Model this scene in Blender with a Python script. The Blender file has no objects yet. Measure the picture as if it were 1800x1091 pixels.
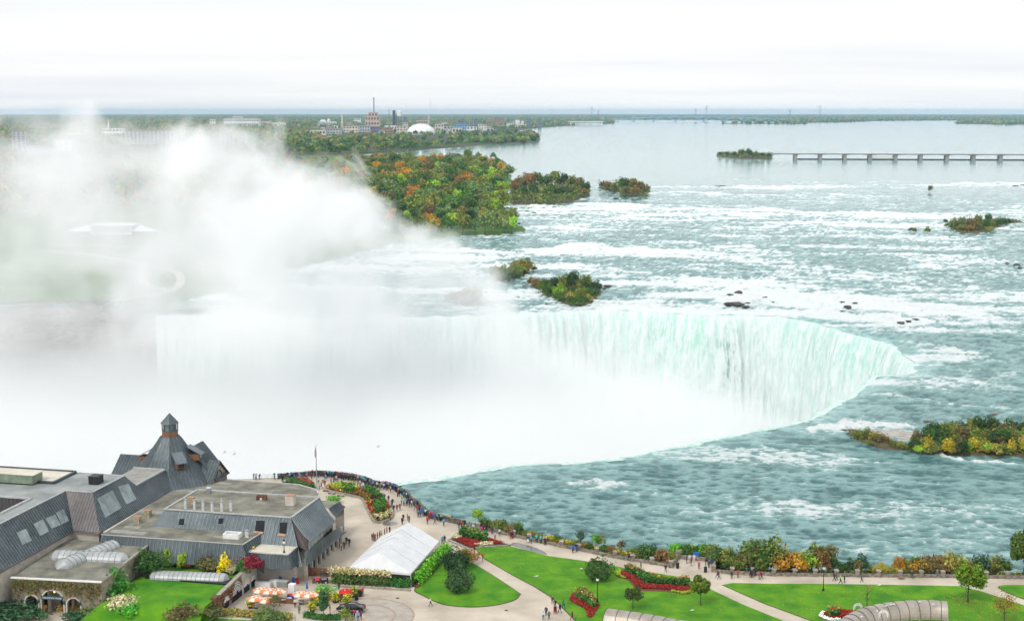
import bpy, bmesh, math, random
import numpy as np
from mathutils import Vector, Matrix, Quaternion
R = math.radians
SC = bpy.context.scene
COL = SC.collection

# ------------------------------------------------------------------ camera
CAMZ, FPX, CX, CY, YH = 86.0, 2400.0, 900.0, 545.5, 196.0
TH = math.atan((CY - YH) / FPX)
CT, ST = math.cos(TH), math.sin(TH)
cd = bpy.data.cameras.new('camera'); cam = bpy.data.objects.new('camera', cd); COL.objects.link(cam)
cam.location = (0, 0, CAMZ); cam.rotation_euler = (math.pi/2 - TH, 0, 0)
cd.sensor_fit = 'HORIZONTAL'; cd.sensor_width = 36.0; cd.lens = 36.0 * FPX / 1800.0
cd.clip_start = 1.0; cd.clip_end = 120000.0
SC.camera = cam

# ------------------------------------------------------------------ world, sun, exposure
SUN_EL, SUN_AZ = 48.0, 215.0     # azimuth clockwise from +Y: behind and left of the camera
w = bpy.data.worlds.new('World'); SC.world = w; w.use_nodes = True
nt = w.node_tree; N = nt.nodes; L = nt.links
for n in list(N): N.remove(n)
out = N.new('ShaderNodeOutputWorld'); bg = N.new('ShaderNodeBackground'); L.new(bg.outputs[0], out.inputs[0])
bg.inputs[1].default_value = 0.1
sky = N.new('ShaderNodeTexSky'); sky.sky_type = 'NISHITA'; sky.sun_disc = False
sky.sun_elevation = R(SUN_EL); sky.sun_rotation = R(SUN_AZ); sky.air_density = 1.0; sky.dust_density = 2.0; sky.ozone_density = 1.5
tc = N.new('ShaderNodeTexCoord'); sep = N.new('ShaderNodeSeparateXYZ'); L.new(tc.outputs['Generated'], sep.inputs[0])
az = N.new('ShaderNodeMath'); az.operation = 'ABSOLUTE'; L.new(sep.outputs[2], az.inputs[0])
ad = N.new('ShaderNodeMath'); ad.operation = 'ADD'; ad.inputs[1].default_value = 0.06; L.new(az.outputs[0], ad.inputs[0])
dx = N.new('ShaderNodeMath'); dx.operation = 'DIVIDE'; L.new(sep.outputs[0], dx.inputs[0]); L.new(ad.outputs[0], dx.inputs[1])
dy = N.new('ShaderNodeMath'); dy.operation = 'DIVIDE'; L.new(sep.outputs[1], dy.inputs[0]); L.new(ad.outputs[0], dy.inputs[1])
cmb = N.new('ShaderNodeCombineXYZ'); L.new(dx.outputs[0], cmb.inputs[0]); L.new(dy.outputs[0], cmb.inputs[1])
mp = N.new('ShaderNodeMapping'); mp.inputs['Scale'].default_value = (0.20, 0.42, 1); mp.inputs['Location'].default_value = (3.1, 1.7, 0)
mp.inputs['Rotation'].default_value = (0, 0, R(5)); L.new(cmb.outputs[0], mp.inputs[0])
cn = N.new('ShaderNodeTexNoise'); cn.inputs['Scale'].default_value = 0.9; cn.inputs['Detail'].default_value = 6; cn.inputs['Roughness'].default_value = 0.55
cn.inputs['Distortion'].default_value = 0.3; L.new(mp.outputs[0], cn.inputs[0])
cr = N.new('ShaderNodeValToRGB'); e = cr.color_ramp.elements
e[0].position = 0.30; e[0].color = (0.775, 0.795, 0.83, 1); e[1].position = 0.60; e[1].color = (0.90, 0.895, 0.885, 1)
L.new(cn.outputs[0], cr.inputs[0])
cs = N.new('ShaderNodeMixRGB'); cs.blend_type = 'MULTIPLY'; cs.inputs[0].default_value = 1.0; cs.inputs[2].default_value = (10, 10, 10, 1); L.new(cr.outputs[0], cs.inputs[1])
mixc = N.new('ShaderNodeMixRGB'); mixc.inputs[0].default_value = 0.9
L.new(sky.outputs[0], mixc.inputs[1]); L.new(cs.outputs[0], mixc.inputs[2]); L.new(mixc.outputs[0], bg.inputs[0])

sd = bpy.data.lights.new('sun', 'SUN'); sun = bpy.data.objects.new('sun', sd); COL.objects.link(sun)
sd.energy = 1.5; sd.angle = R(14); sd.color = (1.0, 0.965, 0.91)
sdir = Vector((math.sin(R(SUN_AZ))*math.cos(R(SUN_EL)), math.cos(R(SUN_AZ))*math.cos(R(SUN_EL)), math.sin(R(SUN_EL))))
sun.rotation_euler = (-sdir).to_track_quat('-Z', 'Y').to_euler(); sun.location = (0, 0, 300)

vs = SC.view_settings; vs.view_transform = 'Standard'; vs.look = 'None'; vs.exposure = 0.3; vs.gamma = 1.0
SC.render.engine = 'CYCLES'
cy = SC.cycles
cy.use_denoising = True
cy.max_bounces = 13; cy.diffuse_bounces = 2; cy.glossy_bounces = 2; cy.transmission_bounces = 3; cy.transparent_max_bounces = 8
cy.volume_bounces = 11; cy.volume_step_rate = 1.0; cy.volume_max_steps = 256
cy.caustics_reflective = False; cy.caustics_refractive = False
cy.use_adaptive_sampling = True; cy.adaptive_threshold = 0.03

# ------------------------------------------------------------------ pixel -> place
def zr(Y):
    """river level: the rapids climb about 12 m upstream of the brink"""
    t = min(1.0, max(0.0, (Y - 600.0) / 900.0)); t = t*t*(3 - 2*t)
    return -3.0 + 12.0 * t
def W(u, v, z=0.0):
    a = (u - CX) / FPX; b = (CY - v) / FPX
    d = (a, CT + b*ST, -ST + b*CT); t = (z - CAMZ) / d[2]
    return Vector((d[0]*t, d[1]*t, z))
def WR(u, v, dz=0.0):
    z = 0.0
    for k in range(40):
        p = W(u, v, z + dz); z = z + 0.6*(zr(p.y) - z)
    return W(u, v, z + dz)
def PX(p):
    x, y, z = p[0], p[1], p[2] - CAMZ
    dep = y*CT - z*ST; up = y*ST + z*CT
    return (CX + FPX*x/dep, CY - FPX*up/dep)

# ------------------------------------------------------------------ noise in numpy
def _hash(ix, iy, seed):
    h = (ix.astype(np.int64)*374761393 + iy.astype(np.int64)*668265263 + seed*1442695041) & 0xFFFFFFFF
    h = ((h ^ (h >> 13)) * 1274126177) & 0xFFFFFFFF
    return ((h ^ (h >> 16)) & 0xFFFF) / 65535.0
def vnoise(x, y, seed=0):
    ix = np.floor(x); iy = np.floor(y); fx = x-ix; fy = y-iy
    fx = fx*fx*fx*(fx*(fx*6-15)+10); fy = fy*fy*fy*(fy*(fy*6-15)+10)
    a = _hash(ix, iy, seed); b = _hash(ix+1, iy, seed); c = _hash(ix, iy+1, seed); d = _hash(ix+1, iy+1, seed)
    return (a*(1-fx)+b*fx)*(1-fy) + (c*(1-fx)+d*fx)*fy
def fbm(x, y, seed=0, oct=4, rough=0.5):
    s = 0; a = 1; tot = 0
    for o in range(oct):
        s = s + a*vnoise(x*2**o + 17.3*o, y*2**o + 5.1*o, seed+o); tot += a; a *= rough
    return s/tot
def sstep(a, b, x):
    t = np.clip((x-a)/(b-a), 0, 1); return t*t*(3-2*t)

# ------------------------------------------------------------------ materials
MATS = {}
def newmat(name):
    m = bpy.data.materials.new(name); m.use_nodes = True; MATS[name] = m
    nt = m.node_tree; p = nt.nodes['Principled BSDF']
    return m, nt, p
def nd(nt, typ, **kw):
    n = nt.nodes.new(typ)
    for k, v in kw.items():
        if k.startswith('i_'):
            key = k[2:]; key = int(key) if key.isdigit() else key.replace('_', ' ')
            n.inputs[key].default_value = v
        else: setattr(n, k, v)
    return n
def pm(name, col, rough=0.8, var=0.18, scale=1.0, bump=0.0, metal=0.0, col2=None, stretch=(1, 1, 1), spec=0.3, lo=0.35, hi=0.65, detail=5, objvar=0.0, coords='Object'):
    """procedural surface: two tones mixed by noise, optional relief and a per-object tone shift"""
    m, nt, p = newmat(name); Lk = nt.links
    tc = nd(nt, 'ShaderNodeTexCoord'); mp = nd(nt, 'ShaderNodeMapping'); mp.inputs['Scale'].default_value = stretch
    Lk.new(tc.outputs[coords], mp.inputs[0])
    nz = nd(nt, 'ShaderNodeTexNoise', i_Scale=scale, i_Detail=detail, i_Roughness=0.6); Lk.new(mp.outputs[0], nz.inputs[0])
    cr = nd(nt, 'ShaderNodeValToRGB'); e = cr.color_ramp.elements
    c2 = col2 if col2 else tuple(min(1, c*(1+var)) for c in col); c1 = col if col2 else tuple(c*(1-var) for c in col)
    e[0].position = lo; e[0].color = (*c1, 1); e[1].position = hi; e[1].color = (*c2, 1); Lk.new(nz.outputs[0], cr.inputs[0])
    o = cr.outputs[0]
    if objvar:
        oi = nd(nt, 'ShaderNodeObjectInfo'); mr = nd(nt, 'ShaderNodeMapRange'); mr.inputs[3].default_value = 1-objvar; mr.inputs[4].default_value = 1+objvar
        Lk.new(oi.outputs['Random'], mr.inputs[0]); mx = nd(nt, 'ShaderNodeMixRGB', blend_type='MULTIPLY'); mx.inputs[0].default_value = 1
        Lk.new(o, mx.inputs[1]); Lk.new(mr.outputs[0], mx.inputs[2]); o = mx.outputs[0]
    Lk.new(o, p.inputs['Base Color'])
    p.inputs['Roughness'].default_value = rough; p.inputs['Metallic'].default_value = metal; p.inputs['Specular IOR Level'].default_value = spec
    if bump:
        bp = nd(nt, 'ShaderNodeBump', i_Strength=bump, i_Distance=0.1); Lk.new(nz.outputs[0], bp.inputs['Height']); Lk.new(bp.outputs[0], p.inputs['Normal'])
    return m

# ------------------------------------------------------------------ mesh helpers
class MB:
    """collects faces in world coordinates; build() links them as ONE mesh object"""
    def __init__(s): s.v = []; s.f = []; s.m = []
    def add(s, vs, fs, mi=0):
        o = len(s.v); s.v += [tuple(x) for x in vs]; s.f += [tuple(i+o for i in f) for f in fs]; s.m += [mi]*len(fs); return s
    def quad(s, a, b, c, d, mi=0): return s.add([a, b, c, d], [(0, 1, 2, 3)], mi)
    def poly(s, pts, mi=0): return s.add(pts, [tuple(range(len(pts)))], mi)
    def box(s, c, d, rz=0.0, mi=0):
        cx, cy, cz = c; hx, hy, hz = d[0]/2, d[1]/2, d[2]/2; co, si = math.cos(rz), math.sin(rz)
        vs = []
        for z in (-hz, hz):
            for x, y in ((-hx, -hy), (hx, -hy), (hx, hy), (-hx, hy)): vs.append((cx+x*co-y*si, cy+x*si+y*co, cz+z))
        return s.add(vs, [(3, 2, 1, 0), (4, 5, 6, 7), (0, 1, 5, 4), (1, 2, 6, 5), (2, 3, 7, 6), (3, 0, 4, 7)], mi)
    def prism(s, pts, z0, z1, mi=0, top=True, bot=True):
        n = len(pts); a = sum(pts[i][0]*pts[(i+1) % n][1]-pts[(i+1) % n][0]*pts[i][1] for i in range(n))
        if a < 0: pts = pts[::-1]
        g0 = (lambda i: z0[i]) if hasattr(z0, '__len__') else (lambda i: z0)
        vs = [(p[0], p[1], z0) for p in pts] + [(p[0], p[1], z1) for p in pts]
        fs = [(i, (i+1) % n, n+(i+1) % n, n+i) for i in range(n)]
        if top: fs.append(tuple(range(n, 2*n)))
        if bot: fs.append(tuple(range(n-1, -1, -1)))
        return s.add(vs, fs, mi)
    def frustum(s, lo, hi, mi=0, cap=True):
        n = len(lo); fs = [(i, (i+1) % n, n+(i+1) % n, n+i) for i in range(n)]
        if cap: fs.append(tuple(range(n, 2*n)))
        return s.add(list(lo)+list(hi), fs, mi)
    def tube(s, pts, r, n=6, mi=0, cap=True):
        pts = [Vector(p) for p in pts]; rs = r if hasattr(r, '__len__') else [r]*len(pts); vs = []
        prev = None
        for i, p in enumerate(pts):
            d = (pts[min(i+1, len(pts)-1)] - pts[max(i-1, 0)]).normalized()
            up = Vector((0, 0, 1)) if abs(d.z) < 0.95 else Vector((1, 0, 0))
            if prev is not None and abs(prev.dot(d)) < 0.98: up = prev
            x = d.cross(up).normalized(); y = x.cross(d).normalized(); prev = y
            for k in range(n):
                a = 2*math.pi*k/n; q = p + (x*math.cos(a)+y*math.sin(a))*rs[i]; vs.append(tuple(q))
        fs = []
        for i in range(len(pts)-1):
            for k in range(n): fs.append((i*n+k, i*n+(k+1) % n, (i+1)*n+(k+1) % n, (i+1)*n+k))
        if cap: fs.append(tuple(range(n-1, -1, -1))); fs.append(tuple((len(pts)-1)*n+k for k in range(n)))
        return s.add(vs, fs, mi)
    def lathe(s, c, prof, n=12, mi=0):
        cx, cy, cz = c; vs = []; fs = []
        for r, z in prof:
            for k in range(n): a = 2*math.pi*k/n; vs.append((cx+r*math.cos(a), cy+r*math.sin(a), cz+z))
        for i in range(len(prof)-1):
            for k in range(n): fs.append((i*n+k, i*n+(k+1) % n, (i+1)*n+(k+1) % n, (i+1)*n+k))
        if prof[0][0] > 1e-4: fs.append(tuple(range(n-1, -1, -1)))
        if prof[-1][0] > 1e-4: fs.append(tuple((len(prof)-1)*n+k for k in range(n)))
        return s.add(vs, fs, mi)
    def build(s, name, mats, parent=None, smooth=False, world=True):
        me = bpy.data.meshes.new(name); off = Vector((0, 0, 0)); rz = 0.0
        V = s.v
        if parent is not None and world:
            root = parent
            loc = Vector((0, 0, 0)); q = parent
            while q is not None: loc += Vector(q.location); q = q.parent
            V = [(x-loc.x, y-loc.y, z-loc.z) for x, y, z in V]
        me.from_pydata(V, [], s.f)
        if not isinstance(mats, (list, tuple)): mats = [mats]
        for m in mats: me.materials.append(MATS[m] if isinstance(m, str) else m)
        if any(s.m): me.polygons.foreach_set('material_index', s.m)
        if smooth: me.polygons.foreach_set('use_smooth', [True]*len(me.polygons))
        me.update()
        o = bpy.data.objects.new(name, me); COL.objects.link(o); o.parent = parent
        return o
def tag(o, label=None, cat=None, group=None, kind=None):
    if label: o['label'] = label
    if cat: o['category'] = cat
    if group: o['group'] = group
    if kind: o['kind'] = kind
    return o
def empty(name, loc, label=None, cat=None, group=None, rz=0.0):
    o = bpy.data.objects.new(name, None); COL.objects.link(o); o.location = loc; o.rotation_euler = (0, 0, rz); o.empty_display_size = 0.2
    return tag(o, label, cat, group)
def copy_tree(o, parent=None):
    c = o.copy(); COL.objects.link(c); c.parent = parent
    for ch in o.children: copy_tree(ch, c)
    return c
def place(o, loc, rz=0.0, sc=1.0, label=None, group=None):
    o.location = loc; o.rotation_euler = (0, 0, rz); o.scale = (sc, sc, sc) if not hasattr(sc, '__len__') else sc
    if label: o['label'] = label
    if group: o['group'] = group
    return o
def npmesh(name, V, F, mats, smooth=True, attrs=None, uv=None, parent=None):
    me = bpy.data.meshes.new(name)
    V = np.asarray(V, dtype=np.float32); F = np.asarray(F, dtype=np.int32); k = F.shape[1]
    me.vertices.add(len(V)); me.vertices.foreach_set('co', V.ravel())
    me.loops.add(F.size); me.loops.foreach_set('vertex_index', F.ravel())
    me.polygons.add(len(F)); me.polygons.foreach_set('loop_start', np.arange(0, F.size, k, dtype=np.int32))
    me.update(calc_edges=True)
    if smooth: me.polygons.foreach_set('use_smooth', np.ones(len(F), dtype=bool))
    for an, av in (attrs or {}).items():
        a = me.attributes.new(an, 'FLOAT', 'POINT'); a.data.foreach_set('value', np.asarray(av, dtype=np.float32))
    if uv is not None:
        ul = me.uv_layers.new(name='UVMap'); ul.data.foreach_set('uv', np.asarray(uv, dtype=np.float32)[F.ravel()].ravel())
    for m in (mats if isinstance(mats, (list, tuple)) else [mats]): me.materials.append(MATS[m] if isinstance(m, str) else m)
    o = bpy.data.objects.new(name, me); COL.objects.link(o); o.parent = parent
    return o
def inpoly(px, py, poly):
    """vectorised point in polygon"""
    c = np.zeros(px.shape, dtype=bool); n = len(poly)
    for i in range(n):
        x1, y1 = poly[i][0], poly[i][1]; x2, y2 = poly[(i+1) % n][0], poly[(i+1) % n][1]
        if y1 == y2: continue
        c ^= ((y1 > py) != (y2 > py)) & (px < (x2-x1)*(py-y1)/(y2-y1)+x1)
    return c
def nearest(px, py, poly, closed=True):
    """distance to and nearest point on a polyline"""
    best = np.full(px.shape, 1e18); bx = np.zeros(px.shape); by = np.zeros(px.shape); n = len(poly)
    for i in range(n if closed else n-1):
        x1, y1 = poly[i][0], poly[i][1]; x2, y2 = poly[(i+1) % n][0], poly[(i+1) % n][1]
        ex, ey = x2-x1, y2-y1; t = np.clip(((px-x1)*ex+(py-y1)*ey)/(ex*ex+ey*ey+1e-12), 0, 1)
        qx, qy = x1+t*ex, y1+t*ey; d = (px-qx)**2+(py-qy)**2; k = d < best
        best = np.where(k, d, best); bx = np.where(k, qx, bx); by = np.where(k, qy, by)
    return np.sqrt(best), bx, by
def resample(pts, step):
    """evenly spaced Catmull-Rom through 2D points"""
    P = [np.array(p[:2], float) for p in pts]; P = [2*P[0]-P[1]] + P + [2*P[-1]-P[-2]]; o = []
    for i in range(1, len(P)-2):
        n = max(2, int(np.linalg.norm(P[i+1]-P[i])/step*3))
        for k in range(n):
            t = k/n; o.append(0.5*((2*P[i])+(P[i+1]-P[i-1])*t+(2*P[i-1]-5*P[i]+4*P[i+1]-P[i+2])*t*t+(3*P[i]-P[i-1]-3*P[i+1]+P[i+2])*t**3))
    o.append(P[-2]); o = np.array(o); d = np.r_[0, np.cumsum(np.linalg.norm(np.diff(o, axis=0), axis=1))]
    m = max(2, int(d[-1]/step)+1); s = np.linspace(0, d[-1], m)
    return np.c_[np.interp(s, d, o[:, 0]), np.interp(s, d, o[:, 1])]
rnd = random.Random(7)
# ================================================================== THE SETTING
# ------------------------------------------------------------------ outlines traced on the ground / river plane
CREST_PX = [(273, 553), (330, 551), (420, 552), (520, 556), (620, 557), (720, 556), (820, 553), (900, 549), (980, 546), (1050, 543), (1120, 545), (1170, 548), (1215, 551), (1262, 554), (1310, 553),
            (1360, 554), (1405, 560), (1455, 573), (1505, 588), (1555, 600), (1590, 622), (1612, 648), (1592, 658), (1545, 662), (1512, 690), (1470, 712), (1440, 728), (1400, 744), (1300, 762), (1200, 784),
            (1100, 802), (1000, 812), (900, 818), (800, 836), (735, 845), (690, 850)]
crest = resample([W(u, v, -3.0)[:2] for u, v in CREST_PX], 0.7)
_s = np.arange(len(crest))*0.7
_tan = np.gradient(crest, axis=0); _tan /= np.linalg.norm(_tan, axis=1)[:, None]
CN = np.c_[_tan[:, 1], -_tan[:, 0]]          # towards the gorge
jit = (fbm(_s/9.0, _s*0, 3, 3)-0.5)*3.2 + (fbm(_s/2.2, _s*0+4, 9, 2)-0.5)*0.8
jit *= np.clip(np.minimum(_s, _s[-1]-_s)/12.0, 0, 1)
crest = crest + CN*jit[:, None]
EDGE_PX = [(-700, 846), (300, 845), (420, 842), (450, 841), (482, 840), (520, 837), (560, 834), (608, 838), (643, 845), (661, 852), (690, 856)]
edge_l = [W(u, v, 0)[:2] for u, v in EDGE_PX]
GOAT_RIM = [(273, 553), (240, 537), (165, 533), (60, 536), (-120, 545), (-400, 560), (-800, 575)]
goat_rim = [W(u, v, -3)[:2] for u, v in GOAT_RIM]
GORGE = [tuple(p) for p in crest[::6]] + [tuple(p) for p in edge_l[::-1]] + [tuple(p) for p in goat_rim[::-1][:-1]]
GORGE_N = np.array(GORGE)

# ------------------------------------------------------------------ materials of the setting
def water_mat():
    m, nt, p = newmat('river_water'); Lk = nt.links
    tc = nd(nt, 'ShaderNodeTexCoord')
    fo = nd(nt, 'ShaderNodeAttribute', attribute_name='foam'); dp = nd(nt, 'ShaderNodeAttribute', attribute_name='tint'); fr = nd(nt, 'ShaderNodeAttribute', attribute_name='chop')
    mp = nd(nt, 'ShaderNodeMapping'); mp.inputs['Scale'].default_value = (0.65, 1.0, 1); mp.inputs['Rotation'].default_value = (0, 0, R(-10)); Lk.new(tc.outputs['Object'], mp.inputs[0])
    n1 = nd(nt, 'ShaderNodeTexNoise', i_Scale=0.55, i_Detail=7, i_Roughness=0.62, i_Distortion=0.6); Lk.new(mp.outputs[0], n1.inputs[0])
    n2 = nd(nt, 'ShaderNodeTexNoise', i_Scale=1.7, i_Detail=5, i_Roughness=0.7, i_Distortion=1.2); Lk.new(mp.outputs[0], n2.inputs[0])
    # foam: where the mask is high, broken into flecks by the noise
    a = nd(nt, 'ShaderNodeMath', operation='MULTIPLY_ADD'); a.inputs[1].default_value = 1.15; Lk.new(n1.outputs[0], a.inputs[0]); Lk.new(fo.outputs['Fac'], a.inputs[2])
    b = nd(nt, 'ShaderNodeMath', operation='MULTIPLY_ADD'); b.inputs[1].default_value = 0.55; Lk.new(n2.outputs[0], b.inputs[0]); Lk.new(a.outputs[0], b.inputs[2])
    mr = nd(nt, 'ShaderNodeMapRange', interpolation_type='SMOOTHSTEP'); mr.inputs[1].default_value = 1.17; mr.inputs[2].default_value = 1.52; Lk.new(b.outputs[0], mr.inputs[0])
    cw = nd(nt, 'ShaderNodeMixRGB'); cw.inputs[1].default_value = (0.032, 0.125, 0.125, 1); cw.inputs[2].default_value = (0.36, 0.62, 0.60, 1); Lk.new(dp.outputs['Fac'], cw.inputs[0])
    cf = nd(nt, 'ShaderNodeMixRGB'); cf.inputs[2].default_value = (0.78, 0.83, 0.83, 1); Lk.new(mr.outputs[0], cf.inputs[0]); Lk.new(cw.outputs[0], cf.inputs[1])
    Lk.new(cf.outputs[0], p.inputs['Base Color'])
    rr = nd(nt, 'ShaderNodeMapRange'); rr.inputs[3].default_value = 0.10; rr.inputs[4].default_value = 0.8; Lk.new(mr.outputs[0], rr.inputs[0]); Lk.new(rr.outputs[0], p.inputs['Roughness'])
    sp = nd(nt, 'ShaderNodeMapRange'); sp.inputs[3].default_value = 0.5; sp.inputs[4].default_value = 0.15; Lk.new(mr.outputs[0], sp.inputs[0]); Lk.new(sp.outputs[0], p.inputs['Specular IOR Level'])
    p.inputs['IOR'].default_value = 1.33
    h = nd(nt, 'ShaderNodeMath', operation='ADD'); Lk.new(n1.outputs[0], h.inputs[0]); h2 = nd(nt, 'ShaderNodeMath', operation='MULTIPLY'); h2.inputs[1].default_value = 0.45; Lk.new(n2.outputs[0], h2.inputs[0]); Lk.new(h2.outputs[0], h.inputs[1])
    bp = nd(nt, 'ShaderNodeBump', i_Distance=1.1); Lk.new(fr.outputs['Fac'], bp.inputs['Strength']); Lk.new(h.outputs[0], bp.inputs['Height']); Lk.new(bp.outputs[0], p.inputs['Normal'])
water_mat()
def falls_mat():
    m, nt, p = newmat('falling_water'); Lk = nt.links
    uv = nd(nt, 'ShaderNodeUVMap'); gr = nd(nt, 'ShaderNodeAttribute', attribute_name='green'); ro = nd(nt, 'ShaderNodeAttribute', attribute_name='rock')
    mp = nd(nt, 'ShaderNodeMapping'); mp.inputs['Scale'].default_value = (1.0, 0.10, 1); Lk.new(uv.outputs[0], mp.inputs[0])
    n1 = nd(nt, 'ShaderNodeTexNoise', i_Scale=0.55, i_Detail=8, i_Roughness=0.66, i_Distortion=0.35); Lk.new(mp.outputs[0], n1.inputs[0])
    mp2 = nd(nt, 'ShaderNodeMapping'); mp2.inputs['Scale'].default_value = (1.0, 0.3, 1); Lk.new(uv.outputs[0], mp2.inputs[0])
    n2 = nd(nt, 'ShaderNodeTexNoise', i_Scale=0.9, i_Detail=6, i_Roughness=0.7); Lk.new(mp2.outputs[0], n2.inputs[0])
    s = nd(nt, 'ShaderNodeMath', operation='MULTIPLY_ADD'); s.inputs[1].default_value = 0.75; Lk.new(n2.outputs[0], s.inputs[0]); Lk.new(n1.outputs[0], s.inputs[2])
    mr = nd(nt, 'ShaderNodeMapRange', interpolation_type='SMOOTHSTEP'); mr.inputs[1].default_value = 0.98; mr.inputs[2].default_value = 0.72; Lk.new(s.outputs[0], mr.inputs[0])
    g = nd(nt, 'ShaderNodeMath', operation='MULTIPLY'); Lk.new(mr.outputs[0], g.inputs[0]); Lk.new(gr.outputs['Fac'], g.inputs[1])
    c1 = nd(nt, 'ShaderNodeMixRGB'); c1.inputs[1].default_value = (0.73, 0.79, 0.79, 1); c1.inputs[2].default_value = (0.34, 0.68, 0.54, 1); Lk.new(g.outputs[0], c1.inputs[0])
    q = nd(nt, 'ShaderNodeMapRange', interpolation_type='SMOOTHSTEP'); q.inputs[1].default_value = 0.88; q.inputs[2].default_value = 0.7; Lk.new(s.outputs[0], q.inputs[0])
    g2 = nd(nt, 'ShaderNodeMath', operation='MULTIPLY'); Lk.new(q.outputs[0], g2.inputs[0]); Lk.new(ro.outputs['Fac'], g2.inputs[1])
    c2 = nd(nt, 'ShaderNodeMixRGB'); c2.inputs[2].default_value = (0.09, 0.10, 0.11, 1); Lk.new(g2.outputs[0], c2.inputs[0]); Lk.new(c1.outputs[0], c2.inputs[1])
    Lk.new(c2.outputs[0], p.inputs['Base Color']); p.inputs['Roughness'].default_value = 0.55; p.inputs['Specular IOR Level'].default_value = 0.3
    bp = nd(nt, 'ShaderNodeBump', i_Distance=1.6, i_Strength=0.38); Lk.new(s.outputs[0], bp.inputs['Height']); Lk.new(bp.outputs[0], p.inputs['Normal'])
falls_mat()
pm('pool_foam', (0.45, 0.58, 0.57), 0.6, col2=(0.75, 0.79, 0.79), scale=0.06, detail=6, bump=0.3)
pm('cliff_rock', (0.20, 0.195, 0.18), 0.95, col2=(0.40, 0.385, 0.35), scale=0.35, stretch=(1, 1, 2.5), bump=0.6)
pm('wet_rock', (0.045, 0.042, 0.038), 0.55, col2=(0.13, 0.11, 0.09), scale=1.2, bump=0.5, objvar=0.3)
pm('island_soil', (0.07, 0.065, 0.04), 0.95, col2=(0.15, 0.12, 0.075), scale=0.4, bump=0.4)
pm('gravel_bar', (0.30, 0.27, 0.23), 0.9, col2=(0.50, 0.47, 0.43), scale=0.6, bump=0.4)
pm('meadow', (0.05, 0.13, 0.03), 0.95, col2=(0.11, 0.2, 0.05), scale=0.06, detail=8)
pm('farland', (0.03, 0.06, 0.02), 0.95, col2=(0.10, 0.10, 0.04), scale=0.004, detail=10, lo=0.38, hi=0.62)

# ------------------------------------------------------------------ polar sheets (finer towards the viewer, like any terrain level of detail)
def polar(a0, a1, na, radii):
    A = np.radians(np.linspace(a0, a1, na)); RR, AA = np.meshgrid(radii, A, indexing='ij')
    X = (RR*np.sin(AA)).ravel(); Y = (RR*np.cos(AA)).ravel(); nr = len(radii)
    i = np.arange((nr-1)*na).reshape(nr-1, na)[:, :-1].ravel()
    F = np.c_[i, i+1, i+na+1, i+na]
    return X, Y, F
def zrv(Y):
    t = np.clip((Y-600)/900, 0, 1); return -3.0+12.0*t*t*(3-2*t)

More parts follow.
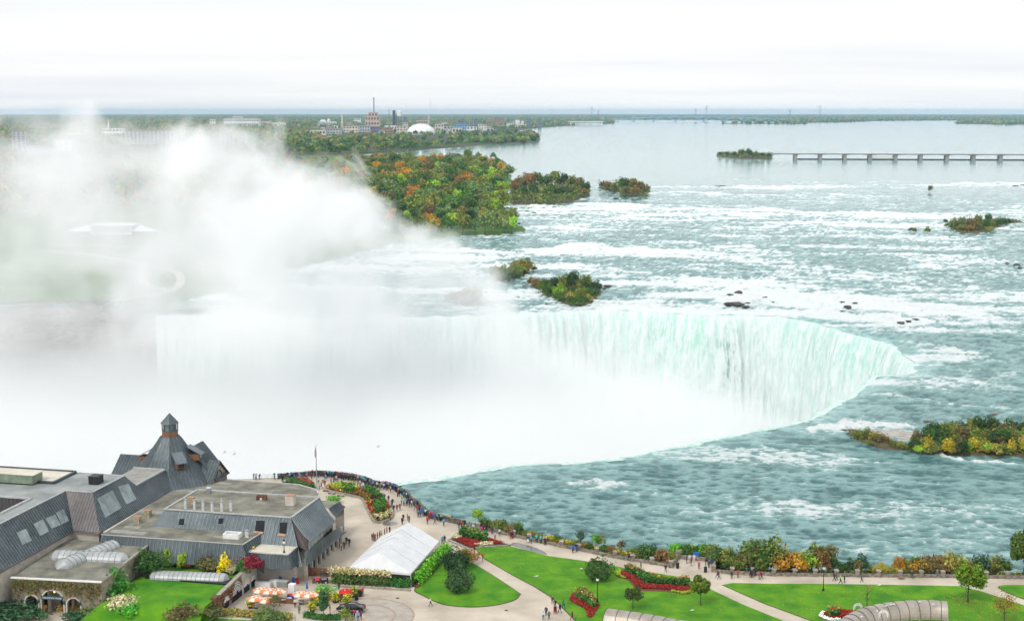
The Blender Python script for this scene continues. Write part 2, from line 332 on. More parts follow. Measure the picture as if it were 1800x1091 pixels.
# ------------------------------------------------------------------ river
def bandmask(X, Y, px, width, wx, wy):
    """foam of a ledge: sharp on its upstream edge, trailing off downstream; px = image points on the river, width in metres"""
    pts = [WR(u, v)[:2] for u, v in px]; d, qx, qy = nearest(X+wx, Y+wy, pts, closed=False); down = (Y+wy) < qy
    return np.where(down, np.exp(-(d/(width*1.5))**1.3), np.exp(-(d/(width*0.22))**2))
def build_river():
    rad = np.concatenate([np.linspace(205, 400, 320), np.geomspace(400.6, 2400, 430), np.geomspace(2420, 36000, 80)])
    X, Y, F = polar(-30, 29, 560, rad)
    ins = inpoly(X, Y, GORGE_N); d, qx, qy = nearest(X, Y, GORGE_N)
    r = np.hypot(X, Y)
    cell = np.where(r < 400, 1.0, r*0.0048)
    snap = ins & (d < 2.5*np.maximum(cell, 1.0))
    keepv = ~ins | snap
    # waves: a choppy sea of ridged noise, longer in the rapids
    sx, sy = X*0.985-Y*0.17, X*0.17+Y*0.985
    wv = 1-np.abs(2*fbm(sx/3.6, sy/2.9, 11, 3, 0.6)-1)*1.7; wv2 = 1-np.abs(2*fbm(sx/10, sy/7, 21, 4, 0.6)-1)*1.6
    far = sstep(2300, 1500, r)
    rough_zone = sstep(1650, 1000, Y)*1.0
    # ledges of the rapids (image lines on the river plane)
    led = 0; wx = (fbm(X/60, Y/30, 91, 3)-0.5)*60; wy = (fbm(X/35+9, Y/60, 95, 4, 0.6)-0.5)*np.clip(Y/1000, 0.12, 1.3)*75
    for px, wd, am in [
        ([(870, 440), (930, 440), (1000, 436), (1080, 430), (1160, 437)], 20, 0.75), ([(1200, 425), (1300, 432), (1400, 436)], 14, 0.6),
        ([(940, 362), (1040, 362), (1150, 362), (1270, 366), (1400, 372), (1500, 378), (1640, 380)], 40, 0.62), ([(1080, 378), (1200, 374), (1320, 384), (1450, 392), (1600, 393)], 36, 0.5),
        ([(1120, 326), (1250, 327), (1330, 330), (1480, 326), (1620, 324), (1800, 322)], 30, 0.62), ([(1150, 337), (1300, 342), (1480, 344)], 26, 0.6), ([(1180, 313), (1300, 315), (1420, 322), (1560, 319)], 16, 0.4),
        ([(1370, 295), (1430, 294)], 10, 0.5), ([(1640, 390), (1720, 372), (1800, 360)], 40, 0.35),
        ([(960, 470), (1050, 470), (1180, 480), (1260, 490)], 22, 0.42), ([(1060, 492), (1150, 498), (1300, 500), (1420, 505), (1520, 512), (1600, 530)], 24, 0.5),
        ([(1050, 538), (1090, 532), (1120, 540)], 9, 1.0), ([(1100, 530), (1200, 545)], 8, 0.5), ([(1250, 520), (1330, 512), (1420, 520), (1520, 532), (1600, 545), (1690, 550)], 18, 0.85),
        ([(1240, 548), (1300, 546), (1380, 550)], 7, 0.95), ([(1440, 548), (1530, 560), (1640, 572)], 12, 0.75), ([(1530, 590), (1600, 612), (1700, 615)], 8, 0.55), ([(1600, 640), (1680, 655)], 6, 0.35),
        ([(1280, 470), (1380, 478), (1450, 490)], 14, 0.45), ([(1500, 470), (1590, 490), (1680, 500), (1790, 520)], 20, 0.35), ([(1640, 470), (1720, 465)], 10, 0.4),
        ([(1440, 748), (1460, 742), (1480, 748)], 4.5, 1.0), ([(1380, 752), (1430, 745)], 3, 0.7), ([(1490, 772), (1560, 792), (1640, 801), (1800, 812)], 1.4, 0.45), ([(1500, 745), (1600, 745)], 3, 0.4), ([(1580, 690), (1700, 706)], 4, 0.5), ([(1520, 662), (1600, 668), (1640, 680)], 4, 0.35),
        ([(905, 850), (960, 843), (1010, 850)], 4, 0.38), ([(1700, 905), (1760, 912), (1790, 925)], 3, 0.35), ([(1440, 815), (1520, 822), (1620, 840)], 5, 0.28), ([(880, 400), (940, 398), (1010, 405)], 16, 0.25), ([(700, 455), (860, 452)], 20, 0.6), ([(560, 500), (700, 510), (860, 505)], 25, 0.5), ([(880, 512), (960, 528)], 6, 0.5), ([(935, 470), (1000, 478), (1080, 485)], 8, 0.5)]:
        led = np.maximum(led, am*bandmask(X, Y, px, wd, wx, wy))
    led = led*(0.25+1.35*sstep(0.25, 0.75, fbm(sx/26, sy/11, 31, 4, 0.6)))*far
    amp = np.where(r < 420, 0.55, 0.55+0.35*rough_zone)
    amp = amp*(0.03+0.97*sstep(2000, 1000, r))
    z = zrv(Y) + amp*(0.75*wv+0.7*wv2-0.75) + 1.0*led*(0.3+wv)
    # smooth water drawn down towards the lip
    dl, _, _ = nearest(X, Y, crest[::4], closed=False)
    lip = np.exp(-(dl/5.0)**2); z = z*(1-lip) + lip*(-3.35+0.25*(wv2))
    patch = sstep(0.42, 0.75, fbm(sx/60, sy/22, 41, 4))
    caps = sstep(0.62, 0.98, 0.6*wv+0.55*wv2)
    foam = 0.25*caps + 0.36*patch*rough_zone + 0.98*led + 0.22*sstep(600, 760, Y)*rough_zone*caps
    foam = foam + 0.10*np.exp(-(dl/22)**2)*np.where(Y > 470, 1.0, 0.0)*(X < 90)
    foam = foam*np.clip(0.15+0.85*sstep(2500, 1500, Y), 0, 1)
    tint = np.clip(0.55*sstep(0.35, 1.0, 0.6*wv+0.5*wv2) + 0.6*led + 0.2*rough_zone*patch + 0.10 + 0.35*np.exp(-(dl/9)**2), 0, 1)  # wave light and shade put into colour, plus milky water at ledges and lip
    chop = np.clip(0.95*sstep(1500, 300, r)+0.03, 0, 1)
    X2 = np.where(snap, qx, X); Y2 = np.where(snap, qy, Y)
    z = np.where(snap, np.minimum(z, -3.3), z)
    F = F[keepv[F].all(axis=1)]
    used = np.zeros(len(X), bool); used[F.ravel()] = True; idx = np.cumsum(used)-1
    V = np.c_[X2, Y2, z][used]
    o = npmesh('river_water', V, idx[F], 'river_water', attrs={'foam': foam[used], 'tint': tint[used], 'chop': chop[used]})
    tag(o, kind='structure')
build_river()

# ------------------------------------------------------------------ the waterfall
def build_falls():
    n = len(crest); s = np.arange(n)*0.7; rows = 64; H = 52.0
    tt = np.linspace(0, 1, rows)**1.35
    # thickness of the sheet and how far it is thrown out
    thick = 0.5+fbm(s/14, s*0, 51, 3)
    CNs = CN
    V = []; UV = []; G = []; RK = []
    u_px = np.array([PX((p[0], p[1], -3.0))[0] for p in crest]); far_side = crest[:, 1] > 470
    gtop = np.interp(u_px, [250, 700, 900, 1050, 1120, 1180, 1235, 1290, 1350, 1420, 1620], [0.2, 0.2, 0.35, 0.35, 0.6, 1.0, 0.95, 0.4, 0.5, 0.9, 1.0])
    gtop = np.where(far_side, gtop, 0.9)
    rock = np.exp(-((u_px-1282)/16)**2)*far_side + 0.12*np.exp(-((u_px-1330)/80)**2)*far_side
    pleat = 1-np.abs(2*fbm(s/4.2, s*0+2, 61, 4, 0.6)-1)*1.4
    for k, t in enumerate(tt):
        drop = H*t
        endf = np.clip(s/16.0, 0, 1)**0.6; d = -2.2 + 2.2*min(1, k/5) + (0.9+0.95*math.sqrt(max(drop, 0)))*(0.75+0.35*thick)*(0.25+0.75*endf) + pleat*(0.3+1.7*t)
        z = -3.28 - drop + 0*thick
        if k < 5: z = z*0 - 3.28 - 0.25*(k/5)**2
        ch = (fbm(s/1.6, s*0+drop/7.0, 71, 3)-0.5)*1.6*min(1, drop/6)
        V.append(np.c_[crest[:, 0]+CNs[:, 0]*(d+ch), crest[:, 1]+CNs[:, 1]*(d+ch), np.full(n, z) + (fbm(s/6, s*0+9, 81, 2)-0.5)*0.5*(k < 8)])
        UV.append(np.c_[s, np.full(n, drop)]); G.append(gtop*np.interp(drop, [0, 3, 10, 25, 52], [1, 1, 0.8, 0.45, 0.15])); RK.append(rock*np.interp(drop, [0, 5, 12, 26, 34, 52], [0, 0.2, 0.6, 0.6, 0.25, 0]))
    V = np.concatenate(V); UV = np.concatenate(UV); G = np.concatenate(G); RK = np.concatenate(RK)
    i = np.arange((rows-1)*n).reshape(rows-1, n)[:, :-1].ravel(); F = np.c_[i, i+n, i+n+1, i+1]
    o = npmesh('waterfall', V, F, 'falling_water', attrs={'green': G, 'rock': RK}, uv=UV)
    tag(o, kind='structure')
build_falls()
# pool at the foot
bm = MB(); bm.poly([(x, y, -55.2) for x, y in [(-420, 180), (200, 180), (200, 640), (-420, 640)]]); tag(bm.build('plunge_pool', 'pool_foam'), kind='structure')

# ------------------------------------------------------------------ land
def cliff_wall(name, line, ztop, zbot, mat, step=3.0, rough=2.2, lean=0.15):
    P = resample(line, step); n = len(P); T = np.gradient(P, axis=0); T /= np.linalg.norm(T, axis=1)[:, None]; Nn = np.c_[T[:, 1], -T[:, 0]]
    s = np.arange(n)*step; rows = 18; V = []
    for k in range(rows):
        t = k/(rows-1); z = ztop+(zbot-ztop)*t
        off = (fbm(s/11, s*0+z/9, 91, 4)-0.5)*2*rough*min(1, t*5) + lean*(ztop-z)*0.6 + (0.9*math.sin(z*0.55))*min(1, t*5)
        V.append(np.c_[P+Nn*off[:, None], np.full(n, z)])
    V = np.concatenate(V); i = np.arange((rows-1)*n).reshape(rows-1, n)[:, :-1].ravel()
    return tag(npmesh(name, V, np.c_[i, i+n, i+n+1, i+1], mat, smooth=False), kind='structure')
cliff_wall('gorge_cliff', [p for p in edge_l], 0.0, -56, 'cliff_rock')
cliff_wall('island_cliff', [p for p in goat_rim[::-1]][:-1]+[tuple(crest[6])], -1.5, -56, 'cliff_rock')

def land(name, poly, h, slope, cell, mat, bump=0.4, seed=5, lo=-1.5, gorge=False):
    """a piece of terrain rising out of the river inside an outline"""
    P = np.array([p[:2] for p in poly]); mn = P.min(0)-3*cell; mx = P.max(0)+3*cell
    xs = np.arange(mn[0], mx[0]+cell, cell); ys = np.arange(mn[1], mx[1]+cell, cell); X, Y = np.meshgrid(xs, ys); sh = X.shape; X = X.ravel(); Y = Y.ravel()
    ins = inpoly(X, Y, P); d, _, _ = nearest(X, Y, P); sd = np.where(ins, d, -d)
    wob = (fbm(X/(cell*3), Y/(cell*3), seed, 3)-0.5)*cell*1.6; sd = sd+wob
    z = zrv(Y)+np.clip(sd*slope, lo, h)+(fbm(X/(cell*2.5), Y/(cell*2.5), seed+7, 4)-0.5)*bump*(sd > -cell)
    keep = sd > -2.5*cell
    if gorge:
        gi = inpoly(X, Y, GORGE_N); gd, qx, qy = nearest(X, Y, GORGE_N); sn = gi & (gd < 1.8*cell); keep &= (~gi | sn); X = np.where(sn, qx, X); Y = np.where(sn, qy, Y)
        gd = np.where(gi, 0, gd); z = np.where(gd < 12, np.maximum(z, -1.2), z)
    i = np.arange(sh[0]*sh[1]).reshape(sh)[:-1, :-1].ravel(); F = np.c_[i, i+1, i+sh[1]+1, i+sh[1]]
    F = F[keep[F].all(axis=1)]; used = np.zeros(len(X), bool); used[F.ravel()] = True; idx = np.cumsum(used)-1
    return tag(npmesh(name, np.c_[X, Y, z][used], idx[F], mat), kind='structure')
GOAT_PX = [(273, 552), (330, 527), (420, 503), (560, 462), (700, 428), (800, 417), (850, 415), (905, 413), (924, 406), (905, 385), (886, 360), (890, 340), (897, 315), (893, 296), (860, 283), (760, 277), (640, 275), (300, 275), (-300, 278), (-800, 290)]
GOAT = [WR(u, v)[:2] for u, v in GOAT_PX] + [goat_rim[-1], goat_rim[-2], goat_rim[-3], goat_rim[-4], goat_rim[-5], goat_rim[-6]]
land('wooded_island_terrain', GOAT, 2.2, 0.35, 9.0, 'meadow', 0.5, gorge=True)
ISL = {}
def isl(key, px, h, cell, mat='island_soil', slope=0.5):
    ISL[key] = [WR(u, v)[:2] for u, v in px]; land('island_terrain', ISL[key], h, slope, cell, mat, 0.5, seed=len(ISL))
isl('sis1', [(896, 352), (905, 361), (960, 362), (1000, 357), (1036, 346), (1037, 335), (1000, 328), (940, 328), (900, 338)], 1.6, 5)
isl('sis2', [(1050, 330), (1068, 337), (1088, 340), (1090, 347), (1140, 345), (1144, 335), (1100, 326)], 1.4, 4)
isl('mist1', [(862, 490), (880, 498), (905, 492), (932, 480), (925, 471), (880, 480)], 1.2, 3)
isl('brink1', [(930, 503), (955, 520), (990, 534), (1018, 540), (1040, 535), (1056, 517), (1050, 503), (1000, 497), (960, 494)], 1.2, 2.5)
isl('dam1', [(1260, 275), (1300, 279), (1357, 280), (1357, 273), (1262, 271)], 2.0, 12)
isl('right1', [(1662, 402), (1690, 411), (1730, 410), (1765, 397), (1800, 390), (1760, 384), (1680, 394)], 1.0, 4)
isl('near1', [(1600, 776), (1640, 796), (1660, 801), (1800, 803), (2100, 800), (2100, 764), (1760, 758), (1640, 762)], 1.0, 1.2)
isl('near2', [(1486, 755), (1497, 772), (1540, 786), (1600, 794), (1630, 795), (1620, 788), (1560, 774), (1530, 760)], 0.9, 1.0)
isl('mist2', [(790, 520), (815, 540), (850, 538), (845, 515)], 1.2, 2.5)
ISL['bar'] = [WR(u, v)[:2] for u, v in [(1500, 752), (1540, 770), (1600, 780), (1640, 782), (1640, 765), (1580, 752)]]
land('gravel_bar', ISL['bar'], 0.35, 0.1, 1.2, 'gravel_bar', 0.35, seed=33, lo=-0.6)

MAIN_PX = [(-900, 292), (300, 282), (500, 279), (640, 271), (700, 268), (760, 262), (800, 259.5), (850, 255), (900, 252.5), (944, 250.5), (950, 245), (946, 239), (930, 233.5), (911, 229.5), (960, 224), (1003, 221), (1079, 217.8), (1083, 213.2), (1060, 209), (900, 206), (600, 203), (-900, 203)]
FARS_PX = [(980, 208.2), (1082, 211), (1250, 211.2), (1330, 214), (1417, 216), (1478, 215.6), (1550, 212.8), (1675, 212), (1800, 212), (2500, 212), (2500, 199), (-900, 199), (-900, 206)]
ISLC_PX = [(1676, 216), (1684, 218.5), (1900, 220), (2200, 219), (2200, 214), (1690, 214)]
SPIT_PX = [(1268, 217.9), (1420, 218.2), (1421, 216.8), (1340, 216.8), (1268, 217.4)]
LANDS = [[WR(u, v)[:2] for u, v in q] for q in (MAIN_PX, FARS_PX, ISLC_PX, SPIT_PX)]
def build_ground():
    X, Y, F = polar(-30, 29, 420, np.geomspace(1500, 36500, 220)); best = np.full(X.shape, -1e9)
    for P in LANDS:
        P = np.array(P); ins = inpoly(X, Y, P); d, _, _ = nearest(X, Y, P); best = np.maximum(best, np.where(ins, d, -d))
    z = 9.0+np.clip(best*0.12, -2.5, 2.5)
    hill = 22*np.exp(-(((X+3600)/1500)**2+((Y-8500)/900)**2)) ; z = z+hill
    keep = best > -250; F = F[keep[F].all(axis=1)]; used = np.zeros(len(X), bool); used[F.ravel()] = True; idx = np.cumsum(used)-1
    tag(npmesh('ground', np.c_[X, Y, z][used], idx[F], 'farland'), kind='structure')
build_ground()
# ================================================================== VEGETATION
def leaf_mat(name, transl=0.25, usecol=False):
    m, nt, p = newmat(name); Lk = nt.links
    lv = nd(nt, 'ShaderNodeAttribute', attribute_name='lv')
    if usecol: base = nd(nt, 'ShaderNodeAttribute', attribute_name='lc').outputs['Color']
    else: base = nd(nt, 'ShaderNodeObjectInfo').outputs['Color']
    hs = nd(nt, 'ShaderNodeHueSaturation'); Lk.new(base, hs.inputs['Color'])
    a = nd(nt, 'ShaderNodeMapRange'); a.inputs[3].default_value = 1.05; a.inputs[4].default_value = 2.65; Lk.new(lv.outputs['Fac'], a.inputs[0]); Lk.new(a.outputs[0], hs.inputs['Value'])
    fr = nd(nt, 'ShaderNodeMath', operation='FRACT'); ml = nd(nt, 'ShaderNodeMath', operation='MULTIPLY'); ml.inputs[1].default_value = 7.31; Lk.new(lv.outputs['Fac'], ml.inputs[0]); Lk.new(ml.outputs[0], fr.inputs[0])
    b = nd(nt, 'ShaderNodeMapRange'); b.inputs[3].default_value = 0.475; b.inputs[4].default_value = 0.525; Lk.new(fr.outputs[0], b.inputs[0]); Lk.new(b.outputs[0], hs.inputs['Hue'])
    Lk.new(hs.outputs[0], p.inputs['Base Color']); p.inputs['Roughness'].default_value = 0.7; p.inputs['Specular IOR Level'].default_value = 0.25
    tr = nd(nt, 'ShaderNodeBsdfTranslucent'); Lk.new(hs.outputs[0], tr.inputs[0]); mx = nd(nt, 'ShaderNodeMixShader'); mx.inputs[0].default_value = transl
    Lk.new(p.outputs[0], mx.inputs[1]); Lk.new(tr.outputs[0], mx.inputs[2]); Lk.new(mx.outputs[0], nt.nodes['Material Output'].inputs[0])
leaf_mat('leaves'); leaf_mat('bed_plants', 0.2, True)
pm('bark', (0.07, 0.055, 0.04), 0.95, col2=(0.16, 0.13, 0.10), scale=2.0, stretch=(1, 1, 0.3), bump=0.5)

def leaf_arrays(rs, C, NRM, size, aspect=1.5):
    """a small rhombic leaf spray at each centre, facing roughly along its normal"""
    n = len(C); rv = rs.normal(size=(n, 3)); Nn = NRM+0.75*rv; Nn /= np.linalg.norm(Nn, axis=1)[:, None]
    T = np.cross(Nn, rs.normal(size=(n, 3))); T /= np.linalg.norm(T, axis=1)[:, None]; B = np.cross(Nn, T)
    s = (size*rs.uniform(0.6, 1.35, n))[:, None] if not hasattr(size, 'shape') else (size*rs.uniform(0.7, 1.3, n))[:, None]
    fold = Nn*s*0.18
    V = np.stack([C-T*s*aspect*0.5, C-B*s*0.5+fold, C+T*s*aspect*0.5, C+B*s*0.5+fold], axis=1).reshape(-1, 3)
    F = np.arange(4*n).reshape(n, 4); lv = np.repeat(rs.uniform(0, 1, n), 4)
    return V, F, lv
def crown_points(rs, n, rx, ry, rz, zc, clumps=14, cr=0.42, flat=0.0, shell=0.6):
    """points and normals on many lumps spread through an ellipsoid"""
    d = rs.normal(size=(clumps, 3)); d /= np.linalg.norm(d, axis=1)[:, None]; d[:, 2] = np.where(d[:, 2] < -0.35, -d[:, 2]*0.5, d[:, 2])
    rad = rs.uniform(0.35, 0.78, clumps)[:, None]; cc = d*rad; k = rs.integers(0, clumps, n); crr = cr*rs.uniform(0.65, 1.25, clumps)
    q = rs.normal(size=(n, 3)); q /= np.linalg.norm(q, axis=1)[:, None]; rr = rs.uniform(shell, 1.0, n)[:, None]
    P = cc[k]+q*crr[k][:, None]*rr
    # stray sprigs break the outline
    st = rs.uniform(0, 1, n) < 0.06; P[st] *= rs.uniform(1.05, 1.22, st.sum())[:, None]
    NR = q*0.7+P*0.6+np.array([0, 0, 0.25])
    P = P*1.2; return P*np.array([rx, ry, rz])+np.array([0, 0, zc]), NR
def crown_mesh(name, seed, n, rx, ry, rz, zc, leaf, clumps=14, cr=0.42, mat='leaves', shell=0.6):
    rs = np.random.default_rng(seed); P, NR = crown_points(rs, n, rx, ry, rz, zc, clumps, cr, shell=shell); V, F, lv = leaf_arrays(rs, P, NR, leaf)
    o = npmesh(name, V, F, mat, smooth=False, attrs={'lv': lv}); return o
def trunk_mb(rs, h, r, crown_r, limbs=5, zc=None):
    mb = MB(); zc = zc or h*0.62
    bend = [rs.uniform(-0.04, 0.04)*h for _ in range(2)]
    mb.tube([(0, 0, -0.25), (bend[0]*0.3, bend[1]*0.3, h*0.25), (bend[0]*0.7, bend[1]*0.7, h*0.5), (bend[0], bend[1], h*0.85)], [r*1.25, r*0.95, r*0.7, r*0.18], 7)
    for k in range(limbs):
        a = 2*math.pi*k/limbs+rs.uniform(-0.4, 0.4); z0 = h*rs.uniform(0.28, 0.55); t = z0/(h*0.85)
        b = (bend[0]*t, bend[1]*t, z0); L_ = crown_r*rs.uniform(0.55, 0.85)
        mb.tube([b, (b[0]+L_*0.5*math.cos(a), b[1]+L_*0.5*math.sin(a), z0+L_*0.4), (b[0]+L_*math.cos(a), b[1]+L_*math.sin(a), z0+L_*0.95)], [r*0.45, r*0.3, r*0.08], 5)
    return mb
PROTO = {}
def tree_proto(key, seed, h, cr_x, cr_z, n, leaf, clumps=14, cr=0.42, tr=0.25, limbs=5, base=None, shell=0.6):
    """prototype meshes kept as data; make_tree() links objects that share them"""
    rs = np.random.default_rng(seed); zc = base if base is not None else h-cr_z*1.22
    c = crown_mesh('crown', seed, n, cr_x, cr_x*rs.uniform(0.88, 1.1), cr_z, zc, leaf, clumps, cr, shell=shell); t = trunk_mb(rs, h*0.92, tr, cr_x, limbs).build('trunk', 'bark', smooth=True)
    PROTO[key] = (c.data, t.data)
    bpy.data.objects.remove(c); bpy.data.objects.remove(t)
def make_tree(key, loc, col, label, group=None, sc=1.0, rz=None, name='tree', cat='tree', trunk=True, partnames=('crown', 'trunk')):
    r = empty(name, loc, label, cat, group, rz if rz is not None else rnd.uniform(0, 6.28)); r.scale = (sc, sc, sc) if not hasattr(sc, '__len__') else sc
    c = bpy.data.objects.new(partnames[0], PROTO[key][0]); COL.objects.link(c); c.parent = r; c.color = (*col, 1)
    if trunk: t = bpy.data.objects.new(partnames[1], PROTO[key][1]); COL.objects.link(t); t.parent = r
    return r
for k in range(5): tree_proto('wood%d' % k, 100+k, [19, 17, 21, 18, 16][k], [6.6, 7.4, 6.0, 6.8, 7.0][k], [7.5, 6.6, 8.6, 7.2, 6.4][k], 900, 1.15, 18, 0.36, 0.35)
for k in range(4): tree_proto('bush%d' % k, 130+k, [3.2, 2.8, 3.6, 2.4][k], [1.7, 2.1, 1.5, 1.9][k], [1.7, 1.5, 1.9, 1.3][k], 900, 0.26, 13, 0.42, 0.06, 6, base=[1.6, 1.3, 1.8, 1.2][k])
for k in range(2): tree_proto('whip%d' % k, 140+k, [5.2, 4.6][k], [1.3, 1.5][k], [2.2, 1.9][k], 520, 0.26, 16, 0.30, 0.06, 8, base=[3.0, 2.7][k])
tree_proto('round_bush', 150, 4.2, 2.75, 2.35, 5200, 0.26, 40, 0.33, 0.12, 6, base=1.75, shell=0.75)
tree_proto('lawn_tree', 151, 6.2, 2.5, 2.9, 3200, 0.34, 24, 0.36, 0.13, 7, base=3.9)
tree_proto('slim_tree', 152, 5.2, 1.5, 2.1, 2200, 0.30, 18, 0.40, 0.09, 6, base=3.3)
tree_proto('ball_tree', 153, 4.0, 1.35, 1.35, 1500, 0.24, 16, 0.42, 0.08, 5, base=2.7)
tree_proto('column_tree', 154, 5.4, 0.75, 2.4, 1600, 0.22, 16, 0.40, 0.06, 6, base=3.0)
tree_proto('bare_tree', 155, 5.2, 1.3, 1.9, 90, 0.16, 16, 0.42, 0.10, 9, base=3.3)
tree_proto('sparse_tree', 156, 5.6, 2.2, 2.4, 900, 0.17, 30, 0.36, 0.08, 11, base=3.2)
tree_proto('bank_tree', 157, 8.5, 3.4, 4.3, 4200, 0.40, 26, 0.36, 0.16, 7, base=4.3)
TONE = {'dark': (0.036, 0.076, 0.024), 'green': (0.050, 0.105, 0.022), 'olive': (0.12, 0.145, 0.030), 'pale': (0.13, 0.18, 0.06), 'yellow': (0.34, 0.28, 0.03), 'orange': (0.30, 0.165, 0.020),
        'rust': (0.17, 0.105, 0.032), 'brown': (0.125, 0.105, 0.042), 'gold': (0.21, 0.185, 0.04), 'red': (0.20, 0.02, 0.02), 'bright': (0.085, 0.24, 0.02), 'lime': (0.19, 0.30, 0.03), 'bluegreen': (0.04, 0.09, 0.05)}
TONEW = {'dark': 'dark green', 'green': 'mid green', 'olive': 'olive green', 'pale': 'pale green', 'yellow': 'bright yellow', 'orange': 'orange', 'rust': 'rust coloured', 'brown': 'brown', 'gold': 'golden', 'red': 'deep red', 'bright': 'fresh green', 'lime': 'lime green', 'bluegreen': 'blue-green'}
def vary(c, r=0.18): k = rnd.uniform(1-r, 1+r); return tuple(max(0, x*k*rnd.uniform(0.93, 1.07)) for x in c)

# ------------------------------------------------------------------ the wooded island behind the falls: trees one can tell apart
def goat_wood():
    seen = []
    # rows from the front of the wood to the back; image regions where crowns show
    poly = [(640, 358), (660, 395), (700, 418), (745, 416), (800, 414), (850, 414), (905, 411), (920, 403), (900, 383), (884, 362), (888, 338), (894, 318), (888, 300), (860, 292), (790, 290), (700, 286), (650, 290), (600, 330), (600, 350)]
    ys = [288, 292, 296.5, 301, 306, 311.5, 317, 323, 329.5, 336, 343, 350, 358, 366, 374.5, 383, 391.5, 399, 406, 411.5]
    P = np.array(poly, float)
    for j, y in enumerate(ys):
        t = WR(800, y).y; dxp = 12.2*FPX/t
        x = 585+(j % 2)*dxp*0.5
        while x < 925:
            xx = x+rnd.uniform(-0.32, 0.32)*dxp; yy = y+rnd.uniform(-1.6, 1.6)
            if inpoly(np.array([xx]), np.array([yy]), P)[0]: seen.append((xx, yy))
            x += dxp
    tones = ['dark', 'dark', 'green', 'green', 'green', 'olive', 'olive', 'olive', 'brown', 'rust', 'orange', 'pale', 'pale', 'green', 'lime', 'gold']
    for x, y in seen:
        t = rnd.choice(tones)
        if x > 830 and y > 350: t = rnd.choice(['gold', 'pale', 'pale', 'olive', 'lime', 'yellow', 'olive'])
        elif x < 760 and y < 330: t = rnd.choice(['orange', 'olive', 'olive', 'green', 'pale', 'green', 'rust', 'green'])
        p = WR(x, y, 0.8); TW = tuple(q*1.2 for q in TONE[t]); sc = rnd.uniform(0.85, 1.2)
        if y > 385: sc *= 0.72
        where = 'at the tip of the wooded island' if (x > 830 and y > 350) else ('in the back of the island wood' if y < 318 else 'in the front of the island wood')
        make_tree('wood%d' % rnd.randrange(5), p, vary(TW), '%s broadleaf tree %s' % (TONEW[t], where), 'trees on the wooded island', (sc*rnd.uniform(.95, 1.15), sc*rnd.uniform(.95, 1.15), sc), name='broadleaf_tree')
    return len(seen)
NG = goat_wood()
def island_trees(key, pts, label_place, grp, base=0.9):
    for (x, y, s, t) in pts:
        make_tree('wood%d' % rnd.randrange(5), WR(x, y, base), vary(TONE[t], 0.12), '%s tree %s' % (TONEW[t], label_place), grp, s, name='broadleaf_tree')
g1 = 'trees on the larger sister island'
island_trees('sis1', [(903, 343, .85, 'rust'), (915, 338, 1.0, 'brown'), (930, 333, 1.05, 'rust'), (945, 332, 1.0, 'olive'), (960, 333, .95, 'green'), (975, 334, 1.1, 'olive'), (990, 334, .95, 'dark'), (1005, 336, .9, 'olive'), (1018, 338, .85, 'brown'), (1029, 342, .7, 'dark'), (920, 350, .7, 'green'), (938, 348, .75, 'dark'), (955, 348, .7, 'pale'), (972, 349, .75, 'green'), (990, 349, .7, 'dark'), (1008, 348, .65, 'olive'), (1024, 346, .55, 'rust'), (905, 356, .45, 'olive'), (950, 358, .35, 'yellow'), (964, 358, .4, 'pale')], 'on the larger of the two sister islands', g1)
g2 = 'trees on the smaller sister island'
island_trees('sis2', [(1060, 334, .5, 'brown'), (1070, 335, .55, 'rust'), (1080, 337, .5, 'olive'), (1098, 338, .85, 'green'), (1112, 338, .8, 'gold'), (1126, 340, .7, 'rust'), (1136, 342, .5, 'brown'), (1100, 345, .55, 'brown'), (1116, 345, .55, 'rust')], 'on the smaller of the two sister islands', g2)
g3 = 'trees on the islet at the dam end'
island_trees('dam1', [(1266, 275, .45, 'dark'), (1278, 276, .55, 'dark'), (1290, 277, .6, 'dark'), (1303, 277, .85, 'olive'), (1316, 278, 1.0, 'dark'), (1328, 278, .75, 'olive'), (1340, 279, .6, 'dark'), (1351, 279, .55, 'dark'), (1297, 279, .55, 'olive'), (1334, 280, .5, 'olive')], 'on the islet where the gated dam ends', g3)
make_tree('wood2', WR(822, 292, 1), TONE['pale'], 'tallest pale loose-crowned tree rising above the island wood', None, (1.0, 1.0, 1.45), name='broadleaf_tree')
make_tree('wood0', WR(761, 291, 1), (0.3, 0.29, 0.16), 'cream coloured tree rising above the back of the island wood', None, (0.8, 0.8, 1.15), name='broadleaf_tree')
# shrubs of the low islands
def shrubs(pts, place_, grp, zoff=0.5, kind='bush', nm='shrub', lab='%s shrub %s'):
    for q in pts:
        x, y, s, t = q[:4]; s *= 1.3; key = '%s%d' % (kind, rnd.randrange(4 if kind == 'bush' else 2))
        make_tree(key, WR(x, y, zoff), vary(TONE[t], 0.14), lab % (TONEW[t], place_), grp, (s*rnd.uniform(.9, 1.2), s*rnd.uniform(.9, 1.2), s), name=nm, cat='shrub', partnames=('foliage', 'stems'))
shrubs([(868, 489, 1.3, 'pale'), (876, 491, 1.5, 'olive'), (886, 491, 1.6, 'pale'), (895, 488, 1.7, 'olive'), (904, 486, 1.8, 'pale'), (912, 482, 2.2, 'gold'), (920, 480, 1.9, 'green'), (926, 478, 1.6, 'dark'), (890, 495, 1.1, 'green'), (908, 490, 1.1, 'green')], 'on the islet half lost in spray', 'shrubs on the islet in the spray')
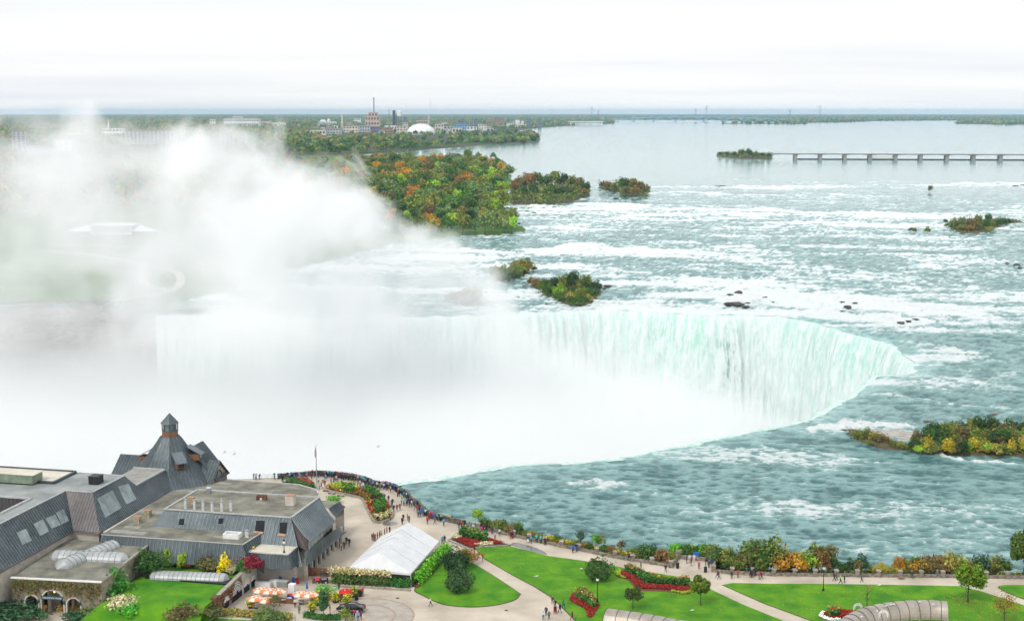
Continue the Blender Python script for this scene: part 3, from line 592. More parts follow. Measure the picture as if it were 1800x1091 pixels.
shrubs([(933, 503, 1.0, 'brown'), (942, 506, 1.3, 'rust'), (950, 512, 1.1, 'olive'), (958, 510, 1.2, 'green'), (966, 514, 1.3, 'green'), (975, 511, 1.4, 'dark'), (985, 509, 1.5, 'olive'), (996, 507, 1.5, 'green'), (1008, 506, 1.8, 'dark'), (1018, 506, 1.5, 'olive'), (1029, 508, 1.5, 'olive'), (1040, 511, 1.4, 'dark'), (1049, 514, 1.3, 'dark'), (964, 522, 1.1, 'dark'), (975, 521, 1.3, 'lime'), (986, 522, 1.4, 'lime'), (996, 520, 1.3, 'green'), (1006, 521, 1.3, 'green'), (1018, 520, 1.3, 'olive'), (1030, 521, 1.2, 'green'), (1042, 521, 1.1, 'dark'),
        (984, 529, 1.2, 'green'), (996, 530, 1.3, 'olive'), (1008, 531, 1.4, 'gold'), (1019, 531, 1.4, 'olive'), (1030, 530, 1.2, 'gold'), (1002, 537, 1.0, 'green'), (1015, 538, 1.1, 'green'), (1028, 537, 1.0, 'green')], 'on the islet above the brink', 'shrubs on the islet above the brink')
shrubs([(800, 532, 1.6, 'brown'), (812, 535, 1.8, 'brown'), (824, 534, 1.7, 'olive'), (838, 532, 1.5, 'brown')], 'on the spray-veiled islet at the brink', 'shrubs on the spray-veiled islet')
shrubs([(1668, 400, 1.1, 'dark'), (1676, 402, 1.7, 'pale'), (1682, 404, 1.5, 'brown'), (1692, 406, 1.5, 'olive'), (1702, 407, 1.4, 'rust'), (1712, 406, 1.5, 'brown'), (1722, 405, 1.5, 'olive'), (1733, 404, 1.6, 'green'), (1744, 402, 1.5, 'olive'), (1753, 398, 1.6, 'dark'), (1763, 394, 1.4, 'dark'), (1690, 399, 1.6, 'pale'), (1705, 398, 1.7, 'brown'), (1720, 397, 1.7, 'olive'), (1738, 395, 1.7, 'green'), (1772, 392, 1.0, 'dark'), (1739, 408, 1.1, 'gold'), (1662, 392, .8, 'dark')], 'on the rocky islet far right in the rapids', 'shrubs on the islet in the rapids')
make_tree('bare_tree', WR(1703, 398, .5), (0.2, 0.18, 0.15), 'leafless grey tree standing on the rocky islet in the rapids', None, 2.2, name='bare_tree', cat='tree')
shrubs([(1603, 407, .9, 'dark'), (1608, 409, .7, 'brown'), (1630, 411, 1.1, 'olive')], 'clinging to a rock left of the rocky islet', 'lone shrubs in the rapids')
shrubs([(1635, 337, 1.3, 'brown'), (938, 476, .8, 'dark')], 'alone on a rock in the open rapids', 'solitary shrubs on river rocks')
nr = []
for k in range(26):
    x = 1606+k*8.6; base = 795+rnd.uniform(-2, 4); nr.append((x, base, rnd.uniform(0.75, 1.05), rnd.choice(['green', 'lime', 'yellow', 'olive', 'dark', 'gold'])))
for k in range(22):
    x = 1612+k*10; nr.append((x, 783+rnd.uniform(-3, 3), rnd.uniform(1.0, 1.35), rnd.choice(['olive', 'green', 'dark', 'brown', 'olive', 'bright'])))
for k in range(18):
    x = 1640+k*11; nr.append((x, 770+rnd.uniform(-3, 3), rnd.uniform(1.1, 1.5), rnd.choice(['olive', 'dark', 'brown', 'green', 'rust'])))
nr = [(a, b, c/1.18, d) for a, b, c, d in nr]; nr += [(1655, 772, 1.2, 'dark'), (1668, 776, 1.15, 'olive'), (1690, 796, .7, 'yellow'), (1712, 795, .85, 'yellow'), (1726, 794, .8, 'gold'), (1665, 798, .6, 'yellow')]
shrubs([q for q in nr if q[0] < 1850], 'on the bushy island at the right edge', 'shrubs on the bushy island at right')
shrubs([(1505, 768, .45, 'gold'), (1514, 771, .7, 'olive'), (1524, 774, .75, 'olive'), (1535, 777, .6, 'gold'), (1547, 780, .6, 'brown'), (1558, 781, .5, 'rust'), (1570, 786, .42, 'olive'), (1582, 788, .42, 'gold'), (1594, 789, .42, 'olive'), (1606, 790, .42, 'gold'), (1618, 791, .4, 'olive'), (1540, 773, .4, 'gold'), (1528, 783, .4, 'olive')], 'on the low spit left of the bushy island', 'low shrubs on the spit', 0.35)

# rocks that break the surface
rg = np.random.default_rng(5)
def rock_mesh(seed):
    bm = bmesh.new(); bmesh.ops.create_icosphere(bm, subdivisions=2, radius=1.0); r = np.random.default_rng(seed); pl = [(Vector(v).normalized(), d) for v, d in zip(r.normal(size=(9, 3)), r.uniform(0.55, 0.9, 9))]
    for v in bm.verts:
        for n_, d_ in pl:
            k = v.co.dot(n_)
            if k > d_: v.co -= n_*(k-d_)
    me = bpy.data.meshes.new('rock'); bm.to_mesh(me); bm.free(); me.materials.append(MATS['wet_rock']); return me
ROCKS = [rock_mesh(s) for s in range(5)]
def rock(x, y, s, label, group=None, flat=0.45, mat=None):
    o = bpy.data.objects.new('rock', ROCKS[rnd.randrange(5)]); COL.objects.link(o); o.location = WR(x, y, 0.15*s+(0.55 if 1000 < x < 1640 and 500 < y < 575 else 0.0)); s *= 1.3; o.scale = (s*rnd.uniform(.9, 1.5), s*rnd.uniform(.7, 1.1), s*flat); o.rotation_euler = (0, 0, rnd.uniform(-.5, .5)); return tag(o, label, 'rock', group)
for x, y, s in [(1297, 514, 2.0), (1283, 518, 1.2), (1290, 535, 2.6), (1302, 535, 1.4), (1277, 533, 1.2), (1310, 539, 1.3), (1345, 523, 1.1), (1358, 531, .7), (1314, 533, 1.0)]: rock(x, y, s, 'dark rock breaking the water just above the curved brink', 'rocks above the curved brink')
for x, y, s in [(1480, 531, 1.0), (1490, 540, 1.7), (1502, 533, 1.3), (1481, 548, 1.1)]: rock(x, y, s, 'dark rock in the white water right of the brink', 'rocks in the white water right of the brink')
for x, y, s in [(1584, 568, 1.6), (1597, 565, 1.2), (1610, 562, 1.3), (1621, 547, 1.0)]: rock(x, y, s, 'low black ledge rock right of the falls bend', 'ledge rocks right of the falls bend')
for x, y, s in [(1770, 463, 1.2), (1788, 466, 1.6), (1792, 470, 1.0), (1750, 463, .8)]: rock(x, y, s, 'black rock in smooth water near the right edge', 'rocks near the right edge')
for x, y, s in [(1262, 328, 3.4), (1270, 327, 2.6)]: rock(x, y, s, 'flat dark rock in the far line of rapids', 'flat rocks in the far rapids', 0.25)
for x, y, s in [(1786, 327, 3.2), (1800, 326, 3.0)]: rock(x, y, s, 'flat rock low in the far rapids at the right edge', 'far rocks at the right edge', 0.25)
for x, y, s in [(1082, 349, 2.0), (938, 374, 1.6), (925, 371, 1.0), (905, 368, 1.4), (956, 366, 1.6), (975, 365, 1.8), (894, 366, 1.2)]: rock(x, y, s, 'small dark rock at the foot of the sister islands', 'rocks below the sister islands')
for x, y, s in [(1484, 757, .9), (1492, 763, .8), (1500, 770, .7), (1495, 755, .8), (1512, 757, .6), (1545, 760, .7), (1560, 764, .6), (1530, 758, .5), (1575, 768, .5), (1588, 772, .45)]: rock(x, y, s, 'small brown rock on the gravel tip of the spit', 'rocks on the gravel spit', 0.5)
for x, y, s in [(1628, 741, .9), (1745, 729, 1.0), (1753, 728, .8)]: rock(x, y, s, 'lone rock behind the bushy island at right', 'rocks behind the bushy island')
for x, y, s in [(1068, 503, 1.4), (1062, 507, .8), (920, 503, .8), (960, 534, .8), (945, 471, 1.0)]: rock(x, y, s, 'low rock beside the islet above the brink', 'rocks by the islet above the brink')
for k in range(16): rock(1735+rnd.uniform(0, 70), 388+rnd.uniform(-6, 24), rnd.uniform(.5, 1.3), 'scattered small rock around the rocky islet in the rapids', 'rocks around the rocky islet', 0.4)

# ------------------------------------------------------------------ woods too far or too misty to count: one mass each
def canopy(name, pts, size, seed, tones, n_leaf=26, leaf=2.6, hscale=1.3):
    """crowns as clumps of leaf sprays, all one mass"""
    rs = np.random.default_rng(seed); Vs = []; Fs = []; LV = []; LC = []; o = 0
    tn = np.array([TONE[t] for t in tones])
    for (x, y, z), s in zip(pts, size):
        n = n_leaf; d = rs.normal(size=(n, 3)); d /= np.linalg.norm(d, axis=1)[:, None]; d[:, 2] = np.abs(d[:, 2])
        C = np.array([x, y, z])+d*np.array([s, s, s*hscale])*rs.uniform(0.75, 1.05, (n, 1)); V, F, lv = leaf_arrays(rs, C, d*1.6, leaf*s/5.0, 1.25)
        Vs.append(V); Fs.append(F+o); o += len(V); LV.append(lv); c = tn[rs.integers(len(tn))]*rs.uniform(0.75, 1.3); LC.append(np.repeat(c[None], len(V), 0))
    V = np.concatenate(Vs); ob = npmesh(name, V, np.concatenate(Fs), 'bed_plants', smooth=False, attrs={'lv': np.concatenate(LV)})
    a = ob.data.attributes.new('lc', 'FLOAT_COLOR', 'POINT'); c4 = np.ones((len(V), 4), np.float32); c4[:, :3] = np.concatenate(LC); a.data.foreach_set('color', c4.ravel())
    return tag(ob, kind='stuff')
def blob_wood(name, P, S, seed, tones, hs=1.2):
    """far crowns as small lumpy domes, joined into one mass"""
    bm = bmesh.new(); bmesh.ops.create_icosphere(bm, subdivisions=1, radius=1.0); me = bpy.data.meshes.new('t'); bm.to_mesh(me); bm.free()
    bv = np.array([v.co[:] for v in me.vertices]); bf = np.array([p.vertices[:] for p in me.polygons]); bpy.data.meshes.remove(me)
    rs = np.random.default_rng(seed); n = len(P); nv = len(bv); J = rs.uniform(0.72, 1.25, (n, nv, 1))
    V = bv[None]*J*S[:, None, None]; V[:, :, 2] *= hs; V = (V+P[:, None, :]).reshape(-1, 3); F = (bf[None]+(np.arange(n)*nv)[:, None, None]).reshape(-1, 3)
    tn = np.array([TONE[t] for t in tones])[rs.integers(0, len(tones), n)]*rs.uniform(0.7, 1.3, (n, 1))
    ob = npmesh(name, V, F, 'bed_plants', smooth=False, attrs={'lv': rs.uniform(0, 1, n*nv)})
    a = ob.data.attributes.new('lc', 'FLOAT_COLOR', 'POINT'); c4 = np.ones((n*nv, 4), np.float32); c4[:, :3] = np.repeat(tn, nv, 0); a.data.foreach_set('color', c4.ravel())
    return tag(ob, kind='stuff')
def woods():
    rs = np.random.default_rng(77)
    # veiled part of the island wood, left of the plume, and filling between the single trees
    pts = []; sz = []
    for k in range(2600):
        x = rs.uniform(-60, 900); y = rs.uniform(282, 400)
        if x > 640 and (y > 345 or rs.uniform() < 0.55): continue
        if 90 < x < 330 and y > 372: continue
        if x < 640 and y > 392: continue
        p = WR(x, y, 0)
        if not inpoly(np.array([p.x]), np.array([p.y]), np.array(GOAT))[0]: continue
        if len(pts) > 620: break
        pts.append((p.x, p.y, p.z+rs.uniform(4, 9))); sz.append(rs.uniform(4.5, 7.0))
    canopy('veiled_woodland', pts, sz, 5, ['dark', 'green', 'olive', 'rust', 'olive', 'brown', 'gold'], 90, 2.0, 1.3)
    # far plain: trees thin out with distance, drawn as one mass; built-up strip left clear
    n = 26000; r = 3300*np.exp(rs.uniform(0, 2.15, n)); a = np.radians(rs.uniform(-25, 24, n)); X = r*np.sin(a); Y = r*np.cos(a)
    ok = np.zeros(n, bool); dd = np.full(n, -1e9)
    for P in LANDS:
        P = np.array(P); i = inpoly(X, Y, P); d, _, _ = nearest(X, Y, P); dd = np.maximum(dd, np.where(i, d, -d))
    ok = dd > 8
    u = CX+FPX*X/(Y*CT+76*ST); town = (u > 560) & (u < 930) & (Y > 3700) & (Y < 6200)
    ok &= ~(town & (rs.uniform(0, 1, n) < 0.9))
    ok &= ~((u > 720) & (u < 790) & (Y > 3300) & (Y < 3650))
    X, Y, r = X[ok], Y[ok], r[ok]; S = rs.uniform(4.5, 8.5, len(X))*(1+0.35*(r > 8000))
    blob_wood('distant_woodland', np.c_[X, Y, np.full(len(X), 11.0)+S*0.75], S, 6, ['dark', 'green', 'olive', 'olive', 'brown', 'dark', 'green', 'rust', 'green'], 1.15)
    # the shore strip of the mainland, larger in view
    pts = []; sz = []
    for k in range(1500):
        x = rs.uniform(395, 948); y = rs.uniform(236, 276); p = WR(x, y, 0)
        P = np.array(LANDS[0]); i = inpoly(np.array([p.x]), np.array([p.y]), P)[0]
        if not i: continue
        d = nearest(np.array([p.x]), np.array([p.y]), P)[0][0]
        if d < 6 or d > (420 if x < 850 else 200): continue
        if 715 < x < 792 and 243 < y < 258: continue
        pts.append((p.x, p.y, 10.5+rs.uniform(4, 7))); sz.append(rs.uniform(5, 8))
        if len(pts) > 430: break
    canopy('mainland_shore_woodland', pts, sz, 8, ['dark', 'green', 'olive', 'green', 'olive', 'dark', 'pale'], 60, 2.6, 1.25)
woods()
def undergrowth(name, poly, n, h, size, tones, seed, z0=0.4):
    """low growth covering an islet, nobody could count it"""
    rs = np.random.default_rng(seed); P = np.array(poly); q = rs.uniform(P.min(0), P.max(0), (n*3, 2)); q = q[inpoly(q[:, 0], q[:, 1], P)][:n]; k = len(q)
    z = zrv(q[:, 1])+z0+rs.uniform(0, 1, k)*h*(0.5+fbm(q[:, 0]/6, q[:, 1]/6, seed, 2)); V, F, lv = leaf_arrays(rs, np.c_[q, z], np.tile([0, -.3, .8], (k, 1)), size, 1.3); ob = npmesh(name, V, F, 'bed_plants', smooth=False, attrs={'lv': lv})
    c = np.array([TONE[t] for t in tones])[rs.integers(0, len(tones), k)]; c4 = np.ones((len(V), 4), np.float32); c4[:, :3] = np.repeat(c, 4, 0); a = ob.data.attributes.new('lc', 'FLOAT_COLOR', 'POINT'); a.data.foreach_set('color', c4.ravel()); return tag(ob, kind='stuff')
for k_, n_, h_, s_ in (('sis1', 5200, 7.0, 1.5), ('sis2', 2600, 6.0, 1.4), ('dam1', 2600, 4.5, 1.8), ('brink1', 1500, 1.6, .7), ('mist1', 900, 1.5, .7), ('right1', 1500, 1.2, .8), ('near1', 5000, 1.2, .4), ('near2', 900, .6, .3)):
    undergrowth('island_undergrowth', ISL[k_], n_, h_, s_, ['dark', 'green', 'olive', 'brown', 'olive', 'green'], 40+n_ % 17)
undergrowth('island_wood_undergrowth', [WR(u, v)[:2] for u, v in [(600, 330), (640, 400), (700, 424), (800, 415), (850, 413), (905, 411), (920, 404), (896, 380), (884, 360), (890, 330), (892, 300), (800, 290), (650, 292)]], 9000, 9.0, 2.0, ['dark', 'green', 'olive', 'green', 'brown', 'dark'], 99)
# ================================================================== THE PARK ON THE NEAR BANK
pm('paving', (0.37, 0.315, 0.245), 0.85, col2=(0.62, 0.55, 0.445), scale=0.11, detail=12, lo=0.28, hi=0.66)
pm('paving_dark', (0.36, 0.32, 0.27), 0.9, col2=(0.47, 0.42, 0.36), scale=0.5, detail=6)
pm('brick_band', (0.33, 0.25, 0.205), 0.9, col2=(0.42, 0.33, 0.275), scale=1.2, detail=5)
pm('lawn', (0.028, 0.17, 0.004), 0.95, col2=(0.15, 0.35, 0.008), scale=0.22, detail=10, lo=0.32, hi=0.72, bump=0.3)
pm('lawn_edge', (0.10, 0.075, 0.05), 0.95, var=0.3, scale=2)
pm('bank_grass', (0.06, 0.14, 0.02), 0.95, col2=(0.16, 0.22, 0.03), scale=0.5, detail=7, bump=0.4)
pm('soil', (0.06, 0.04, 0.028), 0.95, col2=(0.12, 0.075, 0.05), scale=2.0, bump=0.5)
pm('mulch', (0.12, 0.045, 0.025), 0.95, col2=(0.19, 0.08, 0.045), scale=2.5, bump=0.5)
pm('stone_wall', (0.115, 0.10, 0.082), 0.92, col2=(0.33, 0.29, 0.235), scale=1.5, detail=6, bump=0.7, objvar=0.12, stretch=(1, 1, 1.7))
pm('stone_dark', (0.06, 0.057, 0.05), 0.92, col2=(0.19, 0.175, 0.15), scale=1.5, detail=6, bump=0.7, objvar=0.2)
pm('stone_cap', (0.24, 0.215, 0.18), 0.9, col2=(0.42, 0.38, 0.32), scale=2.0, detail=5, bump=0.4, objvar=0.12)
pm('iron', (0.018, 0.018, 0.02), 0.5, var=0.2, scale=4, metal=0.4)
pm('white_paint', (0.78, 0.78, 0.76), 0.5, var=0.06, scale=2)
pm('puddle', (0.16, 0.15, 0.14), 0.12, var=0.2, scale=1.0, spec=0.5)
pm('dark_metal', (0.03, 0.032, 0.035), 0.45, var=0.25, scale=3, metal=0.3)

WALL_PX = [(690, 857), (703, 865), (715, 870), (722, 880), (736, 890), (752, 905), (776, 914), (794, 918), (816, 923), (841, 929), (865, 934), (895, 941), (931, 949), (968, 957), (1048, 973), (1103, 984), (1150, 991), (1181, 997)]
ALC_PX = [(1181, 997), (1192, 981), (1224, 984), (1258, 987), (1253, 1004)]
WALL2_PX = [(1253, 1004), (1282, 1008), (1360, 1011), (1433, 1012), (1582, 1013.5), (1678, 1014.5), (1800, 1016.5), (2050, 1022)]
wl1 = [W(u, v)[:2] for u, v in WALL_PX]; alc = [W(u, v)[:2] for u, v in ALC_PX]; wl2 = [W(u, v)[:2] for u, v in WALL2_PX]
outer = [tuple(p) for p in edge_l]+[tuple(p) for p in wl1[1:]]+[tuple(p) for p in alc[1:]]+[tuple(p) for p in wl2[1:]]
mb = MB(); mb.prism([(x, y+0.35) for x, y in outer]+[(260, 130), (-260, 130)], -1.4, 0.0); tag(mb.build('promenade_paving', 'paving'), kind='structure')
# grassy bank falling from the wall to the river
def build_bank():
    P = resample([wl1[6], *wl1[7:]], 1.5); Q = resample([alc[1], alc[2], alc[3]], 1.5); S = resample(wl2, 1.5); P = np.concatenate([P[:-6], Q, S[4:]]); n = len(P); T = np.gradient(P, axis=0)
    T = np.array([T[max(0, i-6):i+7].mean(0) for i in range(n)]); T /= np.linalg.norm(T, axis=1)[:, None]; Nn = np.c_[-T[:, 1], T[:, 0]]; s = np.arange(n)*1.5
    V = []; prof = [(-0.3, -0.15), (0.8, -0.2), (2.5, -0.35), (4.5, -0.7), (6.5, -1.5), (8.5, -2.6), (10.5, -4.2)]
    fade = np.clip(s/14, 0.12, 1)
    for d, z in prof: V.append(np.c_[P+Nn*(d*fade)[:, None], z+(fbm(s/2.5, s*0+d, 15, 3)-0.5)*0.5*(d > 1)])
    V = np.concatenate(V); i = np.arange((len(prof)-1)*n).reshape(-1, n)[:, :-1].ravel()
    tag(npmesh('river_bank', V, np.c_[i, i+1, i+n+1, i+n], 'bank_grass'), kind='structure')
build_bank()
def wallrun(mb, pts, th, z0, z1, mi=0, back=0.0):
    """a wall of constant thickness along a polyline"""
    P = [Vector((p[0], p[1])) for p in pts]; n = len(P); off = []
    for i in range(n):
        d = (P[min(i+1, n-1)]-P[max(i-1, 0)]).normalized(); off.append(Vector((-d.y, d.x)))
    A = [P[i]+off[i]*(back-th/2) for i in range(n)]; B = [P[i]+off[i]*(back+th/2) for i in range(n)]
    for i in range(n-1):
        mb.add([(*A[i], z0), (*A[i+1], z0), (*B[i+1], z0), (*B[i], z0), (*A[i], z1), (*A[i+1], z1), (*B[i+1], z1), (*B[i], z1)], [(4, 5, 6, 7), (0, 1, 5, 4), (2, 3, 7, 6), (3, 0, 4, 7), (1, 2, 6, 5)], mi)
# --- lookout parapet by the crowd: rough stone blocks one can tell apart
def lookout_wall():
    line = resample([W(u, v)[:2] for u, v in [(450, 842), (482, 841), (520, 838), (560, 835), (608, 839), (643, 846), (661, 853), (690, 857), (703, 865), (715, 870), (722, 880), (736, 890), (752, 905), (776, 914), (794, 918), (816, 923)]], 1.25)
    r = empty('lookout_parapet', (*line[0], 0), 'curved dark stone parapet along the gorge rim, crowded with people', 'wall')
    for i in range(len(line)-1):
        a, b = line[i], line[i+1]; c = (a+b)/2; ang = math.atan2(b[1]-a[1], b[0]-a[0]); h = 1.0+rnd.uniform(-.05, .05)
        if i < 4: continue
        m_ = MB(); m_.box((c[0], c[1], h/2-0.05), (1.23, 0.5, h+0.1), ang); m_.box((c[0], c[1], h+0.06), (1.2, 0.62, 0.14), ang, 1); m_.build('stone_block', ['stone_dark', 'stone_dark'], r)
    m_ = MB()
    for i in range(0, 5):
        a = line[i]; m_.tube([(*a, 0), (*a, 1.1)], 0.03, 5)
    for z in (0.25, 0.68, 1.1): m_.tube([(*line[i], z) for i in range(5)], 0.025, 5)
    m_.build('railing', 'iron', r)
lookout_wall()
# --- promenade wall: low rubble wall, square pillars, iron rail between
def prom_wall(name, label, line_px, pill_px, zt=0.62):
    line = [W(u, v)[:2] for u, v in line_px]; r = empty(name, (*line[0], 0), label, 'wall')
    P = resample(line, 1.9)
    for i in range(len(P)-1):
        m_ = MB(); wallrun(m_, [P[i], P[i]+(P[i+1]-P[i])*0.985], 0.5, -0.2, zt+rnd.uniform(-.03, .03)); m_.build('wall_block', 'stone_wall', r)
    ps = []
    for u in pill_px:
        v = np.interp(u, [q[0] for q in line_px], [q[1] for q in line_px]); c = W(u, v); ps.append(c)
        m_ = MB(); m_.box((c.x, c.y, 0.55), (0.82, 0.82, 1.3), -0.2); p_ = m_.build('pillar', 'stone_wall', r)
        m_ = MB(); m_.frustum([(c.x+dx, c.y+dy, 1.2) for dx, dy in ((-.46, -.46), (.46, -.46), (.46, .46), (-.46, .46))], [(c.x+dx, c.y+dy, 1.36) for dx, dy in ((-.36, -.36), (.36, -.36), (.36, .36), (-.36, .36))]); m_.build('capstone', 'stone_cap', p_)
    for a, b in zip(ps[:-1], ps[1:]):
        m_ = MB(); n = max(2, int((b-a).length/0.55))
        for z in (0.7, 1.08): m_.tube([(a.x, a.y, z), (b.x, b.y, z)], 0.02, 4)
        for k in range(1, n): q = a.lerp(b, k/n); m_.box((q.x, q.y, 0.9), (0.025, 0.025, 0.6))
        m_.build('iron_rail', 'iron', r)
prom_wall('promenade_wall', 'low stone promenade wall with pillars, left of the small lookout bay', WALL_PX[8:], [841, 872, 903, 930, 958, 987, 1017, 1049, 1081, 1113, 1146, 1179])
prom_wall('promenade_wall', 'low stone promenade wall with pillars, right of the small lookout bay', WALL2_PX, [1254, 1287, 1324, 1360, 1397, 1433, 1470, 1507, 1544, 1582, 1619, 1657, 1695, 1733, 1771, 1808, 1850], 0.6)
def bay_wall():
    r = empty('bay_wall', (*alc[0], 0), 'stone wall around the small square lookout bay', 'wall')
    for a, b, h in ((alc[0], alc[1], 0.95), (alc[1], alc[3], 0.7), (alc[3], alc[4], 0.95)):
        m_ = MB(); wallrun(m_, [a, b], 0.5, -0.2, h); m_.build('wall_section', 'stone_wall', r)
    for p in (alc[1], alc[3]):
        m_ = MB(); m_.box((p[0], p[1], 0.8), (0.9, 0.9, 1.8), -0.2); m_.build('pillar', 'stone_wall', r)
bay_wall()
# --- lawns
def smooth_px(px, z=0.0, step=0.8): 
    pts = [W(u, v, z)[:2] for u, v in px]; pts = pts+[pts[0]]; return [tuple(p) for p in resample(pts, step)[:-1]]
def lawn(px, sm=True, z=0.0, name='lawn'):
    P = smooth_px(px, z) if sm else [tuple(W(u, v, z)[:2]) for u, v in px]
    m_ = MB(); m_.prism(P, z-0.05, z+0.09); o = m_.build(name, 'lawn'); tag(o, kind='structure')
    # worn earth edge
    C = np.array(P); cen = C.mean(0); m2 = MB(); m2.prism([tuple(cen+(p-cen)*(1+0.25/max(1, np.linalg.norm(p-cen)))) for p in C], z-0.05, z+0.035); tag(m2.build('lawn_edging', 'lawn_edge'), kind='structure')
LA = [(836, 964), (850, 961.5), (894, 959.5), (930, 968), (963, 977), (1028, 986), (1075, 994), (1122, 1003), (1184, 1012), (1220, 1023), (1251, 1037), (1300, 1060), (1382, 1093), (1440, 1120), (1240, 1125), (1040, 1120), (1012, 1090), (972, 1050), (940, 1030), (905, 1012), (854, 983)]
lawn(LA, False)
lawn([(914, 1043), (905, 1053), (880, 1061), (839, 1066), (800, 1064.5), (772, 1059), (745, 1046), (730, 1036), (748, 1018), (772, 994), (795, 972), (828, 988), (865, 1011), (898, 1032)])
lawn([(1271, 1028), (1289, 1024.5), (1344, 1025.5), (1420, 1026), (1500, 1027), (1600, 1028.5), (1687, 1030), (1720, 1038), (1760, 1051), (1800, 1064), (1900, 1100), (1900, 1130), (1700, 1130), (1500, 1130), (1429, 1091), (1344, 1060)], False)
lawn([(1756, 1032), (1764, 1028.5), (1800, 1028.5), (1850, 1030), (1900, 1060), (1850, 1068), (1800, 1052), (1769, 1040)])
# paving bands of the turning circle, drain covers, puddle, repaired strip
c0 = W(640, 1082)
def ring(r0, r1, z, mat, a0=0, a1=2*math.pi, n=72):
    m_ = MB(); 
    for k in range(n):
        a, b = a0+(a1-a0)*k/n, a0+(a1-a0)*(k+1)/n
        m_.quad((c0.x+r0*math.cos(a), c0.y+r0*math.sin(a), z), (c0.x+r1*math.cos(a), c0.y+r1*math.sin(a), z), (c0.x+r1*math.cos(b), c0.y+r1*math.sin(b), z), (c0.x+r0*math.cos(b), c0.y+r0*math.sin(b), z))
    return tag(m_.build('paving_band', mat), kind='structure')
ring(5.6, 8.3, 0.006, 'paving_dark', -1.6, 2.0); ring(8.3, 8.75, 0.01, 'brick_band', -1.6, 2.0); ring(5.1, 5.6, 0.01, 'brick_band', -1.6, 2.0); ring(0.01, 5.1, 0.006, 'paving_dark', -1.6, 2.0)
for u, v in [(890, 1072), (699, 1050.5), (1000, 1092)]:
    c = W(u, v); m_ = MB(); m_.box((c.x, c.y, 0.012), (0.55, 0.55, 0.024))
    for k in range(5): m_.box((c.x-0.2+k*0.1, c.y, 0.03), (0.04, 0.45, 0.02))
    tag(m_.build('drain_cover', 'dark_metal'), {890: 'dark drain cover on the path below the teardrop lawn', 699: 'dark drain cover on the turning circle', 1000: 'dark drain cover at the bottom edge'}[u], 'drain')
def flat(px, z, mat, name, sm=True):
    m_ = MB(); m_.poly([(x, y, z) for x, y in (smooth_px(px) if sm else [W(u, v)[:2] for u, v in px])]); return tag(m_.build(name, mat), kind='structure')
flat([(895, 957), (905, 953), (930, 958), (955, 968), (962, 975), (945, 971), (915, 963)], 0.01, 'puddle', 'puddle'); flat([(672, 919), (690, 916), (700, 919), (690, 923), (675, 923)], 0.01, 'puddle', 'puddle'); flat([(1576, 1016), (1590, 1015), (1592, 1017.5), (1580, 1018)], 0.012, 'mulch', 'fallen_leaves')

# --- plant masses with their own colours
def plantmass(name, P, N_, size, cols, rs, parent=None, kind=None, zspread=None):
    """P centres (world), one spray each"""
    P = np.asarray(P, float); V, F, lv = leaf_arrays(rs, P, np.asarray(N_, float), size, 1.4)
    off = np.zeros(3)
    q = parent
    while q is not None: off += np.array(q.location); q = q.parent
    ob = npmesh(name, V-off, F, 'bed_plants', smooth=False, attrs={'lv': lv}, parent=parent)
    c = np.array(cols)[rs.integers(0, len(cols), len(P))]; c4 = np.ones((len(V), 4), np.float32); c4[:, :3] = np.repeat(c, 4, 0)
    a = ob.data.attributes.new('lc', 'FLOAT_COLOR', 'POINT'); a.data.foreach_set('color', c4.ravel())
    if kind: ob['kind'] = kind
    return ob
def scatter(rs, poly, n):
    P = np.array(poly); mn, mx = P.min(0), P.max(0); out_ = []
    while len(out_) < n:
        q = rs.uniform(mn, mx, (n*2, 2)); out_ += list(q[inpoly(q[:, 0], q[:, 1], P)])
    return np.array(out_[:n])
CF = {'red': [(0.34, 0.018, 0.012), (0.24, 0.015, 0.01), (0.12, 0.03, 0.012)], 'white': [(0.62, 0.58, 0.42), (0.5, 0.5, 0.35), (0.16, 0.2, 0.05)], 'canna': [(0.045, 0.13, 0.02), (0.03, 0.10, 0.02), (0.06, 0.15, 0.03)], 'bloom': [(0.38, 0.04, 0.015), (0.42, 0.17, 0.02), (0.42, 0.36, 0.16), (0.05, 0.13, 0.02)],
      'lime': [(0.22, 0.32, 0.03), (0.3, 0.34, 0.04)], 'gold': [(0.4, 0.28, 0.03), (0.3, 0.2, 0.03)], 'rust': [(0.2, 0.1, 0.02), (0.15, 0.1, 0.03)], 'purple': [(0.05, 0.025, 0.02), (0.07, 0.03, 0.02)], 'pink': [(0.45, 0.08, 0.1), (0.3, 0.04, 0.05), (0.05, 0.12, 0.02)], 'mix': [(0.05, 0.13, 0.02), (0.04, 0.11, 0.02), (0.4, 0.04, 0.02), (0.45, 0.3, 0.04), (0.08, 0.16, 0.03)]}
_rs = np.random.default_rng(3)
def zone(parent, name, poly, cols, h, n, size=0.2, h0=0.1, dens=1.0, label=None):
    q = scatter(_rs, poly, n); z = h0+(h-h0)*np.sqrt(_rs.uniform(0, 1, n)); bump = 0.8+0.5*fbm(q[:, 0]*1.3, q[:, 1]*1.3, 4, 2)
    o = plantmass(name, np.c_[q, z*bump], np.tile([0, 0, 0.9], (n, 1)), size, CF[cols] if isinstance(cols, str) else cols, _rs, parent, 'stuff'); 
    if label: o['label'] = label
    return o
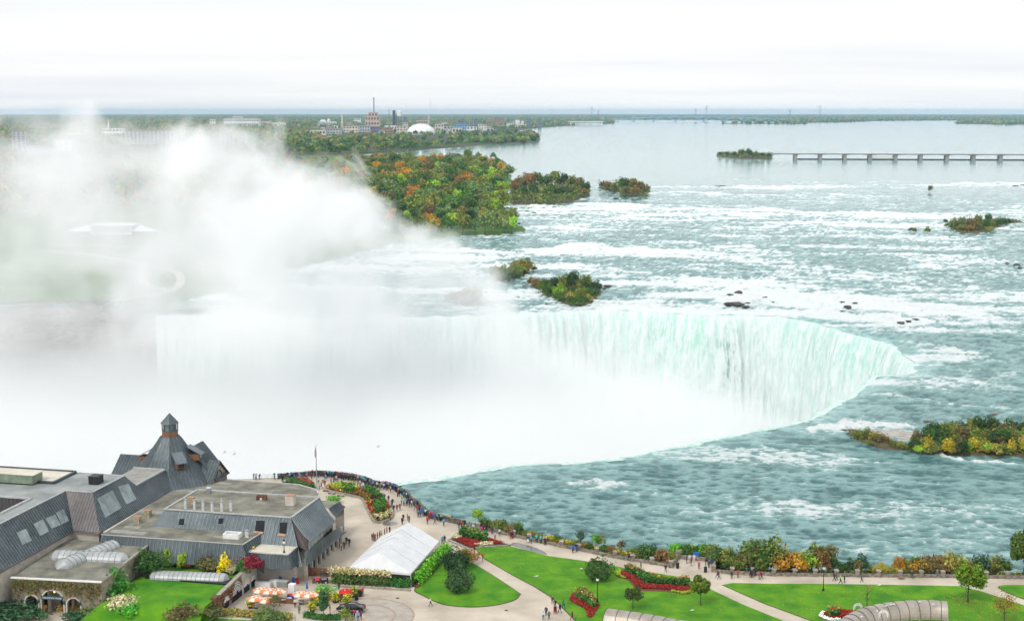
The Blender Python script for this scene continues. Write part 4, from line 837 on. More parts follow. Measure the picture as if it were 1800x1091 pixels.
def bed(label, px, zones, kerb=None, kerb_h=0.4, soil='soil', sm=True):
    P = smooth_px(px, step=0.7) if sm else [tuple(W(u, v)[:2]) for u, v in px]; c = np.mean(P, axis=0); r = empty('flower_bed', (c[0], c[1], 0), label, 'flower bed')
    zt = 0.12 if not kerb else kerb_h-0.1
    m_ = MB(); m_.prism(P, 0.0, zt); m_.build('soil', soil, r)
    if kerb:
        Q = resample(list(P)+[P[0]], 1.15)
        for i in range(len(Q)-1):
            a, b = Q[i], Q[i+1]; cc = (a+b)/2; m_ = MB(); m_.box((cc[0], cc[1], kerb_h/2+rnd.uniform(-.03, .03)), (np.linalg.norm(b-a)*rnd.uniform(.9, .97), 0.42, kerb_h), math.atan2(b[1]-a[1], b[0]-a[0])); m_.build('kerb_stone', kerb, r)
    for nm, zpx, cols, h, n, size in zones:
        poly = [tuple(W(u, v)[:2]) for u, v in zpx] if zpx else P
        zone(r, nm, poly, cols, h+zt, n, size, zt)
    return r
bed('long stone-edged flower bed in the middle of the lookout plaza', [(571, 862), (588, 866), (603, 869), (620, 873), (636, 877.5), (646, 897), (657, 917), (668, 919), (681, 916), (691, 905), (685, 892), (677, 880), (661, 867), (637, 860), (602, 854), (579, 856)],
    [('low_foliage', None, 'mix', 0.5, 1500, 0.3), ('lime_foliage', [(577, 860), (600, 855), (622, 858), (630, 866), (610, 868), (590, 865)], 'lime', 1.1, 900, 0.28), ('tall_foliage', [(600, 858), (625, 862), (620, 870), (603, 868)], 'canna', 1.3, 500, 0.3), ('rust_foliage', [(625, 864), (645, 866), (648, 876), (637, 878), (622, 872)], 'rust', 0.6, 700, 0.25), ('tall_foliage', [(640, 862), (660, 867), (675, 882), (668, 886), (648, 874)], 'canna', 1.2, 900, 0.3),
     ('purple_foliage', [(652, 880), (670, 880), (674, 885), (662, 888), (652, 885)], 'purple', 1.0, 600, 0.25), ('leafy_plants', [(656, 888), (676, 886), (680, 898), (672, 906), (660, 906)], 'canna', 1.2, 800, 0.35), ('red_flowers', [(648, 888), (655, 900), (658, 908), (653, 906), (645, 893)], 'red', 0.45, 500, 0.2), ('red_flowers', [(677, 886), (687, 897), (682, 901), (676, 892)], 'red', 0.5, 500, 0.2), ('blooms', [(668, 896), (674, 896), (673, 901), (667, 900)], 'bloom', 1.1, 160, 0.2), ('white_flowers', [(655, 907), (672, 909), (688, 897), (690, 904), (680, 914), (660, 914)], 'white', 0.45, 600, 0.2)], 'stone_cap', 0.5)
bed('small flower bed of pink and red blooms left of the flagpole', [(498, 849), (520, 846), (540, 848), (553, 857), (550, 861), (530, 857), (505, 852)], [('foliage', None, 'canna', 0.9, 900, 0.28), ('pink_flowers', [(522, 848), (540, 848), (552, 856), (545, 858), (528, 852)], 'pink', 1.2, 500, 0.22)], 'stone_dark', 0.35)
bed('triangular flower bed with red carpet plants beside the central path', [(790, 950), (808, 958), (828, 966), (842, 962.5), (870, 961), (898, 959), (884, 955.5), (860, 947), (838, 941), (812, 936), (798, 943)],
    [('red_flowers', [(800, 952), (830, 964), (850, 960), (846, 953), (820, 948), (806, 946)], 'red', 0.35, 1800, 0.17), ('red_flowers', [(860, 949), (885, 956), (866, 958), (858, 954)], 'red', 0.35, 700, 0.17), ('white_flowers', [(796, 947), (806, 940), (812, 946), (806, 950)], 'white', 0.4, 600, 0.17), ('white_flowers', [(832, 961), (852, 955), (866, 955), (868, 959), (842, 962)], 'white', 0.4, 900, 0.17), ('canna_leaves', [(806, 944), (812, 937), (838, 941), (858, 948), (856, 953), (838, 952), (822, 948)], 'canna', 1.35, 1900, 0.3), ('canna_blooms', [(810, 941), (838, 943), (857, 950), (838, 950)], 'bloom', 1.6, 170, 0.2)], 'stone_cap', 0.3, sm=False)
bed('long curving flower bed of red flowers across the middle lawn', [(1082, 1006), (1088, 1001.5), (1107, 1000), (1120, 1006), (1133, 1014), (1156, 1021), (1180, 1024), (1208, 1023), (1222, 1030), (1224, 1037), (1214, 1043), (1200, 1045), (1180, 1041), (1150, 1039.5), (1128, 1038.5), (1115, 1032), (1104, 1021), (1090, 1016), (1082, 1012)],
    [('red_flowers', [(1090, 1007), (1100, 1008), (1116, 1014), (1130, 1028), (1160, 1030), (1190, 1032), (1214, 1034), (1213, 1040), (1200, 1042), (1180, 1038), (1150, 1036), (1130, 1036), (1116, 1029), (1106, 1018), (1092, 1013)], 'red', 0.4, 3200, 0.17), ('lime_border', [(1082, 1006), (1088, 1002), (1092, 1006), (1090, 1012), (1100, 1018), (1096, 1018), (1083, 1012)], 'lime', 0.35, 700, 0.17), ('lime_border', [(1214, 1028), (1222, 1030), (1224, 1037), (1214, 1043), (1200, 1045), (1180, 1041), (1180, 1039.5), (1200, 1042.5), (1214, 1040)], 'lime', 0.35, 900, 0.17),
     ('canna_leaves', [(1096, 1004), (1107, 1001), (1122, 1008), (1134, 1015), (1156, 1022), (1180, 1025), (1208, 1024), (1214, 1032), (1190, 1031), (1160, 1028), (1132, 1026), (1116, 1013)], 'canna', 1.1, 2600, 0.3), ('canna_blooms', [(1096, 1004), (1107, 1001), (1122, 1008), (1134, 1015), (1156, 1022), (1180, 1025), (1208, 1024), (1214, 1031), (1160, 1025), (1120, 1012)], 'bloom', 1.5, 620, 0.2)], soil='mulch')
bed('boot-shaped flower bed of orange and red flowers near the lamp post', [(1001, 1056), (1003, 1048), (1014, 1041), (1028, 1040), (1036, 1048), (1046, 1058), (1054, 1064), (1048, 1074), (1040, 1086), (1032, 1084), (1029, 1072), (1015, 1064)],
    [('red_flowers', None, 'red', 0.35, 2600, 0.17), ('canna_leaves', [(1010, 1052), (1018, 1044), (1030, 1045), (1048, 1062), (1046, 1072), (1036, 1068), (1022, 1058)], 'canna', 1.1, 1400, 0.3), ('canna_blooms', [(1008, 1050), (1018, 1043), (1030, 1045), (1048, 1062), (1044, 1070), (1030, 1060)], 'bloom', 1.45, 420, 0.2)], soil='mulch')
bed('red flower bed with a white border beside the right canopy', [(1439, 1084), (1446, 1076), (1468, 1070), (1500, 1073), (1520, 1080), (1492, 1092), (1455, 1091)], [('white_border', [(1439, 1084), (1446, 1076), (1450, 1078), (1446, 1084), (1460, 1089), (1490, 1090), (1490, 1093), (1455, 1092)], [(0.7, 0.7, 0.68), (0.6, 0.62, 0.58)], 0.35, 900, 0.15), ('red_flowers', [(1446, 1080), (1470, 1073), (1505, 1076), (1490, 1088), (1460, 1088)], 'red', 0.4, 1500, 0.17), ('canna_leaves', [(1455, 1080), (1475, 1078), (1475, 1086), (1458, 1086)], 'canna', 1.2, 700, 0.3), ('canna_blooms', [(1455, 1080), (1475, 1078), (1475, 1085), (1458, 1085)], 'bloom', 1.6, 260, 0.2)], soil='mulch')

# --- hedges
def hedge(label, px, w_, h, cols, n, size=0.28, grass=False, z=0.0, name='hedge', cat='hedge'):
    line = resample([W(u, v, z)[:2] for u, v in px], 0.6); r = empty(name, (*line[0], z), label, cat); k = _rs.integers(0, len(line)-1, n); t = _rs.uniform(0, 1, n)[:, None]
    B = line[k]*(1-t)+line[k+1]*t; a = _rs.uniform(0, 2*np.pi, n); rr = np.sqrt(_rs.uniform(0.35, 1, n)); hh = h*(0.82+0.35*fbm(B[:, 0]/1.4, B[:, 1]/1.4, 12, 3)); d = line[-1]-line[0]; d = d/np.linalg.norm(d); nn = np.array([-d[1], d[0]])
    lat = np.cos(a)*rr; up = np.abs(np.sin(a))*rr*0.55+0.45*_rs.uniform(0, 1, n); P = np.c_[B+nn*(lat*w_/2)[:, None]+_rs.normal(0, .12, (n, 2)), z+np.clip(up, 0.03, 1)*hh]
    N_ = np.c_[nn[None]*lat[:, None], np.full(n, 0.6)]
    plantmass('foliage', P, N_, size, cols, _rs, r, 'stuff')
    m_ = MB()
    for i in range(0, len(line), 2): m_.tube([(*line[i], z-0.1), (line[i][0]+rnd.uniform(-.1, .1), line[i][1], z+h*0.5)], 0.03, 4)
    m_.build('stems', 'bark', r)
    if grass:
        q = _rs.integers(0, len(line), n//3); P = np.c_[line[q]+_rs.normal(0, w_*0.28, (n//3, 2)), z+h*_rs.uniform(0.85, 1.25, n//3)]; plantmass('plumes', P, np.tile([0, 0, .3], (len(P), 1)), size*0.8, [(0.52, 0.44, 0.28), (0.42, 0.36, 0.2), (0.3, 0.28, 0.1)], _rs, r, 'stuff')
    return r
GR = [(0.06, 0.11, 0.02), (0.05, 0.09, 0.02), (0.09, 0.12, 0.03), (0.035, 0.07, 0.02)]
hedge('tall plumed grass hedge in front of the white marquee', [(586, 1022), (620, 1024), (655, 1026), (682, 1028)], 2.4, 2.3, GR, 4200, 0.3, True)
hedge('dark green flowering hedge under the marquee corner', [(684, 1027), (704, 1030), (722, 1031)], 1.8, 1.7, [(0.025, 0.11, 0.02), (0.04, 0.15, 0.02), (0.02, 0.07, 0.015)], 1800)
hedge('bright green hedge slanting along the right side of the marquee', [(732, 1028), (748, 1010), (766, 990), (784, 972)], 2.2, 2.3, [(0.10, 0.30, 0.02), (0.15, 0.37, 0.03), (0.07, 0.22, 0.02)], 4600, 0.34)
m_ = MB(); m_.prism([tuple(W(u, v)[:2]) for u, v in [(735, 1034), (752, 1016), (772, 994), (796, 972), (788, 968), (764, 986), (744, 1008), (724, 1030)]], 0, 0.16); tag(m_.build('mulch_strip', 'mulch'), kind='structure')
def kerbline(label, px, h=0.35, w_=0.4, mat='stone_cap', step=1.2):
    Q = resample([W(u, v)[:2] for u, v in px], step); r = empty('kerb', (*Q[0], 0), label, 'kerb')
    for i in range(len(Q)-1):
        a, b = Q[i], Q[i+1]; c = (a+b)/2; m_ = MB(); m_.box((c[0], c[1], h/2), (np.linalg.norm(b-a)*.95, w_, h+rnd.uniform(-.03, .03)), math.atan2(b[1]-a[1], b[0]-a[0])); m_.build('kerb_stone', mat, r)
kerbline('low stone kerb in front of the marquee hedges', [(586, 1031), (640, 1033), (690, 1036), (722, 1038)])
for z_, cols, n in ((0.4, [(0.3, 0.28, 0.05), (0.2, 0.1, 0.03)], 260),):
    pass

# --- single trees and bushes of the park
make_tree('round_bush', W(1053, 1019), (0.045, 0.095, 0.02), 'big round dark bush on the middle lawn above the lamp post', None, (1.02, 1.02, 0.98), name='round_bush', cat='bush', partnames=('foliage', 'stems'))
make_tree('round_bush', W(807, 1040), (0.040, 0.085, 0.03), 'front round bush on the teardrop lawn', None, (1.0, 1.0, 1.02), name='round_bush', cat='bush', partnames=('foliage', 'stems'))
make_tree('round_bush', W(800, 1004), (0.022, 0.055, 0.018), 'dark back bush on the teardrop lawn beside the bright hedge', None, (1.12, 1.0, 0.98), name='round_bush', cat='bush', partnames=('foliage', 'stems'))
make_tree('bush1', W(818, 992), (0.22, 0.13, 0.02), 'orange-tinged shrub behind the dark bush on the teardrop lawn', None, 1.1, name='shrub', cat='shrub', partnames=('foliage', 'stems'))
make_tree('slim_tree', W(1231, 1064), (0.085, 0.13, 0.015), 'young tree with yellowing top between bed and path', None, (1.0, 1.0, 1.0), name='young_tree')
make_tree('ball_tree', W(1112, 1070), (0.05, 0.075, 0.02), 'little round-headed dark tree on the middle lawn', None, 1.0, name='young_tree')
make_tree('lawn_tree', W(1701, 1059), (0.10, 0.17, 0.012), 'leafy green tree with yellow edges on the right lawn', None, (1.0, 1.0, 1.05), name='lawn_tree')
make_tree('bare_tree', W(1524, 1069), (0.15, 0.10, 0.05), 'thin leafless tree behind the right canopy', None, 1.0, name='bare_tree')
make_tree('sparse_tree', W(1766, 1096), (0.17, 0.11, 0.02), 'thin orange-leaved sapling in the bottom right corner', None, 1.0, name='sapling')
make_tree('bank_tree', W(1800, 1006, -0.8), (0.06, 0.10, 0.018), 'large olive green tree behind the wall at the right edge', None, 1.0, name='bank_tree')

# --- scrub on the bank, between wall and river
def bank_scrub():
    wl = WALL_PX[6:]+ALC_PX[1:4]+WALL2_PX[1:]; xs = [q[0] for q in wl]; yy = [q[1] for q in wl]
    def on_bank(x, d): p = W(x, np.interp(x, xs, yy)); return Vector((p.x+0.06*d, p.y+d, -0.2-0.05*d*d if d < 6 else -2.2))
    S = [(838, 3.6, 'lime', 'whip'), (845, 1.6, 'dark', 'bush'), (855, 2.0, 'green', 'bush'), (866, 1.6, 'olive', 'bush'), (876, 2.4, 'olive', 'bush'), (885, 2.1, 'green', 'bush'), (894, 2.0, 'brown', 'bush'), (905, 2.5, 'olive', 'bush'), (912, 2.2, 'green', 'bush'), (922, 1.4, 'olive', 'bush'), (934, 1.5, 'gold', 'bush'), (948, 1.3, 'olive', 'bush'), (958, 1.2, 'gold', 'bush'), (968, 1.4, 'yellow', 'bush'), (980, 1.7, 'green', 'bush'), (990, 1.3, 'gold', 'bush'),
         (1000, 1.2, 'yellow', 'bush'), (1012, 1.5, 'olive', 'bush'), (1021, 3.4, 'bluegreen', 'whip'), (1028, 1.3, 'gold', 'bush'), (1038, 1.4, 'green', 'bush'), (1048, 3.4, 'bright', 'whip'), (1057, 3.3, 'olive', 'whip'), (1062, 1.6, 'green', 'bush'), (1074, 1.8, 'rust', 'bush'), (1084, 1.4, 'gold', 'bush'), (1092, 3.1, 'brown', 'whip'), (1102, 1.3, 'yellow', 'bush'), (1112, 1.8, 'olive', 'bush'), (1126, 1.6, 'gold', 'bush'), (1139, 2.8, 'green', 'bush'), (1150, 2.8, 'bluegreen', 'bush'),
         (1160, 2.2, 'rust', 'bush'), (1170, 2.6, 'rust', 'bush'), (1182, 2.1, 'olive', 'bush'), (1194, 2.4, 'bright', 'bush'), (1205, 2.2, 'green', 'bush'), (1216, 2.2, 'lime', 'bush'), (1226, 2.0, 'dark', 'bush'), (1238, 2.6, 'bright', 'bush'), (1250, 2.7, 'olive', 'bush'), (1262, 2.6, 'green', 'bush'), (1272, 3.2, 'green', 'bush'), (1282, 3.6, 'olive', 'bush'), (1290, 3.2, 'green', 'bush'), (1300, 3.1, 'olive', 'bush'), (1310, 3.0, 'brown', 'bush'),
         (1322, 4.6, 'green', 'bush'), (1332, 5.0, 'olive', 'bush'), (1342, 4.4, 'olive', 'bush'), (1352, 4.6, 'green', 'bush'), (1364, 5.2, 'olive', 'bush'), (1374, 4.4, 'gold', 'bush'), (1384, 3.6, 'orange', 'bush'), (1394, 3.0, 'olive', 'bush'), (1404, 3.4, 'orange', 'bush'), (1412, 3.2, 'yellow', 'bush'), (1422, 3.0, 'olive', 'bush'), (1432, 3.6, 'lime', 'bush'), (1442, 5.2, 'olive', 'whip'), (1450, 4.0, 'rust', 'bush'), (1461, 5.2, 'brown', 'whip'), (1470, 3.0, 'green', 'bush'), (1480, 2.0, 'dark', 'bush'),
         (1492, 1.6, 'green', 'bush'), (1502, 2.4, 'dark', 'bush'), (1513, 2.4, 'brown', 'bush'), (1521, 3.1, 'bluegreen', 'bush'), (1533, 1.4, 'olive', 'bush'), (1546, 1.6, 'yellow', 'bush'), (1558, 1.8, 'yellow', 'bush'), (1568, 1.5, 'gold', 'bush'), (1578, 1.6, 'gold', 'bush'), (1588, 2.9, 'orange', 'bush'), (1597, 2.4, 'gold', 'bush'), (1604, 2.6, 'olive', 'bush'), (1617, 3.2, 'green', 'whip'), (1626, 2.6, 'orange', 'bush'), (1637, 3.2, 'brown', 'bush'), (1646, 2.4, 'orange', 'bush'), (1657, 3.4, 'rust', 'bush'), (1668, 2.4, 'olive', 'bush'), (1679, 2.6, 'gold', 'bush'), (1689, 3.8, 'gold', 'bush'), (1700, 2.8, 'olive', 'bush'),
         (1712, 2.4, 'gold', 'bush'), (1724, 2.0, 'olive', 'bush'), (1734, 3.2, 'bluegreen', 'bush'), (1745, 2.2, 'brown', 'bush'), (1757, 3.0, 'olive', 'bush'), (1766, 2.6, 'gold', 'bush'), (1776, 3.0, 'green', 'bush')]
    H0 = {'bush0': 3.5, 'bush1': 3.0, 'bush2': 3.8, 'bush3': 2.7, 'whip0': 5.4, 'whip1': 4.8}
    for x, h, t, kind in S:
        key = kind+str(rnd.randrange(4 if kind == 'bush' else 2)); d = rnd.uniform(2.6, 4.8) if x > 900 else rnd.uniform(1.2, 2.6)
        p = on_bank(x, d); s = h*1.28/H0[key]; wd = max(s*0.85, 0.5)
        side = 'left of the lookout bay' if x < 1180 else ('just right of the lookout bay' if x < 1300 else ('in the tall autumn thicket' if x < 1480 else 'along the right stretch of wall'))
        size_ = 'tall' if h > 3.3 else ('low' if h < 1.7 else 'middling')
        make_tree(key, p, vary(TONE[t], 0.12), '%s %s %s on the bank %s' % (size_, TONEW[t], 'sapling' if kind == 'whip' else 'shrub', side), 'scrub along the river bank', (wd, wd, s), name='sapling' if kind == 'whip' else 'shrub', cat='shrub', partnames=('foliage', 'stems'))
    # undergrowth nobody could count
    n = 9000; x = _rs.uniform(826, 1830, n); d = _rs.uniform(1.6, 6.5, n)*np.clip((x-800)/120, 0.25, 1); P = []
    for a, b in zip(x, d):
        p = on_bank(a, b); P.append((p.x, p.y, p.z+_rs.uniform(0.05, 0.75)))
    c = [(0.05, 0.10, 0.02), (0.08, 0.12, 0.02), (0.12, 0.12, 0.03), (0.10, 0.16, 0.03), (0.2, 0.15, 0.03)]
    tag(plantmass('bank_undergrowth', P, np.tile([0, 0, .8], (n, 1)), 0.34, c, _rs), kind='stuff')
    n = 2600; x = np.where(_rs.uniform(0, 1, n) < 0.7, _rs.uniform(940, 1130, n), _rs.uniform(1535, 1600, n)); P = []
    for a in x: p = on_bank(a, _rs.uniform(2.6, 5.0)); P.append((p.x, p.y, p.z+_rs.uniform(0.5, 1.35)))
    tag(plantmass('goldenrod', P, np.tile([0, 0, .8], (n, 1)), 0.25, [(0.5, 0.38, 0.02), (0.4, 0.33, 0.04), (0.14, 0.18, 0.03)], _rs), kind='stuff')
bank_scrub()
# autumn litter blown over the lawns
q = np.concatenate([scatter(_rs, [W(u, v)[:2] for u, v in LA], 900), scatter(_rs, [W(u, v)[:2] for u, v in [(1290, 1026), (1690, 1031), (1800, 1066), (1880, 1110), (1450, 1110)]], 1100), np.array(W(1701, 1059)[:2])+_rs.normal(0, 2.4, (500, 2)), np.array(W(1766, 1092)[:2])+_rs.normal(0, 2.6, (400, 2))])
tag(plantmass('fallen_leaves', np.c_[q, np.full(len(q), 0.11)], np.tile([0, 0, 3.0], (len(q), 1)), 0.16, [(0.2, 0.12, 0.03), (0.13, 0.17, 0.02), (0.22, 0.2, 0.03), (0.1, 0.07, 0.03)], _rs), kind='stuff')
# ================================================================== BUILDINGS ON THE RIM
BA = R(-12.6); E1 = Vector((math.cos(BA), math.sin(BA), 0)); E2 = Vector((-math.sin(BA), math.cos(BA), 0)); BO = W(511.8, 910, 10.7); BO.z = 0
def LB(a, b, z=0.0): return BO+E1*a+E2*b+Vector((0, 0, z))
def copper_mat(name, c1, c2, c3):
    m, nt, p = newmat(name); Lk = nt.links; tc = nd(nt, 'ShaderNodeTexCoord')
    n1 = nd(nt, 'ShaderNodeTexNoise', i_Scale=0.12, i_Detail=6, i_Roughness=0.65); Lk.new(tc.outputs['Object'], n1.inputs[0])
    mp = nd(nt, 'ShaderNodeMapping'); mp.inputs['Scale'].default_value = (1.6, 1.6, 0.12); Lk.new(tc.outputs['Object'], mp.inputs[0]); n2 = nd(nt, 'ShaderNodeTexNoise', i_Scale=1.3, i_Detail=6, i_Roughness=0.7); Lk.new(mp.outputs[0], n2.inputs[0])
    cr = nd(nt, 'ShaderNodeValToRGB'); e = cr.color_ramp.elements; e[0].position = 0.34; e[0].color = (*c1, 1); e[1].position = 0.66; e[1].color = (*c2, 1); Lk.new(n1.outputs[0], cr.inputs[0])
    mr = nd(nt, 'ShaderNodeMapRange'); mr.inputs[1].default_value = 0.52; mr.inputs[2].default_value = 0.72; Lk.new(n2.outputs[0], mr.inputs[0]); sc = nd(nt, 'ShaderNodeMath', operation='MULTIPLY'); sc.inputs[1].default_value = 0.6; Lk.new(mr.outputs[0], sc.inputs[0])
    mx = nd(nt, 'ShaderNodeMixRGB'); mx.inputs[2].default_value = (*c3, 1); Lk.new(sc.outputs[0], mx.inputs[0]); Lk.new(cr.outputs[0], mx.inputs[1]); Lk.new(mx.outputs[0], p.inputs['Base Color'])
    p.inputs['Metallic'].default_value = 0.35; p.inputs['Roughness'].default_value = 0.48; p.inputs['Specular IOR Level'].default_value = 0.4
copper_mat('copper', (0.045, 0.062, 0.070), (0.11, 0.135, 0.145), (0.15, 0.19, 0.20)); copper_mat('copper_brown', (0.085, 0.068, 0.062), (0.15, 0.12, 0.115), (0.20, 0.19, 0.18)); copper_mat('copper_seam', (0.10, 0.13, 0.145), (0.21, 0.25, 0.27), (0.36, 0.41, 0.42))
pm('flat_roof', (0.19, 0.21, 0.205), 0.88, col2=(0.36, 0.385, 0.375), scale=0.2, detail=11, lo=0.3, hi=0.68); pm('gravel_roof', (0.12, 0.118, 0.095), 0.95, col2=(0.29, 0.28, 0.225), scale=0.3, detail=11, lo=0.33, hi=0.66, bump=0.3); pm('cream_roof', (0.62, 0.58, 0.48), 0.85, var=0.12, scale=0.3); pm('roof_cap', (0.42, 0.44, 0.43), 0.6, var=0.15, scale=1.0)
pm('felt_patch', (0.19, 0.185, 0.155), 0.95, var=0.2, scale=0.6); pm('felt_patch_pale', (0.30, 0.30, 0.27), 0.95, var=0.15, scale=0.6)
pm('rubble_stone', (0.22, 0.18, 0.12), 0.9, col2=(0.50, 0.43, 0.31), scale=1.6, detail=4, bump=0.7, stretch=(1, 1, 1.8)); pm('limestone', (0.46, 0.42, 0.35), 0.9, col2=(0.62, 0.58, 0.5), scale=0.9, detail=5, bump=0.3); pm('render_wall', (0.55, 0.52, 0.46), 0.9, var=0.1, scale=0.7)
pm('brick_brown', (0.16, 0.07, 0.045), 0.9, var=0.25, scale=2.0); pm('wood_brown', (0.17, 0.085, 0.045), 0.75, col2=(0.24, 0.12, 0.065), scale=1.0, stretch=(3, 3, 0.4)); pm('grey_metal', (0.38, 0.40, 0.41), 0.4, var=0.12, scale=2.0, metal=0.6); pm('steel_bright', (0.66, 0.67, 0.68), 0.35, var=0.1, scale=2.0, metal=0.2); pm('green_metal', (0.20, 0.25, 0.18), 0.6, var=0.2, scale=1.0)
pm('dark_glass', (0.02, 0.025, 0.028), 0.08, var=0.3, scale=0.6, spec=0.6); pm('pale_glass', (0.12, 0.16, 0.17), 0.12, col2=(0.30, 0.36, 0.36), scale=0.35, spec=0.6, detail=6); pm('black_void', (0.012, 0.013, 0.015), 0.8, var=0.2, scale=1)
pm('skylight_plastic', (0.30, 0.32, 0.32), 0.35, col2=(0.44, 0.46, 0.46), scale=0.5, spec=0.5); pm('rust_orange', (0.42, 0.25, 0.16), 0.8, var=0.2, scale=2); pm('sign_teal', (0.03, 0.09, 0.10), 0.5, var=0.1, scale=2); pm('letter_white', (0.8, 0.8, 0.78), 0.6, var=0.03, scale=2); pm('vine_wall', (0.19, 0.16, 0.12), 0.95, col2=(0.33, 0.29, 0.22), scale=1.0, bump=0.6)
m_, nt_, p_ = newmat('lantern_glow'); p_.inputs['Emission Color'].default_value = (1, 0.5, 0.12, 1); p_.inputs['Emission Strength'].default_value = 3.0

def slope(root, pts, seams=1.0, mat='copper', name='roof_slope', seammat='copper_seam', rib=0.10, thick=0.12):
    """a flat roof slope; pts[0]->pts[1] is its eave; ribs run up the slope"""
    P = [Vector(p) for p in pts]; ev = (P[1]-P[0]).normalized(); nrm = Vector((0, 0, 0))
    for i in range(len(P)): a, b = P[i], P[(i+1) % len(P)]; nrm += Vector(((a.y-b.y)*(a.z+b.z), (a.z-b.z)*(a.x+b.x), (a.x-b.x)*(a.y+b.y)))
    nrm.normalize()
    if nrm.z < 0: nrm = -nrm
    m = MB(); n = len(P); lo = [p-nrm*thick for p in P]; m.add(P+lo, [tuple(range(n)), tuple(range(2*n-1, n-1, -1))]+[(i, n+i, n+(i+1) % n, (i+1) % n) for i in range(n)])
    o = m.build(name, mat, root)
    if seams:
        up = nrm.cross(ev).normalized(); S = [((p-P[0]).dot(ev), (p-P[0]).dot(up)) for p in P]; s0, s1 = min(a for a, _ in S), max(a for a, _ in S); r = MB(); s = s0+seams*0.5
        while s < s1:
            ts = []
            for i in range(n):
                (a, ta), (b, tb) = S[i], S[(i+1) % n]
                if (a-s)*(b-s) < 0: ts.append(ta+(tb-ta)*(s-a)/(b-a))
            if len(ts) >= 2 and max(ts)-min(ts) > 0.3:
                A, B = P[0]+ev*s+up*min(ts), P[0]+ev*s+up*max(ts); w_ = ev*rib*0.5; h = nrm*rib
                r.add([A-w_, A+w_, B+w_, B-w_, A-w_+h, A+w_+h, B+w_+h, B-w_+h], [(4, 5, 6, 7), (0, 1, 5, 4), (1, 2, 6, 5), (2, 3, 7, 6), (3, 0, 4, 7)])
            s += seams
        if r.f: q = r.build('standing_seams', seammat, o); q['kind'] = 'stuff'
    return o, P[0], nrm
def WPl(u, v, p0, n, off=0.0):
    """pixel ray onto a plane"""
    a = (u-CX)/FPX; b = (CY-v)/FPX; d = Vector((a, CT+b*ST, -ST+b*CT)); c = Vector((0, 0, CAMZ)); t = (p0-c).dot(n)/d.dot(n); return c+d*t+n*off
def panel(root, name, px, p0, n, mat, off=0.06, depth=0.08):
    P = [WPl(u, v, p0, n, off) for u, v in px]; m = MB(); k = len(P); Q = [p-n*depth for p in P]; m.add(P+Q, [tuple(range(k)), tuple(range(2*k-1, k-1, -1))]+[(i, k+i, k+(i+1) % k, (i+1) % k) for i in range(k)]); return m.build(name, mat, root)
def capline(root, pts, w_=0.35, h=0.22, mat='roof_cap', name='roof_coping'):
    m = MB()
    for a, b in zip(pts[:-1], pts[1:]):
        a, b = Vector(a), Vector(b); d = (b-a).normalized(); s = Vector((-d.y, d.x, 0))*w_/2; u = Vector((0, 0, h)); m.add([a-s, b-s, b+s, a+s, a-s+u, b-s+u, b+s+u, a+s+u], [(4, 5, 6, 7), (0, 1, 5, 4), (1, 2, 6, 5), (2, 3, 7, 6), (3, 0, 4, 7)])
    return m.build(name, mat, root)
def lbox(m, a0, a1, b0, b1, z0, z1, mi=0):
    q = [LB(a0, b0), LB(a1, b0), LB(a1, b1), LB(a0, b1)]; m.prism([(p.x, p.y) for p in q], z0, z1, mi)
def lquad(m, c, mi=0): m.poly([LB(*p) for p in c], mi)

